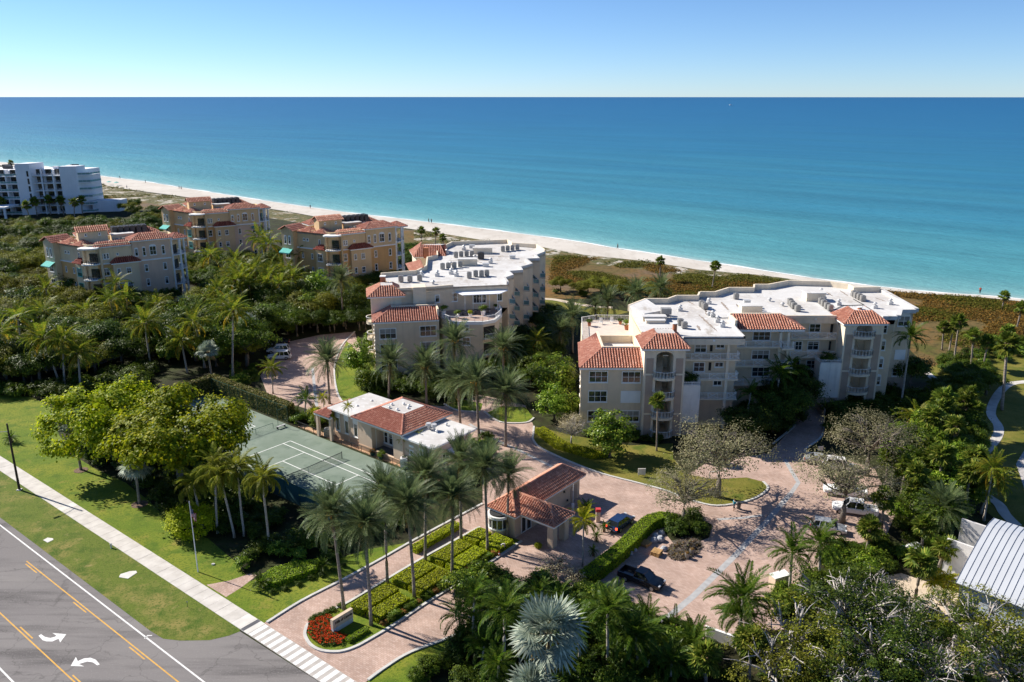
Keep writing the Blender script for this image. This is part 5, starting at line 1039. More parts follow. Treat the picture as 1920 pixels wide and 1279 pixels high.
# ---- gatehouse
GO = Vector((0.4, 91.6))
def Q(u, v): return GO + CU * u + CV * v
GB = thing('gatehouse', (*Q(-2, 7), 0), 'small entrance gatehouse with red tiled hip roof and drive-through canopy', 'building')
m_gate = mat('gate_stucco', (0.62, 0.49, 0.35), .9, .07, .6, .2, 12, coord='World', streak=.1)
b = MB(); b.prism([Q(-4.2,.5), Q(-.5,.5), Q(-.5,15.0), Q(-4.2,15.0)], 0, 3.2); b.build('wall', m_gate, GB)
b = MB(); b.prism([Q(3.9,1.5), Q(4.8,1.5), Q(4.8,2.4), Q(3.9,2.4)], 0, 3.15); b.build('pier', m_gate, GB); b = MB(); b.prism([Q(3.9,4.0), Q(4.8,4.0), Q(4.8,4.9), Q(3.9,4.9)], 0, 3.15); b.build('pier', m_gate, GB)
b = MB(); b.prism([Q(4.05,2.4), Q(4.65,2.4), Q(4.65,4.0), Q(4.05,4.0)], 2.5, 3.15); b.prism([Q(-.5,1.5), Q(3.9,1.5), Q(3.9,1.9), Q(-.5,1.9)], 2.75, 3.15); b.prism([Q(-.5,4.5), Q(3.9,4.5), Q(3.9,4.9), Q(-.5,4.9)], 2.75, 3.15); b.build('canopy_beam', m_gate, GB)
hp = Hip(sp=.34, course=.42); z0, z1 = 3.4, 5.1
hp.face((*Q(0.1,-.1),z0),(*Q(.1,15.6),z0),(*Q(-2.3,13.2),z1),(*Q(-2.3,2.3),z1)); hp.face((*Q(-4.7,15.6),z0),(*Q(-4.7,-.1),z0),(*Q(-2.3,2.3),z1),(*Q(-2.3,13.2),z1)); hp.face((*Q(-4.7,-.1),z0),(*Q(.1,-.1),z0),(*Q(-2.3,2.3),z1)); hp.face((*Q(.1,15.6),z0),(*Q(-4.7,15.6),z0),(*Q(-2.3,13.2),z1))
for a_, c_ in (((.1,-.1),(-2.3,2.3)),((-4.7,-.1),(-2.3,2.3)),((.1,15.6),(-2.3,13.2)),((-4.7,15.6),(-2.3,13.2))): hp.rid((*Q(*a_),z0+.05),(*Q(*c_),z1+.05))
hp.rid((*Q(-2.3,2.3),z1+.05),(*Q(-2.3,13.2),z1+.05)); hp.tr.prism([Q(-4.7,-.1), Q(.1,-.1), Q(.1,15.6), Q(-4.7,15.6)], 3.15, 3.39); hp.done(GB)
hp = Hip(sp=.34, course=.42); z2 = 4.85
hp.face((*Q(-.6,1.0),z0+.01),(*Q(5.3,1.0),z0+.01),(*Q(3.1,3.2),z2),(*Q(-2.0,3.2),z2)); hp.face((*Q(5.3,5.4),z0+.01),(*Q(-.6,5.4),z0+.01),(*Q(-2.0,3.2),z2),(*Q(3.1,3.2),z2)); hp.face((*Q(5.3,1.0),z0+.01),(*Q(5.3,5.4),z0+.01),(*Q(3.1,3.2),z2)); hp.rid((*Q(-1.9,3.2),z2+.05),(*Q(3.1,3.2),z2+.05)); hp.rid((*Q(5.3,1.0),z0+.06),(*Q(3.1,3.2),z2+.05)); hp.rid((*Q(5.3,5.4),z0+.06),(*Q(3.1,3.2),z2+.05))
hp.tr.prism([Q(.1,1.0), Q(5.3,1.0), Q(5.3,5.4), Q(.1,5.4)], 3.16, 3.4); hp.done(GB)
# round bay window
c = Q(-3.0, .4); arc = [c + (CU * math.cos(R(t_)) + CV * math.sin(R(t_))) * 1.35 for t_ in range(180, 361, 15)]
b = MB(); b.prism(arc, 0, .95); b.build('bay_wall', m_gate, GB); b = MB(); b.prism([c + (p - c) * 1.06 for p in arc], .95, 1.1); b.build('bay_sill', m_trim, GB); b = MB(); b.prism([c + (p - c) * 1.12 for p in arc], 2.5, 2.85); b.build('bay_head', m_trim, GB)
b = MB(); b.prism([c + (p - c) * .92 for p in arc], 1.1, 2.5); b.build('bay_pane', m_glass, GB); b = MB(); b.prism([c + (p - c) * .9 for p in arc], 2.85, 3.05); b.build('bay_roof', m_metald, GB)
for p in arc[::2]: b = MB(); q = c + (p - c) * .99; b.cyl(q.x, q.y, 1.1, 2.5, .06, .06, 6); b.build('bay_mullion', m_trim, GB)
for v in (2.3, 3.4): window(GB, (*Q(-.5, v), 1.25), CV, 1.0, 2.3, 1, 1, trim=.1, sill=False)
panel(GB, 'door', (*Q(-.5, 13.6), 1.15), CV, 1.5, 2.3, m_taupe, .05)
for v, z in ((11.2, 2.2), (12.0, .6)): q = Q(-.42, v); b = MB(); b.box(q.x - .12, q.x + .12, q.y - .12, q.y + .12, z, z + .25); b.build('wall_lamp', m_metald, GB)
b = MB(); b.box(-.9, .9, -.4, .4, 3.0, 3.1, 0, tuple(Q(-2, 15.2))); b.build('eave_light', m_trim, GB)
# ---- building with barrel metal roof on the right edge
JB = thing('metal_roof_building', (55, 95, 0), 'white building with a ribbed barrel-vaulted metal roof at the right edge', 'building')
m_seam = mat('metal_panel', (0.56, 0.58, 0.60), .38, .03, .4, metal=.2); m_seamd = mat('seam', (.22, .24, .28), .6, .05, 2)
# left end of the roof: from low front corner up over the crown
rA = G(1792, 1092, 4.6).xy; rB = G(1845, 976, 7.2).xy
ax = (G(1920, 1140, 4.6).xy - rA).normalized(); ay = Vector((-ax.y, ax.x)); span = 11.5; npan = 22; pw = .62
prof = []
for i in range(13): t_ = i / 12; prof.append((t_ * span, 4.6 + 3.3 * (1 - (1 - min(1, t_ * 1.25)) ** 1.3) - 1.5 * max(0, t_ - .8) ** 1.3))
for k in range(npan):
    b = MB(); x0, x1 = k * pw + .012, (k + 1) * pw - .012
    for (a0, z0_), (a1, z1_) in zip(prof, prof[1:]):
        p = [rA + ax * x0 + ay * a0, rA + ax * x1 + ay * a0, rA + ax * x1 + ay * a1, rA + ax * x0 + ay * a1]
        b.add([(*p[0], z0_), (*p[1], z0_), (*p[2], z1_), (*p[3], z1_), (*p[0], z0_ - .06), (*p[1], z0_ - .06), (*p[2], z1_ - .06), (*p[3], z1_ - .06)], [(0, 1, 2, 3), (4, 7, 6, 5), (0, 4, 5, 1), (0, 3, 7, 4), (1, 5, 6, 2)])
    b.build('roof_panel', m_seam, JB)
    b = MB(); xs_ = k * pw
    for (a0, z0_), (a1, z1_) in zip(prof, prof[1:]): b.bar((*(rA + ax * xs_ + ay * a0), z0_ + .03), (*(rA + ax * xs_ + ay * a1), z1_ + .03), .022, .06)
    b.build('standing_seam', m_seamd, JB)
W_ = npan * pw; wallp = [rA + ax * .5 + ay * .6, rA + ax * W_ + ay * .6, rA + ax * W_ + ay * (span - .4), rA + ax * .5 + ay * (span - .4)]
b = MB(); b.prism(wallp, 0, 4.55); b.build('wall', mat('pale_blue_wall', (.50, .56, .62), .9, .05, .5), JB)
b = MB(); pts = [rA + ax * .45 + ay * a for a, z in prof]; 
for (p, (a, z)), (p2, (a2, z2_)) in zip(zip(pts, prof), zip(pts[1:], prof[1:])): b.quad((*p2, 0), (*p, 0), (*p, z - .08), (*p2, z2_ - .08))
b.build('end_wall', m_hw, JB)
for px0, px1, py0, h_ in ((1776, 1822, 1010, 4.2), (1803, 1842, 973, 4.2)):
    a = G(px0, py0, 4.6).xy; c = a + ax * 4.6; b = MB(); b.prism([a, c, c + ay * .3, a + ay * .3], 0, 4.6); b.build('wing_wall', mat('grey_render', (.60, .58, .56), .9, .06, .6, coord='World'), JB)
b = MB(); q = rA + ax * 1.0 - ay * .6; b.bar((*q, 4.3), (*(q + ax * 3 - ay * .6), 1.2), .35, .1); b.build('downpipe', m_trim, JB)
# ================================================================== PLANTS: prototypes
m_bark_palm = mat('palm_trunk', (0.20, 0.165, 0.13), .95, .2, 1.0, .5, 14, stretch=(1, 1, 7), c2=(0.34, 0.29, 0.24))
m_bark_grey = mat('palm_trunk_grey', (0.30, 0.27, 0.235), .9, .15, 1.0, .3, 14, stretch=(1, 1, 7), c2=(0.44, 0.40, 0.35))
m_bark_boot = mat('palm_boots', (0.15, 0.09, 0.055), .95, .3, 4, .6, 10, c2=(0.26, 0.17, 0.10))
m_bark = mat('tree_bark', (0.12, 0.10, 0.08), .95, .2, 2, .5, 8, c2=(0.22, 0.19, 0.16))
m_bark_pale = mat('pale_bark', (0.34, 0.31, 0.28), .9, .2, 2, .4, 8, c2=(0.52, 0.48, 0.44))
LM = dict(
 date=leafmat('date_leaf', (0.069, 0.108, 0.042), (0.138, 0.187, 0.073), (0.253, 0.265, 0.105), 0.37, .45, 0.28),
 coco=leafmat('coco_leaf', (0.082, 0.139, 0.012), (0.192, 0.232, 0.021), (0.395, 0.318, 0.030), 0.45, .42, 0.28),
 royal=leafmat('royal_leaf', (0.035, 0.084, 0.008), (0.091, 0.150, 0.015), (0.164, 0.207, 0.022), 0.45, .4, 0.28),
 gold=leafmat('gold_leaf', (0.157, 0.197, 0.010), (0.326, 0.328, 0.015), (0.507, 0.392, 0.018), 0.50, .45, 0.22),
 sabal=leafmat('sabal_leaf', (0.073, 0.121, 0.015), (0.171, 0.230, 0.029), (0.325, 0.330, 0.055), 0.40, .45, 0.25),
 silver=leafmat('silver_leaf', (0.207, 0.256, 0.198), (0.378, 0.433, 0.331), (0.512, 0.549, 0.414), .15, .5, .4),
 queen=leafmat('queen_leaf', (0.116, 0.145, 0.014), (0.237, 0.259, 0.027), (0.368, 0.334, 0.038), .4, .5, .2),
 dead=leafmat('dead_leaf', (0.254, 0.165, 0.058), (0.407, 0.293, 0.115), None, .15, .8, .1),
 yel=leafmat('yellowing_leaf', (0.318, 0.233, 0.024), (0.488, 0.318, 0.024), None, 0.45, .6, 0.17),
 lime=leafmat('lime_leaf', (0.148, 0.220, 0.008), (0.348, 0.396, 0.013), (0.570, 0.549, 0.020), 0.49, .5, 0.19),
 green=leafmat('green_leaf', (0.043, 0.082, 0.009), (0.106, 0.156, 0.015), (0.184, 0.219, 0.022), 0.43, .45, 0.22),
 dark=leafmat('dark_leaf', (0.030, 0.058, 0.009), (0.076, 0.122, 0.014), (0.141, 0.185, 0.022), 0.39, .45, 0.22),
 glossy=leafmat('glossy_leaf', (0.074, 0.148, 0.013), (0.204, 0.300, 0.026), (0.426, 0.501, 0.064), 0.45, .35, 0.33),
 oak=leafmat('sparse_leaf', (0.158, 0.165, 0.088), (0.324, 0.309, 0.161), (0.498, 0.454, 0.297), 0.45, .6, 0.11),
 olive=leafmat('olive_leaf', (0.092, 0.102, 0.013), (0.200, 0.211, 0.022), (0.308, 0.299, 0.035), 0.43, .55, 0.17),
 twig=leafmat('grey_twig', (0.245, 0.198, 0.115), (0.458, 0.397, 0.242), None, .05, .9, .1),
 hedge=leafmat('hedge_leaf', (0.234, 0.289, 0.009), (0.485, 0.526, 0.018), (0.647, 0.670, 0.032), 0.45, .5, 0.17),
 hedged=leafmat('hedge_green_leaf', (0.124, 0.226, 0.012), (0.304, 0.425, 0.022), (0.453, 0.558, 0.029), 0.45, .5, 0.17),
 vine=leafmat('vine_leaf', (0.070, 0.098, 0.017), (0.202, 0.188, 0.042), (0.418, 0.334, 0.126), 0.43, .55, 0.17),
 red=leafmat('red_flower', (0.40, 0.014, 0.006), (0.55, 0.03, 0.008), (0.50, 0.06, 0.008), 0.40, .6, 0.11),
 croton=leafmat('croton_leaf', (0.297, 0.111, 0.042), (0.186, 0.204, 0.042), (0.594, 0.223, 0.084), 0.40, .5, 0.17),
 scrub=leafmat('scrub_leaf', (0.105, 0.077, 0.022), (0.211, 0.127, 0.030), (0.315, 0.154, 0.032), 0.40, .6, 0.11),
 sgreen=leafmat('scrub_green', (0.071, 0.083, 0.013), (0.148, 0.152, 0.023), (0.240, 0.207, 0.035), 0.40, .6, 0.11),
)
def frond_mesh(name, L, n, leaf, droop, m, w=.07, vee=.35, hang=.0, fwd=.55, seed=0, start=.16, stem=None):
    """feather leaf along +X, arching down"""
    rr = random.Random(seed); b = MB(); pts = []; p = Vector((0, 0, 0)); N_ = 12
    for i in range(N_ + 1):
        t = i / N_; pts.append(p.copy()); th = -droop * t ** 1.4; p = p + Vector((math.cos(th), 0, math.sin(th))) * (L / N_)
    def at(t): k = min(N_ - 1, int(t * N_)); f = t * N_ - k; return pts[k].lerp(pts[k + 1], f), (pts[k + 1] - pts[k]).normalized()
    b.cur = 0
    for i in range(0, N_, 2):
        a, c = pts[i], pts[min(N_, i + 2)]; r0 = .035 * (1 - i / N_) + .008; r1 = .035 * (1 - (i + 2) / N_) + .006
        b.quad(a + Vector((0, -r0, 0)), c + Vector((0, -r1, 0)), c + Vector((0, r1, .01)), a + Vector((0, r0, .01)))
    b.cur = 1
    for s in (-1, 1):
        for i in range(n):
            t = start + (1 - start) * (i + .5 + rr.uniform(-.3, .3)) / n; t = min(t, .995); q, d = at(t)
            ln = leaf * (0.45 + .55 * math.sin(math.pi * min(1, .12 + t * .88) ** .9)) * rr.uniform(.85, 1.1)
            up = Vector((-d.z, 0, d.x)); o = (Vector((0, s, 0)) + d * (fwd + .5 * t) + up * (vee - hang * 1.0) + Vector((0, 0, -hang * .7)) + Vector((rr.uniform(-.1, .1), 0, rr.uniform(-.12, .12)))).normalized()
            e = q + o * ln; e.z -= hang * .25 * ln; mid = q + o * ln * .45; wd = (d * .9 + up * .25).normalized() * w * .5
            b.quad(q, mid - wd, e, mid + wd)
    return b.mesh(name, [stem or m, m])
def fan_mesh(name, pet, rad, n, m, arc=300, fold=.25, droop=.3, seed=0, w=1.0, stem=None):
    """fan leaf: stalk along +X then a pleated fan"""
    rr = random.Random(seed); b = MB(); b.cur = 0; c = Vector((pet, 0, pet * .05))
    b.quad(Vector((0, -.03, 0)), c + Vector((0, -.02, 0)), c + Vector((0, .02, 0)), Vector((0, .03, 0))); b.cur = 1
    for i in range(n):
        a = R(-arc / 2 + arc * (i + .5) / n); r = rad * (1 - .25 * abs(a) / math.pi) * rr.uniform(.9, 1.06)
        d = Vector((math.cos(a), math.sin(a), fold * (.4 if i % 2 else -.05) - droop * .15)); d.normalize()
        s = Vector((-math.sin(a), math.cos(a), 0)) * r * math.radians(arc / n) * .52 * w
        e = c + d * r; e.z -= droop * r * .45; m_ = c + d * r * .55; m_.z -= droop * .08
        b.quad(c, m_ - s, e, m_ + s)
    return b.mesh(name, [stem or m, m])
def trunk_mesh(name, h, r0, r1, m, bend=0, n=8, seg=8, flare=1.25, boots=None, seed=0):
    rr = random.Random(seed); b = MB(); pts, rad = [], []
    for i in range(seg + 1):
        t = i / seg; pts.append((bend * h * (t - t * t * .55) * t * 1.4, rr.uniform(-.02, .02) * h * .1, h * t)); rad.append((r0 + (r1 - r0) * t) * (flare if i == 0 else 1) * (1 + .04 * (i % 2)))
    b.tube(pts, rad, n)
    if boots:
        b.cur = 1; top = Vector(pts[-1])
        for k in range(26):
            a = k * 2.4; z = h * (1 - boots * (k / 26)); q = Vector((top.x * (z / h), 0, z)); d = Vector((math.cos(a), math.sin(a), 0)); b.bar(q + d * r1 * .7, q + d * (r1 + .16) + Vector((0, 0, .22)), .12, .05)
    return b.mesh(name, [m, m_bark_boot] if boots else m, True), Vector(pts[-1])
PALM = {}
def palm_kinds():
    d = PALM
    d['date'] = dict(fronds=[frond_mesh('date_frond', 4.5, 30, .66, dr, LM['date'], .10, v, 0, .7, s) for s, (dr, v) in enumerate(((.55, .45), (.9, .35), (1.2, .3)))] + [frond_mesh('dead_frond', 3.4, 14, .42, 1.3, LM['dead'], .08, .1, .3, .7, 9)], r=(.21, .17), h=8.5, m=m_bark_palm, boots=.10, flare=1.3,
        lay=[(34, 62, 82, 0), (44, 28, 60, 1), (30, -4, 28, 2), (16, -38, -6, 2), (6, -70, -45, 3)])
    d['coco'] = dict(fronds=[frond_mesh('coconut_frond', 4.3, 26, .72, dr, LM['coco'], .14, v, hg, .5, s) for s, (dr, v, hg) in enumerate(((.9, .3, .1), (1.4, .1, .45), (1.7, .0, .6)))] + [frond_mesh('yellow_frond', 3.5, 18, .55, 1.5, LM['yel'], .10, 0, .6, .5, 9)], r=(.17, .12), h=9, m=m_bark_grey, boots=.03, flare=1.7,
        lay=[(7, 50, 80, 0), (11, 18, 50, 1), (8, -12, 18, 2), (4, -40, -12, 3)])
    d['royal'] = dict(fronds=[frond_mesh('royal_frond', 3.1, 28, .56, dr, LM['royal'], .12, v, hg, .45, s) for s, (dr, v, hg) in enumerate(((1.0, .5, .05), (1.6, .35, .25), (2.0, .2, .4)))], r=(.15, .11), h=7, m=m_bark_grey, boots=None, flare=1.3,
        lay=[(6, 50, 80, 0), (9, 25, 55, 1), (6, 0, 25, 2)])
    d['queen'] = dict(fronds=[frond_mesh('queen_frond', 3.2, 30, .62, dr, LM['queen'], .11, v, hg, .4, s) for s, (dr, v, hg) in enumerate(((1.2, .3, .2), (1.9, .1, .5), (2.3, .0, .7)))], r=(.14, .11), h=7, m=m_bark_grey, boots=None, flare=1.3,
        lay=[(7, 45, 78, 0), (12, 15, 48, 1), (9, -15, 15, 2)])
    d['gold'] = dict(fronds=[frond_mesh('golden_frond', 2.2, 22, .46, dr, LM['gold'], .11, v, hg, .45, s) for s, (dr, v, hg) in enumerate(((1.0, .5, .05), (1.7, .3, .3), (2.1, .2, .4)))], r=(.10, .08), h=4.2, m=m_bark_grey, boots=None, flare=1.3,
        lay=[(5, 50, 80, 0), (8, 20, 55, 1), (6, -15, 20, 2)])
    d['sabal'] = dict(fronds=[fan_mesh('fan_frond', .95, .95, 18, LM['sabal'], 290, .3, dr, s) for s, dr in enumerate((.25, .55, .9))] + [fan_mesh('dead_fan', .8, .8, 12, LM['dead'], 240, .3, 1.2, 9)], r=(.17, .15), h=6.5, m=m_bark_palm, boots=.12, flare=1.15,
        lay=[(9, 45, 80, 0), (13, 5, 45, 1), (10, -35, 5, 2), (4, -75, -45, 3)])
    d['silver'] = dict(fronds=[fan_mesh('silver_frond', 1.45, 1.5, 28, LM['silver'], 270, .4, dr, s, .72, stem=mat('petiole', (.40, .36, .20), .6)) for s, dr in enumerate((.12, .35, .7))] + [fan_mesh('dry_silver_frond', 1.3, 1.0, 18, LM['dead'], 260, .3, .9, 9, stem=MATS.get('petiole') or mat('petiole', (.40, .36, .20), .6))], r=(.22, .19), h=6.0, m=m_bark_palm, boots=.12, flare=1.15,
        lay=[(8, 50, 82, 0), (11, 15, 50, 1), (10, -25, 15, 2), (3, -60, -35, 3)])
    d['sago'] = dict(fronds=[frond_mesh('sago_frond', 1.15, 22, .20, dr, LM['royal'], .05, .5, 0, .5, s) for s, dr in enumerate((.7, 1.2, 1.5))], r=(.16, .13), h=.5, m=m_bark_boot, boots=None, flare=1.1,
        lay=[(10, 45, 75, 0), (12, 15, 45, 1), (10, -10, 15, 2)])
palm_kinds()
for k_, d_ in PALM.items():
    d_['tr'] = []
    for s_, bend in enumerate((.0, .05, -.06) if k_ not in ('coco',) else (.06, .14, -.12)): d_['tr'].append(trunk_mesh(k_ + '_trunk', d_['h'], *d_['r'], d_['m'], bend, 8, 8, d_['flare'], d_['boots'], s_))
b = MB(); rr = random.Random(2)
for k in range(9):
    a = k * .9; d = Vector((math.cos(a), math.sin(a), 0)); s0 = Vector((0, 0, .1)); e = d * rr.uniform(.5, .8) + Vector((0, 0, rr.uniform(-.1, .35))); b.bar(s0, e, .04, .03)
    for j in range(8): q = e + Vector((rr.uniform(-.16, .16), rr.uniform(-.16, .16), rr.uniform(-.4, .05))); b.bar(e, q, .045, .045)
ME_FRUIT = b.mesh('fruit_stalks', mat('date_fruit', (.50, .27, .035), .7, .2, 5))
def lay_fronds(kind, rr, dens=1.0):
    """(mesh, azimuth, elevation, roll, scale) for a crown"""
    out = []
    for cnt, e0, e1, vi in PALM[kind]['lay']:
        n = max(1, int(round(cnt * dens))); off = rr.random() * 6.28
        for i in range(n): out.append((PALM[kind]['fronds'][vi], off + 6.283 * i / n + rr.uniform(-.25, .25), R(rr.uniform(e0, e1)), rr.uniform(-.4, .4), rr.uniform(.82, 1.08)))
    return out
CROWN = {}
def crown_mesh(kind, v):
    if (kind, v) in CROWN: return CROWN[(kind, v)]
    rr = random.Random(v * 31 + 5); me_v, me_f, me_m = [], [], []
    for me, az, el, roll, s in lay_fronds(kind, rr, .8):
        M_ = Matrix.Rotation(az, 4, 'Z') @ Matrix.Rotation(-el, 4, 'Y') @ Matrix.Rotation(roll, 4, 'X') @ Matrix.Scale(s, 4); o = len(me_v); di = 1 if 'dead' in me.name or 'yellow' in me.name or 'dry' in me.name else 0
        me_v += [tuple(M_ @ x.co) for x in me.vertices]; me_f += [[i + o for i in p.vertices] for p in me.polygons]; me_m += [di] * len(me.polygons)
    m = bpy.data.meshes.new(kind + '_crown'); m.from_pydata(me_v, [], me_f); base = PALM[kind]['fronds'][0].materials[1]; m.materials.append(base); m.materials.append(PALM[kind]['fronds'][-1].materials[1]); m.polygons.foreach_set('material_index', me_m)
    CROWN[(kind, v)] = m; return m
def link(name, data, parent, loc=(0, 0, 0), rot=(0, 0, 0), sc_=1.0, kind=None):
    o = bpy.data.objects.new(name, data); col.objects.link(o); o.parent = parent; o.location = loc; o.rotation_euler = rot; o.scale = (sc_, sc_, sc_) if not hasattr(sc_, '__len__') else sc_
    if kind: o['kind'] = kind
    return o
PALM_NAME = dict(date='date_palm', coco='coconut_palm', royal='royal_palm', gold='golden_palm', queen='queen_palm', sabal='cabbage_palm', silver='silver_fan_palm', sago='sago_palm')
pr = random.Random(11)
def palm(kind, loc, H, label, group, s=1.0, detail=None, fruit=False, seed=None, dens=1.0):
    """a palm: trunk, fronds (each an object when near, one crown when far)"""
    rr = random.Random(seed if seed is not None else pr.random()); loc = Vector((loc[0], loc[1], 0)); D_ = PALM[kind]
    t = thing(PALM_NAME[kind], loc, label, 'palm tree' if kind != 'sago' else 'plant', group, rr.uniform(0, 6.28))
    ln = R({'coco': 5, 'sabal': 4, 'queen': 4, 'royal': 3}.get(kind, 2)); t.rotation_euler.x = rr.uniform(-ln, ln); t.rotation_euler.y = rr.uniform(-ln, ln); dens = dens * rr.uniform(.8, 1.15)
    me, top = D_['tr'][rr.randrange(3)]; zs = H / D_['h']
    link('trunk', me, t, sc_=(s, s, zs)); tp = Vector((top.x * s, top.y * s, H))
    if detail is None: detail = loc.y < 118
    if detail:
        for me_, az, el, roll, sk in lay_fronds(kind, rr, dens): link('frond', me_, t, tp, (roll, -el, az), s * sk)
    else: link('crown', crown_mesh(kind, rr.randrange(3)), t, tp, (0, 0, rr.uniform(0, 6)), s, kind=None)
    if fruit: link('fruit_cluster', ME_FRUIT, t, tp + Vector((0, 0, -.05)), (0, 0, rr.random()), s)
    return t
def palm_px(kind, crown, base, label, group=None, s=1.0, **k):
    B = G(*base); H = atY(crown[0], crown[1], B.y).z; return palm(kind, B, max(.4, H), label, group, s, **k)
def palm_h(kind, crown, H, label, group=None, s=1.0, **k): return palm(kind, G(*crown, H), H, label, group, s, **k)

# ---- broadleaf crowns
def leaf_quad(b, p, n, size, rr, asp=.8):
    n = n.normalized(); u = n.cross(Vector((rr.uniform(-1, 1), rr.uniform(-1, 1), rr.uniform(-1, 1))))
    if u.length < 1e-3: u = Vector((1, 0, 0))
    u.normalize(); v = n.cross(u); a = size * rr.uniform(.8, 1.35)
    b.quad(p - u * a * .5, p + v * a * asp * .5, p + u * a * .5, p - v * a * asp * .5)
def tree_proto(name, leafm, rad=4.0, hgt=.75, z0=4.5, clumps=120, per=44, csize=.95, leaf=.26, seed=0, barkm=None, limbs=7, bare=0.0, shell=.55, trunk_r=.22, twigs=0, lobes=6, low=-.35, twigm=None, core=1.0, spread=(.42, .62), lsize=(.42, .62)):
    """trunk mesh and crown mesh; crown centre at z0, made of leaf clumps on uneven lobes"""
    rr = random.Random(seed); T = MB(); barkm = barkm or m_bark; b = MB()
    lob = [(Vector((0, 0, 0)), core)]
    for i in range(lobes):
        a = 6.283 * i / lobes + rr.uniform(-.4, .4); e = rr.uniform(low, .55); q = Vector((math.cos(a) * math.cos(e), math.sin(a) * math.cos(e), math.sin(e) * hgt)) * rad * rr.uniform(*spread); lob.append((q, rr.uniform(*lsize)))
    ends = []
    for c in range(clumps):
        q, ls = lob[rr.randrange(len(lob))]
        d = Vector((rr.gauss(0, 1), rr.gauss(0, 1), rr.gauss(.25, .9))); d.normalize()
        if d.z < low: d.z = low * rr.random(); d.normalize()
        rrad = rad * ls * (shell + (1 - shell) * rr.random() ** .5) * rr.uniform(.86, 1.12)
        cc = q + Vector((d.x, d.y, d.z * hgt)) * rrad; ends.append(cc)
        if rr.random() < bare: continue
        cs = csize * rr.uniform(.6, 1.3)
        for k in range(int(per * rr.uniform(.7, 1.3))):
            o = Vector((rr.gauss(0, .42), rr.gauss(0, .42), rr.gauss(0, .26))) * cs; p = cc + o
            leaf_quad(b, Vector((p.x, p.y, p.z + z0)), d * .6 + o * .5 + Vector((rr.uniform(-.5, .5), rr.uniform(-.5, .5), rr.uniform(.1, 1.0))), leaf, rr)
    base = z0 - rad * hgt * .55; T.tube([(0, 0, 0), (rr.uniform(-.1, .1), rr.uniform(-.1, .1), base * .5), (0, 0, max(base, .4))], [trunk_r * 1.35, trunk_r, trunk_r * .85], 8)
    rr.shuffle(ends)
    for e in ends[:limbs]:
        p0 = Vector((0, 0, max(base, .4) - .1)); p2 = e * .82 + Vector((0, 0, z0)); p1 = (p0 + p2) / 2 + Vector((rr.uniform(-.3, .3), rr.uniform(-.3, .3), rr.uniform(-.1, .5))) * rad * .2
        T.tube([p0, p1, p2], [trunk_r * .6, trunk_r * .4, trunk_r * .12], 5)
        for e2 in sorted(ends, key=lambda x: (x - e).length)[1:1 + twigs]: T.tube([p1.lerp(p2, .5), (p1.lerp(p2, .6) + e2 + Vector((0, 0, z0))) / 2 + Vector((0, 0, .15)), e2 * .97 + Vector((0, 0, z0))], [trunk_r * .22, trunk_r * .13, trunk_r * .05], 4)
    return T.mesh(name + '_trunk', twigm or barkm, True), b.mesh(name + '_crown', leafm), z0, rad
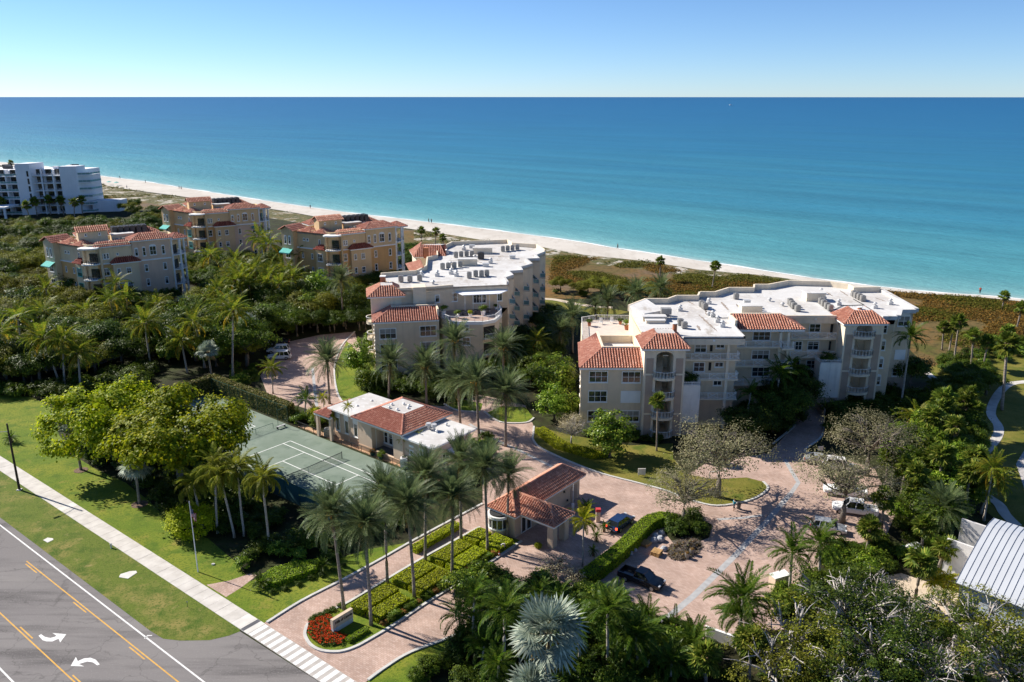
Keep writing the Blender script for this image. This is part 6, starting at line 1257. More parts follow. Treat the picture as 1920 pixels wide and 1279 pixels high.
TREE = dict(
 lime=[tree_proto('shade_tree', LM['lime'], 4.2, .66, 3.3, 300, 95, .62, .18, s, lobes=17, shell=.85, core=.66, spread=(.5, .9), lsize=(.24, .42), limbs=14) for s in (1, 2)],
 green=[tree_proto('broad_tree', LM['green'], 3.4, .8, 4.0, 120, 85, .85, .20, s, shell=.7, lobes=9, core=.7, spread=(.4, .8), lsize=(.28, .5)) for s in (3, 4, 5)],
 dark=[tree_proto('dark_tree', LM['dark'], 3.4, .7, 3.8, 120, 85, .85, .20, s, shell=.7, lobes=9, core=.7, spread=(.4, .8), lsize=(.28, .5)) for s in (6, 7, 8)],
 olive=[tree_proto('olive_tree', LM['olive'], 3.6, .55, 3.4, 130, 85, .85, .19, s, lobes=12, shell=.7, core=.65, spread=(.4, .85), lsize=(.26, .45)) for s in (36, 37)],
 glossy=[tree_proto('glossy_tree', LM['glossy'], 2.6, 1.15, 3.4, 120, 55, .75, .25, s, shell=.75, lobes=5, low=-.8) for s in (9, 10)],
 oak=[tree_proto('sparse_oak', LM['oak'], 4.2, .62, 4.3, 300, 26, .85, .12, s, limbs=24, bare=.15, twigs=7, barkm=mat('oak_bark', (.20, .17, .14), .95, .2, 2), lobes=8, shell=.5, trunk_r=.2) for s in (11, 12)],
 bare=[tree_proto('bare_tree', LM['twig'], 3.2, .8, 3.8, 240, 26, .8, .10, s, limbs=30, bare=.2, twigs=7, barkm=m_bark_pale, trunk_r=.15, shell=.4) for s in (13, 14)],
 banyan=[tree_proto('branchy_tree', LM['olive'] if s == 16 else LM['dark'], 4.4, .6, 4.4, 120, 62, .9, .17, s, limbs=22, bare=.42, twigs=5, barkm=m_bark_pale, trunk_r=.30, lobes=9, shell=.75) for s in (15, 16, 17)],
 shrub=[tree_proto('shrub', LM['green'], 1.3, .8, 1.0, 46, 60, .55, .16, s, limbs=4, trunk_r=.05, shell=.6, low=-.6) for s in (18, 19, 20)],
 shrubd=[tree_proto('dark_shrub', LM['dark'], 1.4, .7, .95, 46, 62, .55, .16, s, limbs=4, trunk_r=.05, shell=.6, low=-.6) for s in (21, 22, 23)],
 shrubg=[tree_proto('glossy_shrub', LM['glossy'], 1.3, .85, 1.0, 46, 50, .55, .20, s, limbs=4, trunk_r=.05, shell=.6, low=-.6) for s in (24, 25)],
 croton=[tree_proto('croton', LM['croton'], .9, .8, .7, 36, 34, .42, .17, s, limbs=4, trunk_r=.04, shell=.6, low=-.6) for s in (26, 27)],
 bush=[tree_proto('round_bush', LM['hedge'], 1.0, .82, .82, 150, 70, .28, .075, s, limbs=4, trunk_r=.06, shell=.96, lobes=0, low=-.75) for s in (28,)],
 brown=[tree_proto('dry_bush', LM['twig'], 1.6, .75, 1.1, 120, 8, .6, .14, s, limbs=26, bare=.2, twigs=5, trunk_r=.06, shell=.4, low=-.3, barkm=mat('dry_twig', (.14, .085, .06), .95, .2, 3)) for s in (29,)],
)
def tree(kind, loc, label, group, s=1.0, zs=None, cat='tree', name=None, seed=None, rz=None):
    rr = random.Random(seed if seed is not None else pr.random()); pro = TREE[kind][rr.randrange(len(TREE[kind]))]
    name = None
    nm = name or {'lime': 'shade_tree', 'green': 'broadleaf_tree', 'dark': 'evergreen_tree', 'olive': 'spreading_tree', 'glossy': 'glossy_leaved_tree', 'oak': 'oak_tree', 'bare': 'bare_tree', 'banyan': 'branching_tree', 'croton': 'croton_shrub', 'bush': 'clipped_bush', 'brown': 'dry_bush', 'shrub': 'leafy_shrub', 'shrubd': 'evergreen_shrub', 'shrubg': 'glossy_shrub'}.get(kind, 'shrub')
    adj = {'lime': 'yellow-green', 'green': 'mid-green', 'dark': 'dark', 'olive': 'olive-green', 'glossy': 'glossy', 'shrub': 'mid-green', 'shrubd': 'dark', 'shrubg': 'glossy light', 'croton': 'reddish'}.get(kind, '')
    label = label.replace('KIND', adj)
    t = thing(nm, (loc[0], loc[1], 0), label, cat, group, rr.uniform(0, 6.28) if rz is None else rz); z_ = s * (zs or 1)
    link('trunk' if cat == 'tree' else 'stems', pro[0], t, sc_=(s, s, z_)); link('crown' if cat == 'tree' else 'foliage', pro[1], t, sc_=(s, s, z_)); return t
def tree_c(kind, px, py, s, label, group=None, zs=None, **k):
    """tree whose crown centre is seen at a pixel"""
    pro = TREE[kind][0]; z = pro[2] * s * (zs or 1); return tree(kind, G(px, py, z), label, group, s, zs, **k)
def inside(p, poly):
    x, y = p; c = False; n = len(poly)
    for i in range(n):
        (x0, y0), (x1, y1) = poly[i], poly[(i + 1) % n]
        if (y0 > y) != (y1 > y) and x < (x1 - x0) * (y - y0) / (y1 - y0) + x0: c = not c
    return c
def scatter(poly_px, sp, avoid=(), seed=0, jit=.45, lim=400):
    """jittered ground grid inside a pixel polygon"""
    P = P2(poly_px); av = [P2(a) for a in avoid]; rr = random.Random(seed); out = []
    x0, x1 = min(p.x for p in P), max(p.x for p in P); y0, y1 = min(p.y for p in P), max(p.y for p in P); y = y0; row = 0
    while y < y1:
        x = x0 + (sp / 2 if row % 2 else 0)
        while x < x1:
            q = (x + rr.uniform(-jit, jit) * sp, y + rr.uniform(-jit, jit) * sp)
            if inside(q, P) and not any(inside(q, a) for a in av): out.append(Vector(q))
            x += sp
        y += sp * .87; row += 1
    return out[:lim]
def hedge(name, pts, h, lm, label, cat='hedge', leaf=.15, dens=150, group=None, z0=0.05, rough=.06, seed=1):
    """clipped hedge: soft-edged block with leaves standing off its faces"""
    rr = random.Random(seed); P = [Vector(p) for p in pts]; c = sum(P, Vector((0, 0))) / len(P); t = thing(name, (*c, 0), label, cat, group)
    n = len(P); a = sum(P[i].x * P[(i + 1) % n].y - P[(i + 1) % n].x * P[i].y for i in range(n))
    if a < 0: P = P[::-1]
    b = MB(); b.prism([c + (p - c) * .96 for p in P], z0, h - .06); b.build('stems', mat('hedge_core', (.022, .028, .008), .95), t)
    b = MB(); from_ = []
    x0, x1 = min(p.x for p in P), max(p.x for p in P); y0, y1 = min(p.y for p in P), max(p.y for p in P)
    k = int((x1 - x0) * (y1 - y0) * dens)
    for _ in range(k):
        q = (rr.uniform(x0, x1), rr.uniform(y0, y1))
        if inside(q, P): leaf_quad(b, Vector((q[0], q[1], h + rr.uniform(-rough, rough) + .05 * noise.noise(Vector((q[0], q[1], 0))))), Vector((rr.uniform(-.7, .7), rr.uniform(-.7, .7), 1)), leaf, rr, .7)
    for i in range(n):
        p0, p1 = P[i], P[(i + 1) % n]; L_ = (p1 - p0).length; nn = Vector(((p1 - p0).y, -(p1 - p0).x, 0)).normalized()
        for _ in range(int(L_ * h * dens)):
            q = p0.lerp(p1, rr.random()); leaf_quad(b, Vector((q.x, q.y, rr.uniform(z0, h))) + nn * rr.uniform(-.02, rough), nn + Vector((rr.uniform(-.7, .7), rr.uniform(-.7, .7), rr.uniform(-.3, .9))), leaf, rr, .7)
    b.build('foliage', lm, t); return t
# ================================================================== PLANTING
ORD = ['nearest the road', 'second from the road', 'third from the road', 'fourth from the road']
# entrance island: two rows of date palms between clipped hedges
for i, v in enumerate((-23.0, -16.6, -10.4, -4.0)):
    for u, side, cr in ((-5.6, 'left', [(640,962),(727,928),(792,893),(866,868)]), (-1.15, 'right', [(687,985),(763,945),(846,930),(914,880)])):
        q = Q(u, v); H = atY(*cr[i], q.y).z
        palm('date', q, H, 'tall date palm in the %s row of the entrance island, %s' % (side, ORD[i]), 'date palms lining the entrance island', .86, fruit=(i % 2 == 0), seed=100 + i * 2 + (side == 'left'))
palm('date', Q(-1.3, -.05), atY(951, 893, Q(-1.3, -.05).y).z, 'date palm standing right against the gatehouse bay window', 'date palms lining the entrance island', .8, seed=140)
# hedges on the island
hs = [((-4.9, -3.0), (-22.6, -17.2)), ((-2.5, -0.75), (-22.4, -17.7)), ((-5.2, -3.0), (-16.2, -11.2)), ((-2.5, -.65), (-16.2, -11.2)), ((-5.0, -2.9), (-10.2, -4.9)), ((-2.4, -.5), (-10.2, -4.9)), ((-5.0, -2.9), (-4.2, -1.2)), ((-2.4, .4), (-4.0, -.9))]
nm = ['first', 'first', 'second', 'second', 'third', 'third', 'last', 'last']
for i, ((u0, u1), (v0, v1)) in enumerate(hs):
    hedge('clipped_hedge', [Q(u0, v0), Q(u1, v0), Q(u1, v1), Q(u0, v1)], .78, LM['hedge'], 'yellow-green clipped hedge block on the entrance island, %s from the road in the %s row' % (nm[i], 'left' if i % 2 == 0 else 'right'), group='clipped island hedges', seed=i, dens=150)
rr = random.Random(21); hq = [(-.15, -22 + k * .85) for k in range(24)]
for i, (u, v) in enumerate(hq):
    tree(('croton', 'shrub', 'shrubg')[i % 3], Q(u + rr.uniform(-.15, .15), v), 'small KIND border shrub along the right kerb of the island', 'island border shrubs', rr.uniform(.32, .5), cat='shrub')
# flower bed at the island nose and low green hedge
b = MB(); bg = MB(); rr = random.Random(6); bed = P2([(578,1172),(598,1160),(622,1156),(630,1188),(652,1194),(640,1212),(604,1213),(586,1203),(577,1190)])
x0, x1 = min(p.x for p in bed), max(p.x for p in bed); y0, y1 = min(p.y for p in bed), max(p.y for p in bed)
fl = thing('flower_bed', (*(sum(bed, Vector((0, 0))) / len(bed)), 0), 'bed of red flowers around the nose of the entrance island', 'flower bed')
for _ in range(9000):
    q = (rr.uniform(x0, x1), rr.uniform(y0, y1))
    if not inside(q, bed): continue
    h = .34 + .14 * noise.noise(Vector((q[0] * 1.7, q[1] * 1.7, 3))); dist = noise.noise(Vector((q[0] * 2.5, q[1] * 2.5, 0)))
    if rr.random() < .22 + .5 * dist: leaf_quad(b, Vector((*q, h + .05)), Vector((rr.uniform(-.6, .6), rr.uniform(-.6, .6), 1)), .11, rr, .9)
    else: leaf_quad(bg, Vector((*q, h - rr.uniform(0, .15))), Vector((rr.uniform(-.9, .9), rr.uniform(-.9, .9), 1)), .14, rr, .6)
bg.build('foliage', LM['dark'], fl, kind='stuff'); b.build('flowers', LM['red'], fl, kind='stuff')
sheet('mulch_bed', P2([(655,1135),(688,1160),(720,1150),(700,1128)]), .07, mat('mulch', (.15, .10, .07), .95, .35, 5, .6, 10, coord='World'))
hedge('clipped_hedge', P2([(648,1203),(686,1180),(692,1186),(655,1208)]), .45, LM['hedged'], 'short low green hedge behind the red flowers at the island nose', seed=40, leaf=.13)
for i, (px, py) in enumerate(((585,1165),(592,1160),(600,1157),(612,1151),(624,1146),(638,1138))): tree('shrub', G(px, py), 'low green border plant along the left kerb of the island nose', 'nose border plants', .28, cat='shrub')
# lawn hedge left of the lane, sago palms
hedge('clipped_hedge', P2([(492,1088),(512,1075),(560,1062),(600,1058),(594,1076),(548,1092),(515,1104),(497,1100)]), .8, LM['hedged'], 'broad yellow-green clipped hedge beside the brick foot path', seed=41)
palm('sago', G(490, 1101), .5, 'dark sago palm at the end of the hedge by the brick foot path', None, 1.25, detail=True); palm('sago', G(606, 1068), .6, 'sago palm between the broad hedge and the entrance lane', None, 1.1, detail=True)
for i, (px, py) in enumerate(((512,1112),(535,1106),(560,1098),(585,1086),(605,1080),(625,1072),(645,1062))): tree('shrubd', G(px, py), 'low dark border plant in front of the broad hedge', 'hedge border plants', .3, cat='shrub')
for i, (px, py, s_) in enumerate(((470,1050,.9),(490,1035,1.1),(520,1040,.9),(545,1035,1.2),(570,1025,1.3),(600,1030,1.1),(640,1020,1.2),(670,1005,1.2),(455,1065,.7),(700,1000,1.1),(740,985,1.0),(560,1050,.8),(620,1050,.8))): tree(('shrubd', 'shrub', 'shrubg')[i % 3], G(px, py), 'KIND shrub between the lawn and the court corner', 'court corner shrubs', s_, cat='shrub')
hedge('clipped_hedge', [Q(-8.6,-10), Q(-7.4,-10), Q(-7.4,-2.0), Q(-8.6,-2.0)], .8, LM['hedge'], 'clipped yellow hedge on the court side of the entrance lane', seed=42)
# round clipped bush on the lawn
bs_ = tree('bush', G(362, 1000), 'large round yellow-green clipped bush on the front lawn by the flagpole', None, 2.75, .8, cat='bush', rz=.4)
# big shade trees by the courts
tree_c('lime', 205, 785, 2.05, 'big spreading yellow-green shade tree at the lawn edge, the farther of two', 'shade trees by the courts', 1.12, seed=1)
tree_c('lime', 325, 815, 2.3, 'big spreading yellow-green shade tree overhanging the tennis court, the nearer of two', 'shade trees by the courts', 1.12, seed=2)
tree_c('green', 395, 850, 1.0, 'dark broadleaf tree under the nearer shade tree', None, seed=4)
rr = random.Random(8)
for q in scatter([(140,850),(200,880),(265,920),(300,960),(340,985),(400,990),(450,1015),(520,1030),(540,985),(480,940),(380,900),(300,860),(180,820)], 2.3, seed=3): tree(rr.choice(('shrubd', 'shrub', 'shrubd')), q, 'KIND shrub in the border under the shade trees', 'shade tree border shrubs', rr.uniform(.7, 1.25), cat='shrub')
# tall feather palms by the court corner
for i, (c_, b_) in enumerate((((398,878),(408,1000)),((430,893),(440,1008)),((452,880),(458,1005)),((482,893),(505,1031)),((385,905),(380,990)))): palm_px('queen', c_, b_, 'slender feather palm in the clump beside the round bush, ' + ['far left one', 'second from left', 'middle one', 'leaning one on the right', 'shortest one behind'][i], 'feather palms by the round bush', 1.08, seed=200 + i, dens=1.3)
for i, (c_, b_, s_) in enumerate((((255,876),(262,945),.95),((134,792),(152,881),.95),((122,775),(133,848),.9),((395,660),(398,715),.95),((467,606),(470,660),1.0))): palm_px('silver', c_, b_, 'silver-blue fan palm ' + ['in a mulch ring on the lawn, nearest the flagpole', 'in a mulch ring at the lawn edge below the shade tree', 'behind another silver palm at the lawn edge', 'behind the courts near the parking plaza', 'in the woodland behind the courts'][i], 'silver fan palms', s_ * .92, seed=230 + i, detail=True)
for px, py, r_ in ((262,946,1.1),(152,882,1.0),(133,849,.9)):
    c = G(px, py); b = MB(); b.prism([Vector((c.x + r_ * math.cos(k * .524), c.y + r_ * math.sin(k * .524))) for k in range(12)], 0, .06); struct('mulch_ring', b, MATS['mulch'])
palm('sago', G(22, 830), .7, 'lone sago palm on the lawn near the street light', None, 1.3, detail=True)
# silver palm in the foreground
palm('silver', G(1028, 1195, 8.6), 8.6, 'large silver-blue fan palm in the foreground at the bottom', None, 1.32, detail=True, seed=5, dens=1.0)
palm('silver', G(1000, 1300, 6.0), 6.0, 'silver fan palm cut off by the bottom edge of the picture', None, 1.0, detail=True, seed=6)
# courtyard date palms
cd = [((620,676),(618,757),'beside the parking plaza'),((727,682),(729,746),'behind the clubhouse flat roof'),((797,691),(800,758),'behind the clubhouse tile roof'),((865,715),(863,797),'at the near end of the middle block drive'),((898,718),(898,825),'on the drive between clubhouse and lawn'),((947,739),(948,837),'nearest the gatehouse in the courtyard'),((853,641),(853,735),'in front of the penthouse terrace'),((945,653),(945,745),'at the right corner of the penthouse terrace'),((634,527),(644,612),'in front of the nearest ochre villa')]
for i, (c_, b_, t_) in enumerate(cd): palm_px('date', c_, b_, 'tall date palm ' + t_, 'courtyard date palms', 1.05, seed=260 + i, fruit=i in (2, 4, 6, 7), detail=i != 8)
for i, (px, py, H, s_) in enumerate(((1075,596,8.0,1.05),(1140,566,7,1),(1195,550,7,1),(1237,541,6.5,1),(1055,622,6,.9),(1118,575,5,.8))): palm_h('date', (px, py), H, 'date palm between the two white-roofed blocks, ' + ['next to the roof terrace', 'left of the seaside pair', 'middle one of the seaside palms', 'rightmost of the seaside palms', 'low one by the saw-tooth wall', 'small one by the beach path'][i], 'seaside date palms', s_, seed=280 + i)
palm_h('coco', (1012, 640), 6.5, 'green coconut palm at the foot of the saw-tooth wall', None, .85)
# coconut palms on the left
cc = [((206,562),(218,628)),((39,597),(45,682)),((6,622),(10,705)),((104,632),(112,722)),((128,640),(122,730)),((150,664),(152,735)),((279,607),(282,690)),((371,601),(384,690)),((440,584),(437,705)),((446,490),(448,548)),((502,458),(500,520)),((487,446),(488,515)),((460,520),(462,580)),((415,545),(418,610)),((350,640),(352,700)),((510,690),(512,738)),((330,470),(330,520)),((560,480),(560,540)),((390,480),(392,530))]
ct = ['in front of the leftmost villa', 'at the left edge, behind the lawn', 'cut by the left edge of the picture', 'tall yellowing one of a pair behind the lawn', 'second of the yellowing pair behind the lawn', 'short one with yellow fronds behind the shade tree', 'behind the far shade tree', 'between the silver palm and the courts', 'tall one nearest the parking plaza', 'below the farthest villa, left', 'below the farthest villa, right', 'touching the farthest villa wall', 'in the woodland below the villas, upper', 'in the woodland below the villas, lower', 'behind the vine hedge of the court', 'small one on the lawn by the parked cars', 'beside the rose villa balconies', 'left of the nearest ochre villa', 'between rose villa and ochre villas']
for i, ((c_, b_), t_) in enumerate(zip(cc, ct)): palm_px('coco', c_, b_, 'coconut palm ' + t_, 'coconut palms on the left', (1.22 if i not in (15,) else .7) * (1.0 if b_[1] > 600 else 1.1), seed=300 + i, detail=i in (3, 4, 5, 6, 7, 8, 14, 15), dens=1.2)
# golden palms by the clubhouse and gate
for i, (c_, b_, s_, t_) in enumerate((((640,762),(655,835),.6,'tall thin one against the clubhouse wall'),((623,783),(628,822),.55,'short one by the clubhouse porch'),((757,826),(757,870),.5,'left one at the clubhouse palm end'),((785,817),(786,868),.6,'bright one at the clubhouse palm end'),((822,824),(824,866),.55,'right one at the clubhouse palm end'),((1082,975),(1092,1062),1.1,'large one beside the gatehouse canopy'),((570,748),(572,785),.9,'one of the clump by the plaza'),((590,770),(592,800),.8,'second of the clump by the plaza'),((605,745),(610,790),.7,'third of the clump by the plaza'),((1748,1092),(1746,1130),.95,'left one of a pair by the metal-roof building'),((1770,1090),(1768,1134),1.0,'right one of a pair by the metal-roof building'))): palm_px('gold' if i != 6 else 'royal', c_, b_, 'yellow-green feather palm, ' + t_, 'golden feather palms', s_, seed=330 + i, detail=True)
for i, (px, py, s_) in enumerate(((1100,948,1.3),(1118,1003,.9),(1132,985,.9),(1112,1030,.8))): palm('sago', G(px, py + 12), .7, 'sago palm at the gatehouse exit lane, ' + ['by the wall sign', 'middle of the bed', 'behind the blue car', 'nearest the canopy'][i], 'sago palms by the exit lane', s_, detail=True)
# vine hedge round the far court
vh = [K(-31,14.6), K(-6.8,14.6)]
hedge('vine_hedge', [K(-31,14.4), K(-6.9,14.4), K(-6.9,15.7), K(-31,15.7)], 3.1, LM['vine'], 'tall flowering vine hedge along the far court fence', seed=44, leaf=.3, dens=60, rough=.18)
hedge('vine_hedge', [K(-31.6,4), K(-30.2,4), K(-30.2,15.7), K(-31.6,15.7)], 3.1, LM['vine'], 'tall vine hedge turning round the back end of the far court', seed=45, leaf=.3, dens=60, rough=.18)
# hedge beside the exit lane, curving
rr = random.Random(3); hl = smoothline([(*G(*p).xy, 0) for p in ((1100,1098),(1125,1078),(1160,1050),(1190,1022),(1215,995),(1240,985),(1265,990))], 3); nh = len(hl)
L_, R_ = [], []
for i, p in enumerate(hl):
    d = (hl[min(i + 1, nh - 1)] - hl[max(i - 1, 0)]).xy.normalized(); n_ = Vector((-d.y, d.x)); L_.append(p.xy + n_ * 1.1); R_.append(p.xy - n_ * .7)
for i in range(0, nh - 1, 3):
    j = min(i + 3, nh - 1); hedge('clipped_hedge', L_[i:j + 1] + R_[i:j + 1][::-1], 1.45, LM['hedged'], 'tall clipped hedge curving between the exit lane and the truck, ' + ['end at the canopy', 'second piece', 'third piece', 'piece behind the pallets', 'piece by the brush pile', 'far end'][min(5, i // 3)], group='exit lane hedge', seed=50 + i, dens=130)
tree('brown', G(1040, 1080), 'leafless brown bush beside the right entrance lane', None, 1.25, cat='bush', seed=2); tree('brown', G(1080, 1092), 'dry brown bush next to the clipped hedge end', None, .95, cat='bush', seed=3)
# oaks and bare trees
for px, py, s_, k_, t_ in ((1352,842,1.8,'oak','broad sparse-leaved oak on the right lawn island'),(1285,918,1.25,'oak','thin-leaved grey-green tree beside the brush pile'),(1635,815,1.6,'oak','broad grey-brown oak right of the garage drive'),(1590,895,1.6,'oak','yellowish oak spreading over the parked white cars'),(1072,800,1.0,'bare','pale bare tree at the left corner of the right block'),(170,640,1.0,'bare','pale bare tree among the coconut palms on the left')): tree_c(k_, px, py, s_, t_, 'sparse trees' if k_ == 'oak' else 'bare trees', .95)
for px, py, s_, t_ in ((1145,808,1.3,'at the left front corner of the right block'),(1042,705,1.5,'left of the right block'),(1040,750,1.1,'between the courtyard palms and the right block'),(672,668,1.2,'at the left corner of the middle block'),(690,705,.9,'below the middle block wing'),(700,640,.8,'against the middle block balconies'),(1010,690,1.0,'right of the penthouse palms'),(1075,760,.8,'behind the pale bare tree')): tree_c('glossy', px, py, s_, 'glossy light-green tree ' + t_, 'glossy trees by the blocks')
# dark planting along the right block
rr = random.Random(12)
for q in scatter([(1392,790),(1400,735),(1470,722),(1492,770),(1485,800),(1440,825),(1395,835)], 2.6, seed=5): tree(rr.choice(('shrubd', 'shrubd', 'dark')) if rr.random() < .85 else 'green', q, 'KIND planting at the foot of the right block, left of the garage drive', 'garage side planting', rr.uniform(.9, 1.6) if rr.random() < 1 else 1, cat='shrub', name='shrub')
for q in scatter([(1550,800),(1570,745),(1640,735),(1720,748),(1760,770),(1700,790),(1620,800),(1560,815)], 2.6, seed=6): tree(rr.choice(('shrubd', 'shrub')), q, 'KIND planting at the foot of the right block, right of the garage drive', 'right block planting', rr.uniform(.9, 1.5), cat='shrub')
for q in scatter([(1100,830),(1240,838),(1250,825),(1180,815),(1100,815)], 2.2, seed=9): tree(rr.choice(('shrubd', 'shrub')), q, 'low KIND shrub under the left corner of the right block', 'right block corner shrubs', rr.uniform(.5, .9), cat='shrub')
hedge('clipped_hedge', P2([(1003,812),(1040,842),(1110,862),(1140,858),(1060,835),(1020,806)]), .7, LM['hedge'], 'bright curved hedge at the tip of the right block lawn', seed=70)
for c_, b_, t_ in (((1455,700),(1452,790),'left'),((1478,692),(1476,778),'right')): palm_px('royal', c_, b_, 'dark feather palm in front of the garage recess, %s one of two' % t_, 'palms by the garage', 1.25, dens=1.2, detail=True)
palm_px('royal', (1395,735), (1398,800), 'dark feather palm against the white shaft of the right block', None, 1.0)
palm_px('sabal', (1236,752), (1231,846), 'fan palm in front of the left stair tower', None, .85, detail=True)
palm_px('royal', (1697,632), (1688,765), 'tall dark palm at the right end of the right block', None, 1.2, dens=1.2, detail=True)
tree_c('dark', 1712, 690, 1.05, 'dark tree at the right end wall of the right block', None, 1.3)
for i, (x, y) in enumerate(((29.4,127.4),(56.5,138.6))): tree('shrubd', (x, y), 'planter shrub on top of the white shaft, ' + ('left stair tower' if i == 0 else 'right stair tower'), 'shaft planter shrubs', 1.0, .8, cat='shrub').location.z = 8.7
# sabal palms on the right
sb = [((1895,648),(1878,769),1.5),((1763,614),(1766,657),1),((1775,614),(1779,660),1),((1797,604),(1788,683),1.1),((1820,629),(1820,690),1.1),((1845,640),(1842,690),1),((1881,556),(1878,584),1),((1910,576),(1906,617),1.1),((1880,620),(1880,668),1),((1762,748),(1762,800),1.1),((1806,740),(1800,816),1.15),((1826,770),(1822,830),1),((1788,838),(1788,890),1.05),((1755,820),(1752,870),1),((1652,936),(1653,998),1),((1710,918),(1709,980),1.05),((1727,986),(1727,1037),1),((1754,1026),(1758,1072),1),((1717,1051),(1716,1122),1.05),((1624,995),(1624,1040),1),((1323,1232),(1323,1290),1.1),((1402,1198),(1404,1279),1.0),((1740,880),(1738,930),1),((1690,870),(1690,930),1),((1235,490),(1237,530),1),((1333,498),(1335,542),1),((790,432),(790,456),1.1),((816,434),(816,460),1.1),((832,446),(832,466),1),((1800,890),(1798,940),1),((1660,860),(1660,915),1)]
stt = ['very tall slender one above the winding path', 'left one of a close pair by the dune scrub', 'right one of a close pair by the dune scrub', 'leaning tall one at the dune edge', 'one in the cluster at the dune edge', 'another at the dune edge, next right', 'far one out on the dune scrub', 'tall one at the right edge by the dunes', 'behind the winding path', 'above the oak by the right block', 'tall one in the middle of the right grove', 'next to the winding path bend', 'lower part of the right grove', 'in the right grove beside the oak', 'slim one above the silver car', 'upper one in the shrubs left of the path', 'left of the thick-trunked palm', 'below the thick-trunked palm', 'tall one in the sandy yard', 'short one by the silver car', 'at the bottom edge, left of the fence piece', 'bottom one with brown trunk', 'in the middle of the grove', 'behind the white pickup', 'thin pair member by the dunes', 'lone thin one by the dunes', 'left of three by the ochre villa', 'middle of three by the ochre villa', 'right of three by the ochre villa', 'right side of the grove', 'behind the oak over the cars']
for i, ((c_, b_, s_), t_) in enumerate(zip(sb, stt)): palm_px('sabal', c_, b_, 'cabbage palm, ' + t_, 'cabbage palms on the right', s_, seed=400 + i, detail=G(*b_).y < 100, dens=1.15)
palm_px('date', (1759,958), (1761,1014), 'thick-trunked date palm in the right garden', None, .85, seed=60); palm_px('coco', (1846,880), (1844,976), 'coconut palm beside the winding path above the metal roof', None, .8, detail=True); palm_h('coco', (1712,782), 4.5, 'young coconut palm with bright upright fronds above the oak', None, .9, detail=True); palm_h('coco', (1850, 900), 5, 'low coconut palm right of the grove', None, .8)
for i, (px, py, H, s_) in enumerate(((883,1117,6.5,1.0),(944,1150,7.5,1.15),(1143,1155,6.0,1.15),(1392,1120,6.5,1.35),(1487,1042,5.0,1.15),(1544,1020,5,1.1),(1395,1160,4.5,1.0),(1090,1180,5,1.0),(1200,1190,4.5,1.0))): palm_h('royal', (px, py), H, 'dark green feather palm in the foreground, ' + ['leftmost, beside the right lane', 'second from left with pale trunk', 'beside the silver palm', 'large one below the grey band', 'at the edge of the plaza on the right', 'in front of the silver car', 'low one below the large one', 'low one behind the silver palm', 'low one right of the silver palm'][i], 'foreground feather palms', s_, seed=450 + i, detail=True, dens=1.5)
for i, q in enumerate(scatter([(1690,980),(1700,880),(1770,800),(1825,850),(1820,900),(1845,950),(1780,990)], 4.2, seed=81)[:22]): palm('sabal', q, pr.uniform(3.5, 7.5), 'cabbage palm filling the grove between the oaks and the winding path', 'grove filler palms', pr.uniform(.9, 1.25), dens=1.1)
for i, q in enumerate(scatter([(420,560),(440,500),(480,470),(560,500),(600,560),(540,600),(460,600)], 6.0, seed=86)[:14]): palm('coco', q, pr.uniform(7, 10), 'coconut palm in the cluster below the two ochre villas', 'villa garden palms', pr.uniform(1.05, 1.3), dens=1.1)
for i, q in enumerate(scatter([(30,690),(230,660),(430,640),(470,600),(380,560),(200,580),(60,600)], 13.0, seed=82)[:8]): palm('coco', q, pr.uniform(6.5, 10), 'coconut palm rising out of the woodland left of the plaza', 'woodland coconut palms', pr.uniform(.95, 1.2), dens=1.1)
# foreground planting strip
rr = random.Random(31)
for q in scatter([(855,1105),(900,1085),(960,1095),(1040,1105),(1110,1120),(1200,1165),(1290,1190),(1300,1230),(1100,1190),(900,1150)], 1.9, seed=12): tree(rr.choice(('shrubg', 'shrubg', 'shrub')), q, 'KIND shrub in the planting strip below the plaza', 'strip shrubs', rr.uniform(.85, 1.3), cat='shrub')
for q in scatter([(860,1180),(1000,1170),(1200,1200),(1310,1215),(1320,1330),(860,1330),(840,1230)], 2.3, seed=13): tree(rr.choice(('shrubd', 'shrubd', 'shrub')), q, 'KIND undergrowth at the bottom of the picture', 'bottom undergrowth', rr.uniform(.7, 1.2), cat='shrub', name='shrub')
for i, q in enumerate(scatter([(870,1120),(1000,1110),(1130,1140),(1260,1185),(1330,1230),(1250,1300),(900,1300),(850,1180)], 3.0, seed=83)[:34]): palm('royal', q, pr.uniform(1.2, 3.0), 'low feather palm in the dense foreground planting', 'foreground filler palms', pr.uniform(.7, .95), dens=1.2, detail=True)
for q in scatter([(1548,1038),(1640,1030),(1668,1085),(1600,1098),(1552,1085)], 2.0, seed=84): tree(rr.choice(('shrubg', 'shrub', 'shrubd')), q, 'KIND shrub between the plaza edge and the sandy yard', 'yard edge shrubs', rr.uniform(.7, 1.2), cat='shrub')
for q in scatter([(1455,1116),(1545,1078),(1565,1110),(1500,1160),(1450,1160)], 2.0, seed=85): tree(rr.choice(('shrubg', 'shrubd')), q, 'KIND shrub beside the beige utility box', 'utility box shrubs', rr.uniform(.6, 1.0), cat='shrub')
for px, py, s_ in ((805,1262,.9),(830,1250,.7),(780,1272,.6),(850,1235,.6)): tree('shrub', G(px, py), 'yellowish shrub on the bottom lawn beside the right lane', 'bottom lawn shrubs', s_, cat='shrub')
palm('sago', G(800, 1266), .4, 'sago palm on the bottom lawn beside the right lane', None, 1.1, detail=True)
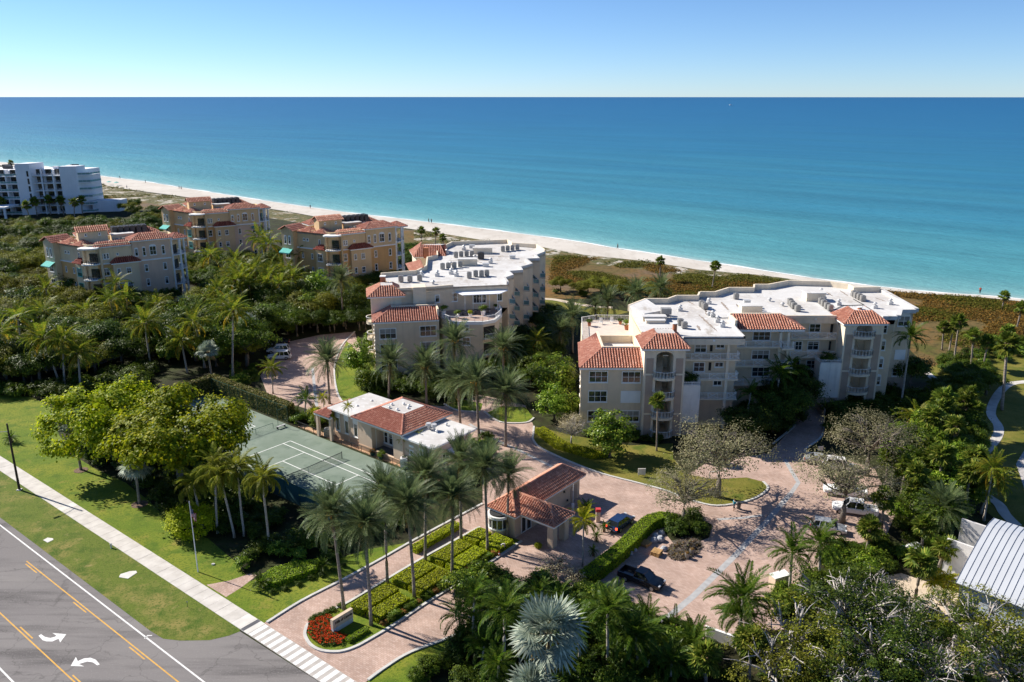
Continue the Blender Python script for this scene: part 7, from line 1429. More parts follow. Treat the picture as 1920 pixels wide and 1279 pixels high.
# bottom-right grove
for px, py, s_, t_ in ((1590,1130,1.35,'with long white limbs, nearest the plaza'),(1650,1200,1.2,'in the centre of the lower right corner'),(1850,1180,1.2,'in front of the metal roof'),(1500,1190,1.2,'left of the white limbed one'),(1750,1235,1.1,'at the bottom right'),(1450,1240,1.0,'at the bottom near the wall piece'),(1580,1260,1.0,'at the bottom middle right'),(1800,1150,.95,'between the sandy yard and the metal roof'),(1895,1225,1.15,'over the pale wall in the corner'),(1700,1165,.95,'at the near side of the sandy yard'),(1640,1110,.9,'behind the utility box')): tree_c('banyan', px, py, s_, 'branching dark-leaved tree ' + t_, 'branching trees in the lower right')
rr = random.Random(41)
for q in scatter([(1470,1150),(1545,1075),(1600,1055),(1650,1090),(1690,1150),(1900,1190),(1950,1330),(1330,1330),(1340,1250)], 2.9, avoid=[[(1740,1230),(1800,1190),(1900,1210),(1850,1290)]], seed=14): tree(rr.choice(('shrubd', 'shrub', 'shrubd', 'shrubg', 'shrubd')), q, 'KIND undergrowth in the lower right corner', 'lower right undergrowth', rr.uniform(.5, 1.0), cat='shrub', name='shrub')
for q in scatter([(1665,1000),(1690,940),(1650,880),(1700,840),(1780,800),(1830,850),(1825,900),(1850,960),(1780,1000),(1770,1060),(1700,1070),(1600,1045),(1570,1020),(1610,1010)], 2.6, seed=15): tree(rr.choice(('glossy', 'shrubg', 'green', 'shrubg', 'glossy')) if q.x > 53 else rr.choice(('shrubg', 'shrub')), q, 'KIND shrub or tree in the grove on the right', 'right grove shrubs', rr.uniform(.6, 1.15), cat='shrub', name='shrub')
for q in scatter([(1750,780),(1860,740),(1850,720),(1790,700),(1740,740)], 4.0, seed=16): tree('green', q, 'rounded green tree beside the winding path', 'path trees', rr.uniform(.6, .9))
# woods on the left
WOOD = [(-60,500),(80,520),(170,560),(340,592),(440,530),(540,530),(600,560),(690,610),(650,622),(545,632),(500,648),(478,690),(300,684),(235,690),(100,728),(-60,725)]
LOT = [(165,640),(250,618),(330,595),(375,558),(390,575),(340,615),(250,650),(170,655)]
rr = random.Random(51)
for q in scatter(WOOD, 5.3, avoid=[LOT], seed=17, lim=300):
    left = q.x < -75; tree(rr.choice(('olive', 'dark', 'olive')) if left else rr.choice(('green', 'dark', 'green', 'olive', 'glossy')), q, 'dense KIND tree in the woodland behind the courts, ' + ('towards the left edge' if q.x < -95 else 'below the rose villa' if q.x < -72 else 'below the ochre villas' if q.x < -48 else 'next to the parking plaza') + (', front rows' if q.y < 168 else ', middle rows' if q.y < 195 else ', back rows'), 'woodland trees on the left', rr.choice((.8, .95, 1.1, 1.3, 1.55)) * rr.uniform(.9, 1.1))
for q in scatter([(-60,725),(100,732),(235,695),(300,688),(280,720),(120,770),(90,745),(-60,745)], 3.0, seed=18): tree(rr.choice(('shrubd', 'shrub')), q, 'KIND shrub at the back edge of the front lawn', 'lawn back border shrubs', rr.uniform(.9, 1.6), cat='shrub')
for q in scatter([(540,632),(660,622),(700,640),(700,615),(600,565),(540,600)], 4.5, seed=19): tree(rr.choice(('green', 'dark')), q, 'KIND leafy tree between the parking plaza and the middle block', 'plaza trees', rr.uniform(.8, 1.15))
VW = [(-60,395),(60,405),(200,398),(300,412),(300,460),(350,470),(400,500),(520,500),(530,470),(640,512),(780,478),(800,500),(700,600),(560,530),(360,560),(340,585),(150,545),(80,510),(-60,480)]
FA = [P_ for P_ in ([(86,560),(86,500),(345,470),(350,565)], [(300,480),(300,420),(520,420),(520,480)], [(530,520),(530,450),(770,445),(775,505)])]
rr = random.Random(61)
villas_xy = [(-50.0, 226.5, R(36.5)), (-103.5, 269.5, R(31.5)), (-108.0, 206.5, R(34.7))]
def in_villa(q):
    for x, y, a in villas_xy:
        d = q - Vector((x, y)); u = d.x * math.cos(a) + d.y * math.sin(a); v = -d.x * math.sin(a) + d.y * math.cos(a)
        if -12 < u < 26 and -3.5 < v < 26: return True
    return False
def in_mid(q): return inside(q, [p for p in body2]) or inside(q, [mp_(-2, -1), mp_(14, -1), mp_(14, 12), mp_(-2, 12)])
for q in scatter(VW, 6.5, seed=20, lim=300):
    if in_villa(q) or in_mid(q): continue
    k = rr.choice(('olive', 'dark', 'green')); tree(k, q, 'KIND tree ' + ('left of the rose villa' if q.x < -128 else 'around the rose villa' if q.x < -88 and q.y < 245 else 'around the farthest ochre villa' if q.x < -72 else 'in front of the nearest ochre villa' if q.y < 226 else 'behind the nearest ochre villa'), 'trees among the villas', rr.uniform(.8, 1.25))
for q in scatter([(-200,336),(0,345),(200,385),(320,405),(300,425),(200,400),(100,410),(-200,400)], 8.0, seed=22, lim=260):
    if -272 < q.x < -188 and 370 < q.y < 415: continue
    tree(rr.choice(('olive', 'dark', 'olive', 'green')), q, 'far KIND tree between the hotel and the dunes', 'far trees near the hotel', rr.uniform(.7, 1.2))
for i, (px, py, b_) in enumerate(((24,306,325),(70,378,405),(56,385,410),(95,375,403),(120,376,404),(140,380,408),(5,378,405),(155,375,402))): palm_px('sabal', (px, py), (px, b_), 'small far palm by the white hotel, ' + ['behind its roof', 'in front of the tall fin', 'left of the fin', 'right of the fin', 'before the recessed balconies', 'before the white end wall', 'at the left edge', 'by the pool wall'][i], 'far hotel palms', 1.5)
# between the middle block and the right block, and the seaside edge
rr = random.Random(71)
for q in scatter([(1000,640),(1010,600),(1060,600),(1090,640),(1085,720),(1000,740),(900,720),(900,690)], 4.0, seed=23):
    if not in_mid(q) and not (q.x > 10 and q.y > 125): tree(rr.choice(('green', 'shrubg', 'dark')), q, 'KIND growth between the two white-roofed blocks', 'planting between the blocks', rr.uniform(.7, 1.1), cat='shrub', name='shrub')
for q in scatter([(1030,555),(1180,560),(1260,570),(1260,552),(1150,540),(1040,540)], 4.5, seed=24): tree(rr.choice(('shrubd', 'olive', 'shrub')), q, 'low KIND seaside shrub behind the two blocks', 'seaside shrubs', rr.uniform(.6, 1.0), cat='shrub', name='shrub')
for q in scatter([(660,690),(820,700),(900,745),(870,758),(740,745),(690,740)], 2.8, seed=25):
    if not in_mid(q): tree(rr.choice(('shrubd', 'shrub', 'shrubd')), q, 'KIND shrub at the foot of the middle block', 'middle block planting', rr.uniform(.9, 1.5), cat='shrub')
for q in scatter([(540,785),(600,770),(628,800),(600,812),(560,800)], 2.0, seed=26): tree(rr.choice(('shrub', 'shrubg')), q, 'KIND shrub between the courts and the plaza', 'plaza corner shrubs', rr.uniform(.5, 1.0), cat='shrub')
for q in scatter([(420,690),(490,688),(495,740),(545,760),(520,772),(440,725)], 3.2, seed=27): tree(rr.choice(('shrub', 'croton', 'shrubg')), q, 'KIND shrub on the small lawn by the parked cars', 'parking lawn shrubs', rr.uniform(.5, 1.0), cat='shrub')
for q in scatter([(880,835),(915,820),(930,850),(905,870)], 1.8, seed=28): tree(rr.choice(('shrub', 'shrubg')), q, 'KIND shrub at the corner of the clubhouse drive', 'clubhouse corner shrubs', rr.uniform(.5, .8), cat='shrub')
for q in scatter([(1745,690),(1790,668),(1880,640),(1990,640),(1990,665),(1880,680),(1790,705)], 3.6, seed=29): tree(rr.choice(('shrub', 'shrubg', 'shrubd')), q, 'KIND shrub at the dune edge on the right', 'dune edge shrubs', rr.uniform(.8, 1.4), cat='shrub')
# potted plants on terraces
def pot(px, py, z, s_, k, lb, m):
    p = G(px, py, z); t = thing('potted_plant', p, lb, 'potted plant'); b = MB(); b.tube([p, p + Vector((0, 0, .55 * s_))], [.22 * s_, .32 * s_], 10); b.build('pot', m, t)
    link('plant', TREE[k][0][1], t, (0, 0, .5 * s_), sc_=.38 * s_); return t
for i, a in enumerate(((1105,611,11.95,1.2,'shrub',m_terra),(1163,608,11.95,1.1,'shrub',m_terra),(1175,618,11.95,1.6,'shrubg',m_terra))): pot(*a[:5], 'terracotta potted plant on the right block terrace, ' + ['left one', 'middle one', 'tall one by the wall'][i], a[5])
for i, a in enumerate(((858,596,TZ,1.3,'shrubg',m_trim),(882,594,TZ,1.2,'bush',m_trim),(906,591,TZ,1.7,'shrubg',m_trim),(930,580,TZ,1.0,'shrub',m_trim),(880,572,TZ,1.4,'shrubd',m_trim),(920,568,TZ,1.2,'shrubd',m_trim),(832,590,TZ,1.6,'shrubg',m_trim))): pot(*a[:5], 'white potted plant on the penthouse terrace, ' + ['front left', 'front middle with yellow leaves', 'front right, largest', 'by the right railing', 'at the wall beside the sliding door', 'at the wall near the corner', 'by the terrace door'][i], a[5])
for i, (u, v) in enumerate(((14.6, 14.35), (16.6, 14.3))): p = K(u, v); t = thing('potted_plant', (*p, .03), 'dark green tub with a leafy plant by the clubhouse porch, ' + ['left one', 'right one'][i], 'potted plant'); b = MB(); b.tube([(*p, .03), (*p, .55)], [.34, .45], 12); b.build('pot', mat('green_pot', (.03, .10, .07), .5), t); link('plant', TREE['shrubg'][i % 2][1] if i else TREE['croton'][0][1], t, (0, 0, .3), sc_=.5 if i else .6)
tree('bush', Q(3.2, .6), 'small round topiary at the foot of the gatehouse canopy pier', None, .42, cat='bush')
# ---- dune scrub: uncountable low growth
def scrub(name, polys, n, lm, hmax, leaf, seed, thr, fs):
    rr = random.Random(seed); b = MB(); P = [P2(p) for p in polys]
    x0, x1 = min(q.x for p in P for q in p), max(q.x for p in P for q in p); y0, y1 = min(q.y for p in P for q in p), max(q.y for p in P for q in p); k = 0; tries = 0
    while k < n and tries < n * 14:
        tries += 1; q = (rr.uniform(x0, x1), rr.uniform(y0, y1))
        if not any(inside(q, p) for p in P): continue
        v = noise.noise(Vector((q[0] * fs, q[1] * fs, seed)))
        if v < thr: continue
        k += 1; hh = hmax * (.35 + .65 * min(1, (v - thr) * 2.5)) * rr.uniform(.6, 1.0)
        for _ in range(8): leaf_quad(b, Vector((q[0] + rr.gauss(0, .45), q[1] + rr.gauss(0, .45), max(.05, hh + rr.gauss(0, .16)))), Vector((rr.uniform(-.9, .9), rr.uniform(-.9, .9), 1)), leaf, rr, .7)
    return b.build(name, lm, None, kind='stuff')
DU = [[(1040,478),(1100,484),(1225,497),(1290,510),(1431,522),(1503,532),(1599,543),(1719,553),(1920,568),(2000,580),(2000,640),(1880,640),(1780,660),(1730,640),(1700,600),(1500,560),(1250,560),(1150,545),(1030,530)]]
scrub('dune_scrub', DU, 9000, LM['scrub'], .8, .42, 3, -.05, .045)
scrub('dune_scrub_green', DU, 6500, LM['sgreen'], .9, .40, 9, .02, .06)
DB = [[(776,431),(842,440),(916,452),(1020,464),(1096,478),(1225,491),(1290,505),(1500,527),(1500,534),(1290,513),(1200,503),(1060,486),(1000,480),(900,470),(780,455)], [(175,341),(252,357),(342,369),(445,384),(540,398),(500,408),(330,392),(200,372)]]
scrub('dune_grass', DB, 2600, LM['sgreen'], .8, .5, 5, .12, .07)
# ================================================================== VEHICLES, PEOPLE, SIGNS AND SMALL THINGS
m_tyre = mat('tyre', (.018, .018, .018), .9); m_rim = mat('rim', (.45, .45, .46), .35, .05, 2, metal=.7)
m_lamp = mat('headlamp', (.62, .64, .66), .2, .05, 2, spec=.7); m_tail = mat('tail_lamp', (.45, .02, .015), .3, .05, 2, spec=.7)
m_tail_on = mat('tail_lamp_on', (.6, .03, .01), .3); m_tail_on.node_tree.nodes['Principled BSDF'].inputs['Emission Color'].default_value = (1, .06, .02, 1); m_tail_on.node_tree.nodes['Principled BSDF'].inputs['Emission Strength'].default_value = 2.5
m_carglass = mat('car_glass', (.012, .015, .018), .05, .2, 1, spec=.9)
def loft(b, secs):
    """secs: list of rings (same count) -> skin with end caps"""
    n = len(secs[0]); o = len(b.v)
    for r in secs: b.v.extend([tuple(p) for p in r])
    for i in range(len(secs) - 1):
        for k in range(n): b.f.append([o + i * n + k, o + i * n + (k + 1) % n, o + (i + 1) * n + (k + 1) % n, o + (i + 1) * n + k]); b.m.append(b.cur)
    b.f.append([o + n - 1 - k for k in range(n)]); b.m.append(b.cur); q = o + (len(secs) - 1) * n; b.f.append([q + k for k in range(n)]); b.m.append(b.cur)
def car(loc, ang, paint, label, kind='suv', L=4.7, W=1.85, H=1.68, name=None, lit=False):
    t = thing(name or {'suv': 'parked_car', 'sedan': 'parked_car', 'pickup': 'pickup_truck', 'crew': 'pickup_truck'}[kind], (loc[0], loc[1], 0), label, 'car' if kind in ('suv', 'sedan') else 'truck', None, ang)
    h = W / 2; x0, x1 = -L / 2, L / 2
    if kind in ('suv', 'sedan'):
        belt = [(x0, .55, .80), (x0 + .12, .42, .98), (x0 + .9, .28, 1.02), (0, .26, 1.0), (x1 - 1.35, .27, .98), (x1 - .55, .3, .88), (x1 - .1, .42, .74), (x1, .5, .66)]
    else: belt = [(x0, .55, 1.02), (x0 + .1, .42, 1.06), (x0 + 1.0, .32, 1.06), (0, .32, 1.05), (x1 - 1.45, .32, 1.06), (x1 - .5, .36, 1.0), (x1 - .1, .45, .88), (x1, .5, .8)]
    def ring(x, zb, zt, hw): return [(x, -hw * .93, zb), (x, hw * .93, zb), (x, hw, zb + (zt - zb) * .3), (x, hw * .99, zt - .12), (x, hw * .9, zt), (x, -hw * .9, zt), (x, -hw * .99, zt - .12), (x, -hw, zb + (zt - zb) * .3)]
    secs = [ring(x, zb, zt, h * (.88 if i in (0, len(belt) - 1) else .96 if i in (1, len(belt) - 2) else 1)) for i, (x, zb, zt) in enumerate(belt)]
    b = MB()
    if kind in ('pickup', 'crew'):
        bx = x0 + (2.05 if kind == 'pickup' else 1.75)      # bed back wall
        loft(b, [ring(x, zb, zt, h) for x, zb, zt in belt[2:] if x > bx - .01] if False else [ring(bx, .32, 1.05, h)] + secs[3 if kind == 'pickup' else 3:])
        for s in (-1, 1): b.prism([(x0 + .05, s * h * .99), (bx, s * h * .99), (bx, s * h * .86), (x0 + .05, s * h * .86)], .4, 1.08)
        b.prism([(x0, -h * .95), (x0 + .1, -h * .95), (x0 + .1, h * .95), (x0, h * .95)], .45, 1.06); b.prism([(x0 + .1, -h * .86), (bx, -h * .86), (bx, h * .86), (x0 + .1, h * .86)], .4, .62)
    else: loft(b, secs)
    link_b = MB()
    o = b.mesh('car_body', paint, False); body = link('body', o, t)
    # cabin: dark glass with painted roof and pillars
    if kind == 'suv': c0, c1, r0, r1 = x0 + .12, x1 - 1.2, x0 + .55, x1 - 2.0
    elif kind == 'sedan': c0, c1, r0, r1 = x0 + .75, x1 - 1.15, x0 + 1.5, x1 - 1.95
    elif kind == 'pickup': c0, c1, r0, r1 = x0 + 2.05, x1 - 1.35, x0 + 2.2, x1 - 2.05
    else: c0, c1, r0, r1 = x0 + 1.75, x1 - 1.35, x0 + 1.9, x1 - 2.05
    zb = .96 if kind in ('suv', 'sedan') else 1.04
    g = MB(); lo = [(c0, -h * .92), (c1, -h * .92), (c1, h * .92), (c0, h * .92)]; up = [(r0, -h * .74), (r1, -h * .74), (r1, h * .74), (r0, h * .74)]
    g.add([(*p, zb) for p in lo] + [(*p, H - .05) for p in up], [(0, 1, 5, 4), (1, 2, 6, 5), (2, 3, 7, 6), (3, 0, 4, 7)]); link('window_glass', g.mesh('car_glass', m_carglass), t)
    r = MB(); r.prism([(r0 - .05, -h * .74), (r1 + .05, -h * .74), (r1 + .05, h * .74), (r0 - .05, h * .74)], H - .06, H); link('roof', r.mesh('car_roof', paint), t)
    p = MB()
    for i in range(4): p.bar((*lo[i], zb - .02), (*up[i], H - .04), .09)
    nm_ = 2 if kind == 'suv' else 1 if kind != 'pickup' else 0
    for k in range(nm_):
        f = (k + 1) / (nm_ + 1) * .9 + .05; xa, xb = c0 + (c1 - c0) * f * .9, r0 + (r1 - r0) * f
        for s in (-1, 1): p.bar((xa, s * h * .925, zb - .02), (xb, s * h * .745, H - .04), .07)
    link('pillars', p.mesh('car_pillars', paint), t, kind='stuff')
    for sx in (x0 + .85 if kind in ('suv', 'sedan') else x0 + 1.05, x1 - .9):
        for s in (-1, 1):
            w_ = MB(); rr_ = .35; w_.tube([(sx, s * (h - .22), rr_), (sx, s * (h + .015), rr_)], rr_, 16); wo = link('wheel', w_.mesh('tyre', m_tyre), t)
            w_ = MB(); w_.tube([(sx, s * (h + .012), rr_), (sx, s * (h + .03), rr_)], rr_ * .64, 12); link('rim', w_.mesh('rim', m_rim), wo)
    for s in (-1, 1):
        w_ = MB(); w_.obox((x1 - .06, s * h * .7, .70 if kind in ('suv', 'sedan') else .82), (1, 0, 0), (0, 1, 0), (0, 0, 1), .08, .2, .08); link('headlight', w_.mesh('headlight', m_lamp), t)
        w_ = MB(); w_.obox((x0 + .03, s * h * .82, .82), (1, 0, 0), (0, 1, 0), (0, 0, 1), .06, .12, .13); link('tail_light', w_.mesh('tail_light', m_tail_on if lit else m_tail), t)
        w_ = MB(); w_.obox((c1 - .35, s * (h + .1), zb + .08), (1, 0, 0), (0, 1, 0), (0, 0, 1), .06, .1, .07); link('mirror', w_.mesh('mirror', paint), t)
        for k in range(1 if kind == 'pickup' else 2):
            xa = c1 - .15 - k * 1.05; w_ = MB(); w_.obox((xa - .5, s * (h * .995 + .003), .68), (1, 0, 0), (0, 1, 0), (0, 0, 1), .47, .012, .24); do = link('door', w_.mesh('door', paint), t)
            w_ = MB(); w_.obox((xa - .85, s * (h * .995 + .02), .85), (1, 0, 0), (0, 1, 0), (0, 0, 1), .09, .012, .018); link('handle', w_.mesh('handle', m_rim), do)
    w_ = MB(); w_.obox((x0 - .02, 0, .5), (1, 0, 0), (0, 1, 0), (0, 0, 1), .06, h * .9, .1); link('bumper', w_.mesh('bumper', paint if kind in ('suv', 'sedan') else m_metald), t)
    w_ = MB(); w_.obox((x1 - .02, 0, .48), (1, 0, 0), (0, 1, 0), (0, 0, 1), .05, h * .86, .1); link('bumper', w_.mesh('bumper', paint), t)
    w_ = MB(); w_.obox((x0 - .05, 0, .66), (1, 0, 0), (0, 1, 0), (0, 0, 1), .012, .17, .06); link('number_plate', w_.mesh('plate', m_trim), t)
    return t
P_black = mat('black_paint', (.008, .009, .010), .12, .1, 1, spec=.7); P_white = mat('white_paint', (.72, .72, .71), .25, .03, 1, spec=.5); P_blue = mat('blue_paint', (.012, .030, .085), .15, .1, 1, spec=.7); P_silver = mat('silver_paint', (.42, .44, .46), .25, .04, 1, metal=.4, spec=.6); P_grey = mat('dark_paint', (.025, .028, .032), .15, .1, 1, spec=.7)
car((14.95, 82.45), R(-35.4), P_black, 'black regular-cab pickup truck parked beside the clipped hedge', 'pickup', 5.3, 1.9, 1.72)
car((14.2, 95.4), R(51), P_blue, 'dark blue car with glowing tail lamps leaving past the gatehouse', 'suv', 4.6, 1.85, 1.55, lit=True)
car((-51.3, 171.2), R(186), P_white, 'white sport utility car in the left parking bay, the farther white one', 'suv', 4.8, 1.9, 1.75); car((-49.9, 166.6), R(186), P_white, 'white sport utility car in the left parking bay, the nearer white one', 'suv', 4.9, 1.95, 1.8); car((-52.8, 177.2), R(186), P_grey, 'dark car in the left parking bay behind the white ones', 'sedan', 4.6, 1.8, 1.45)
car((47.2, 114.6), R(-14), P_silver, 'silver sedan half in the shade by the garage drive', 'sedan', 4.7, 1.8, 1.45); car((49.4, 112.2), R(-14), P_white, 'white van-like car under the yellowish oak, beside the silver sedan', 'suv', 5.0, 1.95, 1.95)
car((47.0, 104.2), R(165), P_white, 'white crew-cab truck under the oak, the farther of two', 'crew', 5.7, 2.0, 1.9); car((46.3, 99.0), R(162), P_white, 'white crew-cab truck under the oak, the nearer of two', 'crew', 5.7, 2.0, 1.9)
car((40.9, 94.2), R(-20), P_silver, 'silver hatchback poking out of the shrubs at the plaza edge', 'suv', 4.4, 1.8, 1.6)
# ---- people
def person(loc, ang, shirt, trousers, label, hair=(.05, .035, .025), stride=.25, s=1.0, cat='person'):
    t = thing('person', loc, label, cat, None, ang)
    J = dict(pel=(0, 0, .95), ch=(.02, 0, 1.32), nk=(.02, 0, 1.5), hd=(.05, 0, 1.64), ht=(.05, 0, 1.76), hl=(0, .1, .92), kl=(stride * .6, .1, .5), al=(stride * .3, .1, .08), tl=(stride * .3 + .16, .1, .04), hr=(0, -.1, .92), kr=(-stride * .1, -.1, .49), ar=(-stride * 1.1, -.1, .10), tr=(-stride * 1.1 + .15, -.1, .04), sl=(.02, .19, 1.43), el=(-.08, .25, 1.15), wl=(.06, .26, .92), fl=(.1, .26, .82), sr=(.02, -.19, 1.43), er=(.02, -.26, 1.15), wr=(.2, -.25, .98), fr=(.26, -.25, .9))
    rad = dict(pel=.14, ch=.15, nk=.06, hd=.095, ht=.06, hl=.095, kl=.062, al=.045, tl=.04, hr=.095, kr=.062, ar=.045, tr=.04, sl=.065, el=.045, wl=.033, fl=.03, sr=.065, er=.045, wr=.033, fr=.03)
    E_ = [('pel', 'ch'), ('ch', 'nk'), ('nk', 'hd'), ('hd', 'ht'), ('pel', 'hl'), ('hl', 'kl'), ('kl', 'al'), ('al', 'tl'), ('pel', 'hr'), ('hr', 'kr'), ('kr', 'ar'), ('ar', 'tr'), ('ch', 'sl'), ('sl', 'el'), ('el', 'wl'), ('wl', 'fl'), ('ch', 'sr'), ('sr', 'er'), ('er', 'wr'), ('wr', 'fr')]
    ks = list(J); me = bpy.data.meshes.new('body'); me.from_pydata([J[k] for k in ks], [(ks.index(a), ks.index(b_)) for a, b_ in E_], []); me.materials.append(mat('skin', (.42, .26, .18), .6, .05, 2))
    o = link('body', me, t, sc_=s); sk = o.modifiers.new('skin', 'SKIN'); o.modifiers.new('sub', 'SUBSURF').levels = 1; o.modifiers['sub'].render_levels = 1
    for i, k in enumerate(ks): me.skin_vertices[0].data[i].radius = (rad[k], rad[k]); me.skin_vertices[0].data[i].use_root = (k == 'pel')
    b = MB(); b.tube([(0, 0, .93), (.01, 0, 1.1), (.02, 0, 1.35), (.02, 0, 1.5)], [.16, .165, .19, .08], 12)
    for q in (('sl', 'el'), ('sr', 'er')): b.tube([J[q[0]], tuple((Vector(J[q[0]]) * .3 + Vector(J[q[1]]) * .7))], [.085, .065], 8)
    link('shirt', b.mesh('shirt', shirt, True), t, sc_=s); b = MB()
    for q in (('hl', 'kl', 'al'), ('hr', 'kr', 'ar')): b.tube([Vector(J[q[0]]) + Vector((0, 0, .06)), J[q[1]], Vector(J[q[2]]) + Vector((0, 0, .05))], [.115, .085, .065], 8)
    b.tube([(0, 0, .86), (0, 0, 1.0)], [.17, .16], 10); link('trousers', b.mesh('trousers', trousers, True), t, sc_=s)
    b = MB(); b.tube([(.03, 0, 1.64), (.02, 0, 1.72), (.03, 0, 1.79)], [.112, .11, .05], 10); link('hair', b.mesh('hair', mat('hair', hair, .7), True), t, sc_=s); return t
cl_ = lambda n, c: mat('cloth_' + n, c, .9, .08, 4)
person(G(1376, 957), R(200), cl_('teal', (.02, .26, .34)), cl_('navy', (.03, .035, .05)), 'person in a teal shirt and dark trousers walking by the lawn island')
bp_ = [((117,320),'black','navy','walking near the far hotel, left one'),((133,322),'navy','black','walking near the far hotel, right one'),((225,335),'black','navy','on the wet sand, left part of the beach'),((273,343),'navy','black','on the wet sand above the dune path'),((238,353),'white','navy','near the green beach umbrellas'),((336,354),'black','navy','left one of a couple on the far beach'),((340,355),'grey','navy','right one of a couple on the far beach'),((804,417),'navy','black','left one of a couple above the ochre villa'),((809,418),'grey','navy','right one of a couple above the ochre villa'),((1158,466),'black','black','alone in dark clothes on the middle beach'),((1837,550),'redc','navy','in a red top at the right end of the beach'),((582,391),'black','grey','sitting distance from the water, above the farther ochre villa')]
CL = dict(black=(.015, .015, .018), navy=(.03, .035, .06), white=(.6, .6, .58), grey=(.2, .2, .21), redc=(.45, .04, .02))
for i, (p, a, c, lb) in enumerate(bp_): person(G(*p) + Vector((0, 0, -.1)), R(i * 77), cl_(a, CL[a]), cl_(c, CL[c]), 'beach walker ' + lb, s=1.12)
for i, p in enumerate(((205,347),(219,348))):
    q = G(*p); t = thing('beach_umbrella', q, 'green beach umbrella on the far sand, ' + ('left one' if i == 0 else 'right one'), 'umbrella'); b = MB(); b.cyl(q.x, q.y, 0, 2.3, .04, .04, 6); b.build('pole', m_trim, t); b = MB(); b.cyl(q.x, q.y, 1.9, 2.5, 1.7, .1, 10); b.build('canopy', m_teal, t)
# ---- boat far out
q = G(1370, 197.5, -.2); t = thing('motor_boat', (q.x, q.y, -.2), 'tiny white motor boat far out on the sea', 'boat'); b = MB(); b.prism([Vector((q.x - 9, q.y - 3)), Vector((q.x + 6, q.y - 3)), Vector((q.x + 12, q.y)), Vector((q.x + 6, q.y + 3)), Vector((q.x - 9, q.y + 3))], -.6, 3.2); b.build('hull', m_trim, t); b = MB(); b.box(q.x - 5, q.x + 3, q.y - 2, q.y + 2, 3.2, 7.0); b.build('cabin', m_trim, t)
# ---- flagpole with limp striped flag
fp = G(371.3, 1072.4); t = thing('flagpole', fp, 'white flagpole on the front lawn beside the round bush', 'flagpole'); b = MB(); b.tube([fp, fp + Vector((0, 0, 9.1))], [.075, .04], 10); b.build('pole', m_trim, t); b = MB(); b.tube([fp + Vector((0, 0, 9.1)), fp + Vector((0, 0, 9.28))], [.10, .06], 8); b.build('finial', m_rim, t)
b = MB(); nu, nv = 26, 26; top = 8.85
def fpnt(u, v): return fp + Vector((.06 + .52 * u + .05 * math.sin(u * 19 + v * 2), -.05 + .16 * math.sin(u * 15 + v * 1.5) * (.3 + u), top - 1.15 * v - 1.25 * u ** .8 - .05 * math.sin(u * 11)))
for i in range(nu):
    for j in range(nv):
        u0, u1, v0, v1 = i / nu, (i + 1) / nu, j / nv, (j + 1) / nv; b.cur = 2 if (u0 < .4 and v0 < .54) else (0 if (j // 2) % 2 == 0 else 1)
        if b.cur == 2 and i % 2 == 1 and j % 3 == 1: b.cur = 1
        b.quad(fpnt(u0, v0), fpnt(u1, v0), fpnt(u1, v1), fpnt(u0, v1))
fo = b.build('flag', [cl_('flagred', (.42, .03, .035)), cl_('flagwhite', (.68, .67, .65)), cl_('flagblue', (.02, .03, .13))]); tag(fo, 'red, white and blue striped flag hanging limp on the flagpole', 'flag')
b = MB(); c = G(400, 1059); b.prism([c.xy + Vector((.22 * math.cos(a), .15 * math.sin(a))) for a in [k * .7 for k in range(9)]], 0, .16); tag(b.build('lawn_light', m_galv), 'small spotlight in the grass beside the flagpole', 'lamp')
# ---- street light and verge posts
sp = G(36.6, 918.7); t = thing('street_light', sp, 'tall dark wooden street light pole between verge and sidewalk', 'street light'); b = MB(); b.tube([sp, sp + Vector((0, 0, 10.2))], [.17, .11], 10); b.build('pole', mat('pole_wood', (.055, .04, .03), .9, .2, 3, stretch=(1, 1, .2)), t); b = MB(); q = sp + Vector((0, 0, 9.0)); e_ = Vector((*RN, 0)); b.tube([q, q + e_ * 1.2 + Vector((0, 0, .35)), q + e_ * 2.4 + Vector((0, 0, .45))], .045, 6); b.build('arm', m_galv, t); b = MB(); b.obox(q + e_ * 2.7 + Vector((0, 0, .42)), e_, Vector((-e_.y, e_.x, 0)), (0, 0, 1), .4, .14, .08); b.build('lamp_head', m_galv, t); b = MB(); b.box(sp.x - .3, sp.x + .3, sp.y - .3, sp.y + .3, 0, .12); b.build('foot', m_conc2, t)
q = G(209, 1028); t = thing('bollard', q, 'short grey post at the edge of the sidewalk', 'bollard'); b = MB(); b.cyl(q.x, q.y, 0, .62, .1, .1, 10); b.build('post', m_galv, t); b = MB(); b.cyl(q.x, q.y, .62, .7, .12, .05, 10); b.build('cap', m_trim, t)
q = G(352, 1139); t = thing('marker_post', q, 'thin marker post in the verge near the drive', 'post'); b = MB(); b.cyl(q.x, q.y, 0, .8, .02, .02, 6); b.build('post', m_metald, t); b = MB(); b.obox(q + Vector((0, 0, .7)), (1, 0, 0), (0, 1, 0), (0, 0, 1), .06, .01, .1); b.build('plate', m_galv, t)
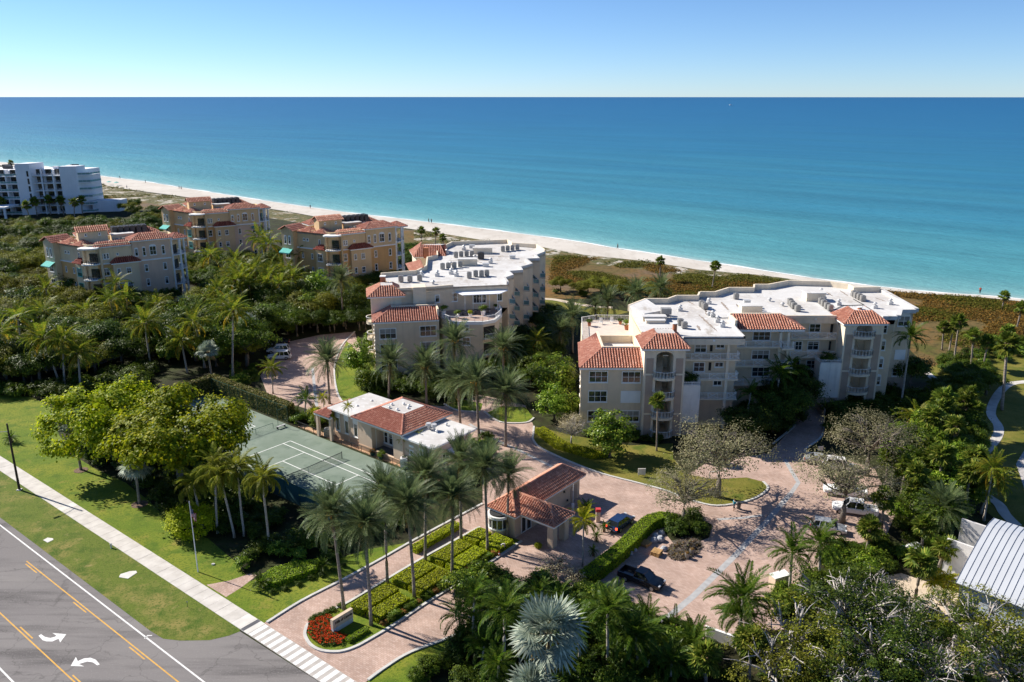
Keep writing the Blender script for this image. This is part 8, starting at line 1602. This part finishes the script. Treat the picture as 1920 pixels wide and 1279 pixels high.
# ---- entrance sign with script lettering
t = thing('entrance_sign', (*Q(-3.2, -25.1), 0), 'stone entrance sign with script lettering among the red flowers', 'sign'); m_stone = mat('sign_stone', (.58, .46, .34), .85, .08, 1.5, .2, 20, coord='World')
b = MB(); b.prism([Q(-3.45,-26.5), Q(-3.05,-26.5), Q(-3.05,-23.8), Q(-3.45,-23.8)], .62, 1.68); b.build('panel', m_stone, t); b = MB(); b.prism([Q(-3.43,-26.48), Q(-3.07,-26.48), Q(-3.07,-23.82), Q(-3.43,-23.82)], 0, .62); b.build('base', mat('sign_base', (.62, .62, .62), .85, .06, 1.5, coord='World'), t)
cu = bpy.data.curves.new('lettering', 'FONT'); cu.body = 'Villa di Lancia'; cu.size = .46; cu.shear = .35; cu.extrude = .02; cu.align_x = 'CENTER'; cu.align_y = 'CENTER'; cu.offset = .006
to = bpy.data.objects.new('tmp', cu); col.objects.link(to); dg = bpy.context.evaluated_depsgraph_get(); me = bpy.data.meshes.new_from_object(to.evaluated_get(dg)); bpy.data.objects.remove(to); me.materials.clear(); me.materials.append(mat('letter_brown', (.05, .035, .025), .6))
lt = bpy.data.objects.new('lettering', me); col.objects.link(lt); lt.parent = t; X_ = Vector((*CV, 0)); Z_ = Vector((*CU, 0)); Mx = Matrix((X_, Vector((0, 0, 1)), Z_)).transposed().to_4x4(); lt.matrix_local = Matrix.Translation(Vector((*Q(-3.04, -25.15), 1.2)) - t.location) @ Mx @ Matrix.Diagonal((.92, 1, 1, 1)); lt['kind'] = 'stuff'
# ---- traffic cone, barrier post, exit sign, lawn boards
q = G(936, 1043); t = thing('traffic_cone', q, 'orange traffic cone at the island kerb by the gatehouse', 'traffic cone'); m_or = mat('orange', (.62, .10, .015), .6); b = MB(); b.cyl(q.x, q.y, .04, .72, .17, .03, 12); b.build('cone', m_or, t); b = MB(); b.box(q.x - .2, q.x + .2, q.y - .2, q.y + .2, 0, .04); b.build('foot', m_or, t); b = MB(); b.cyl(q.x, q.y, .34, .48, .115, .085, 12); b.build('band', m_trim, t)
q = G(940, 1036); t = thing('card_reader', q, 'white curved card reader post behind the traffic cone', 'post'); b = MB(); b.tube([q, q + Vector((0, 0, 1.1)), q + Vector((.15, -.05, 1.25)), q + Vector((.35, -.1, 1.25))], .06, 8); b.build('post', m_trim, t); b = MB(); b.obox(q + Vector((.38, -.1, 1.1)), (1, 0, 0), (0, 1, 0), (0, 0, 1), .1, .12, .2); b.build('reader', m_metal, t)
q = G(1121, 978); t = thing('gate_pillar', q, 'pale gate pillar with a red cap sign at the exit lane', 'sign'); b = MB(); b.box(q.x - .28, q.x + .28, q.y - .28, q.y + .28, 0, 1.5); b.build('pillar', m_gate, t); b = MB(); b.obox(q + Vector((0, -.02, 1.72)), (1, 0, 0), (0, 1, 0), (0, 0, 1), .32, .3, .2); b.build('red_plate', mat('sign_red', (.50, .05, .05), .6), t)
q = G(1074, 957); t = thing('barrier_mast', q, 'slim white mast beside the gatehouse canopy', 'post'); b = MB(); b.cyl(q.x, q.y, 0, 3.9, .05, .04, 8); b.build('mast', m_trim, t); b = MB(); b.box(q.x - .18, q.x + .18, q.y - .18, q.y + .18, 0, 1.0); b.build('box', m_trim, t)
for p, w_, h_, lb in (((1203,894),1.1,1.3,'cream notice board on the right block lawn'),((1538,848),.8,1.0,'small pale notice board at the garage drive'),((1118,1066),.35,.6,'small white tag sign in front of the clipped hedge')):
    q = G(*p); t = thing('notice_board', q, lb, 'sign'); b = MB(); b.obox(q + Vector((0, 0, h_ * .65)), (1, 0, 0), (0, 1, 0), (0, 0, 1), w_ / 2, .05, h_ * .38); b.build('board', m_shaftw, t)
    for s in (-1, 1): b = MB(); b.cyl(q.x + s * w_ * .4, q.y + .08, 0, h_ * .8, .04, .04, 6); b.build('post', m_metal, t)
# ---- pallets, bags, brush pile, tubs
m_pal = mat('pallet_wood', (.48, .29, .12), .85, .2, 3); pi_ = 0
def pallet(c, z, ang, label, tilt=0):
    t = thing('pallet', (c[0], c[1], z), label, 'pallet', 'wooden pallets', ang); t.rotation_euler.x = tilt
    for i in range(7): b = MB(); b.obox((-.55 + i * 1.1 / 6, 0, .13), (1, 0, 0), (0, 1, 0), (0, 0, 1), .055, .55, .011); link('slat', b.mesh('slat', m_pal), t)
    for i in range(3): b = MB(); b.obox((0, -.5 + i * .5, .07), (1, 0, 0), (0, 1, 0), (0, 0, 1), .6, .045, .045); link('runner', b.mesh('runner', m_pal), t)
    for i in range(3): b = MB(); b.obox((-.5 + i * .5, 0, .012), (1, 0, 0), (0, 1, 0), (0, 0, 1), .05, .55, .011); link('slat', b.mesh('slat', m_pal), t)
ga, gb = G(1231, 1040), G(1210, 1022)
for k in range(4): pallet(ga.xy, k * .145, R(52 + k * 2), 'yellow wooden pallet in the near stack by the brush pile, ' + ['lowest', 'second', 'third', 'topmost'][k])
for k in range(3): pallet(gb.xy, k * .145, R(48 - k * 3), 'weathered wooden pallet in the rear stack by the hedge, ' + ['lowest', 'middle', 'topmost'][k])
rr = random.Random(77)
for k, (px, py, s_) in enumerate(((1230,1008,.5),(1238,1014,.55),(1226,1016,.5),(1240,1002,.45),(1182,1040,.4),(1190,1034,.35),(1245,1032,.45))):
    q = G(px, py); b = MB(); n_ = 9; secs = []
    for z_, f in ((0, .8), (.25, 1.0), (.55, .85), (.8, .4)): secs.append([(q.x + s_ * f * rr.uniform(.85, 1.15) * math.cos(6.283 * i / n_), q.y + s_ * f * rr.uniform(.85, 1.15) * math.sin(6.283 * i / n_), z_ * s_ * 1.6) for i in range(n_)])
    loft(b, secs); tag(b.build('rubble_bag', mat('bag_grey', (.34, .35, .37), .8, .2, 3)), 'grey rubble bag by the pallets, ' + ['left back one', 'right middle one', 'front one', 'right back one', 'one at the hedge foot', 'small one at the hedge foot', 'one right of the near pallets'][k], 'bag', 'grey rubble bags')
bp = thing('brush_pile', G(1285, 1030), 'heap of cut branches and dead leaves between the pallets and the tubs', 'brush pile'); b = MB(); b2 = MB(); c = G(1283, 1030)
for _ in range(1500):
    a = rr.uniform(0, 6.283); r_ = rr.random() ** .5; x = c.x + CV.x * math.cos(a) * r_ * 3.0 + CU.x * math.sin(a) * r_ * 1.7; y = c.y + CV.y * math.cos(a) * r_ * 3.0 + CU.y * math.sin(a) * r_ * 1.7; z = rr.uniform(.02, .95) * (1 - r_ ** 1.5) * (.7 + .5 * math.sin(a * 3)) + .06; d = Vector((rr.uniform(-1, 1), rr.uniform(-1, 1), rr.uniform(-.35, .35))).normalized()
    if rr.random() < .55: leaf_quad(b2, Vector((x, y, z + .05)), Vector((rr.uniform(-1, 1), rr.uniform(-1, 1), 1)), .3, rr, .6)
    else: p0 = Vector((x, y, z)); b.bar(p0 - d * .45, p0 + d * .45, .035, .03)
b.build('branches', m_bark, bp, kind='stuff'); b2.build('leaves', leafmat('pile_leaf', (.10, .06, .03), (.20, .14, .06), (.14, .16, .035), .1, .8, .1), bp, kind='stuff')
for k, (px, py) in enumerate(((1288,1047),(1297,1040))):
    q = G(px, py); t = thing('planter_tub', q, 'grey planter tub on the paving by the brush pile, ' + ('near one' if k == 0 else 'far one with red flowers'), 'planter'); b = MB(); b.tube([q, q + Vector((0, 0, .75))], [.24, .32], 12); b.build('tub', m_metal, t); link('plant', TREE['croton'][0][1], t, (0, 0, .55), sc_=.3)
q = G(1292, 1010)
for p in ((1262,985),(1290,990),(1310,1000),(1300,975),(1270,1000)): tree('shrubd', G(*p), 'KIND shrub in the bed behind the brush pile', 'brush pile bed shrubs', 1.0, cat='shrub')
b = MB(); b.prism(P2([(1244,996),(1262,970),(1300,968),(1335,985),(1330,1008),(1290,1022),(1262,1018)]), 0, .12); struct('planting_bed', b, m_soil)
# ---- low walls, bins, racks
for pts, h_, m, nm_, lb, ct_ in (([(1440,1098),(1468,1090),(1480,1100),(1452,1108)], 1.5, m_stone, 'utility_box', 'beige utility box at the plaza edge under the feather palms', 'utility box'), ([(1322,1192),(1378,1212),(1380,1216),(1324,1196)], 1.2, m_shaftw, 'garden_wall', 'short white garden wall among the foreground palms', 'wall'), ([(1855,1232),(1925,1262),(1930,1270),(1856,1240)], 1.6, m_conc2, 'garden_wall', 'long pale wall at the bottom right corner', 'wall'), ([(1690,1038),(1715,1030),(1735,1040),(1712,1052)], 1.0, m_shaftw, 'garden_wall', 'low grey wall in the right garden', 'wall')):
    Pp = P2(pts); t = thing(nm_, (*Pp[0], 0), lb, ct_); b = MB(); b.prism(Pp, 0, h_); b.build('wall' if 'wall' in nm_ else 'cabinet', m, t); c = sum(Pp, Vector((0, 0))) / 4; b = MB(); b.prism([c + (p - c) * 1.03 for p in Pp], h_, h_ + .08); b.build('coping', m_trim, t)
q = G(1385, 955); t = thing('wheeled_bin', q, 'dark wheeled bin beside the walking person', 'bin'); b = MB(); b.tube([q + Vector((0, 0, .12)), q + Vector((0, 0, 1.0))], [.22, .3], 4); b.build('body', m_metald, t); b = MB(); b.obox(q + Vector((0, 0, 1.04)), (1, 0, 0), (0, 1, 0), (0, 0, 1), .3, .3, .04); b.build('lid', m_metald, t)
for s in (-1, 1): b = MB(); b.tube([q + Vector((s * .2, .2, .1)), q + Vector((s * .26, .2, .1))], .1, 10); b.build('wheel', m_tyre, t)
t = thing('parking_barrier', G(1332, 896), 'white pipe barrier at the parking bay behind the oak', 'barrier'); a, c = G(1330, 897), G(1360, 893)
for i in range(3): q = a.lerp(c, i / 2); b = MB(); b.cyl(q.x, q.y, 0, 1.0, .05, .05, 8); b.build('post', m_trim, t)
b = MB(); b.bar(a + Vector((0, 0, 1.0)), c + Vector((0, 0, 1.0)), .08); b.build('rail', m_trim, t)
# terrace chairs on the right block
for k, (px, py) in enumerate(((1127,608),(1147,606))):
    q = G(px, py, 11.95); t = thing('terrace_chair', q, 'white chair on the right block roof terrace, ' + ('left' if k == 0 else 'right'), 'chair', 'terrace chairs'); b = MB(); b.obox(q + Vector((0, 0, .42)), (1, 0, 0), (0, 1, 0), (0, 0, 1), .3, .3, .04); b.build('seat', m_trim, t); b = MB(); b.obox(q + Vector((0, .28, .8)), (1, 0, 0), (0, 1, 0), (0, 0, 1), .3, .03, .4); b.build('backrest', m_trim, t)
    for sx in (-.25, .25):
        for sy in (-.25, .25): b = MB(); b.bar(q + Vector((sx, sy, 0)), q + Vector((sx, sy, .4)), .05); b.build('leg', m_trim, t)
for k, (px, py) in enumerate(((868,590),(892,588),(915,586))):
    q = G(px, py, TZ); t = thing('terrace_table', q, 'dark table on the penthouse terrace, ' + ['left', 'middle', 'right'][k] + ' one', 'table', 'terrace tables'); b = MB(); b.cyl(q.x, q.y, .68 + TZ, .74 + TZ, .65, .65, 14); b.build('top', m_metald, t); b = MB(); b.cyl(q.x, q.y, TZ, TZ + .68, .08, .06, 8); b.build('pedestal', m_metald, t); b = MB(); b.cyl(q.x, q.y, TZ, TZ + .04, .35, .3, 12); b.build('foot', m_metald, t)
b = MB(); q = G(150, 612); t = thing('garden_shelter', G(188, 615), 'small brown-roofed shelter in the woodland below the leftmost villa', 'shelter'); c = G(188, 615)
b = MB(); b.add([(c.x - 3, c.y - 2, 2.6), (c.x + 3, c.y - 2, 2.6), (c.x + 3, c.y + 2, 2.6), (c.x - 3, c.y + 2, 2.6), (c.x - 1, c.y, 3.6), (c.x + 1, c.y, 3.6)], [(0, 1, 5, 4), (1, 2, 5), (2, 3, 4, 5), (3, 0, 4), (3, 2, 1, 0)]); b.build('roof', mat('shelter_brown', (.30, .19, .13), .9), t)
for sx in (-2.6, 2.6):
    for sy in (-1.6, 1.6): b = MB(); b.bar((c.x + sx, c.y + sy, 0), (c.x + sx, c.y + sy, 2.6), .2); b.build('post', m_trim, t)
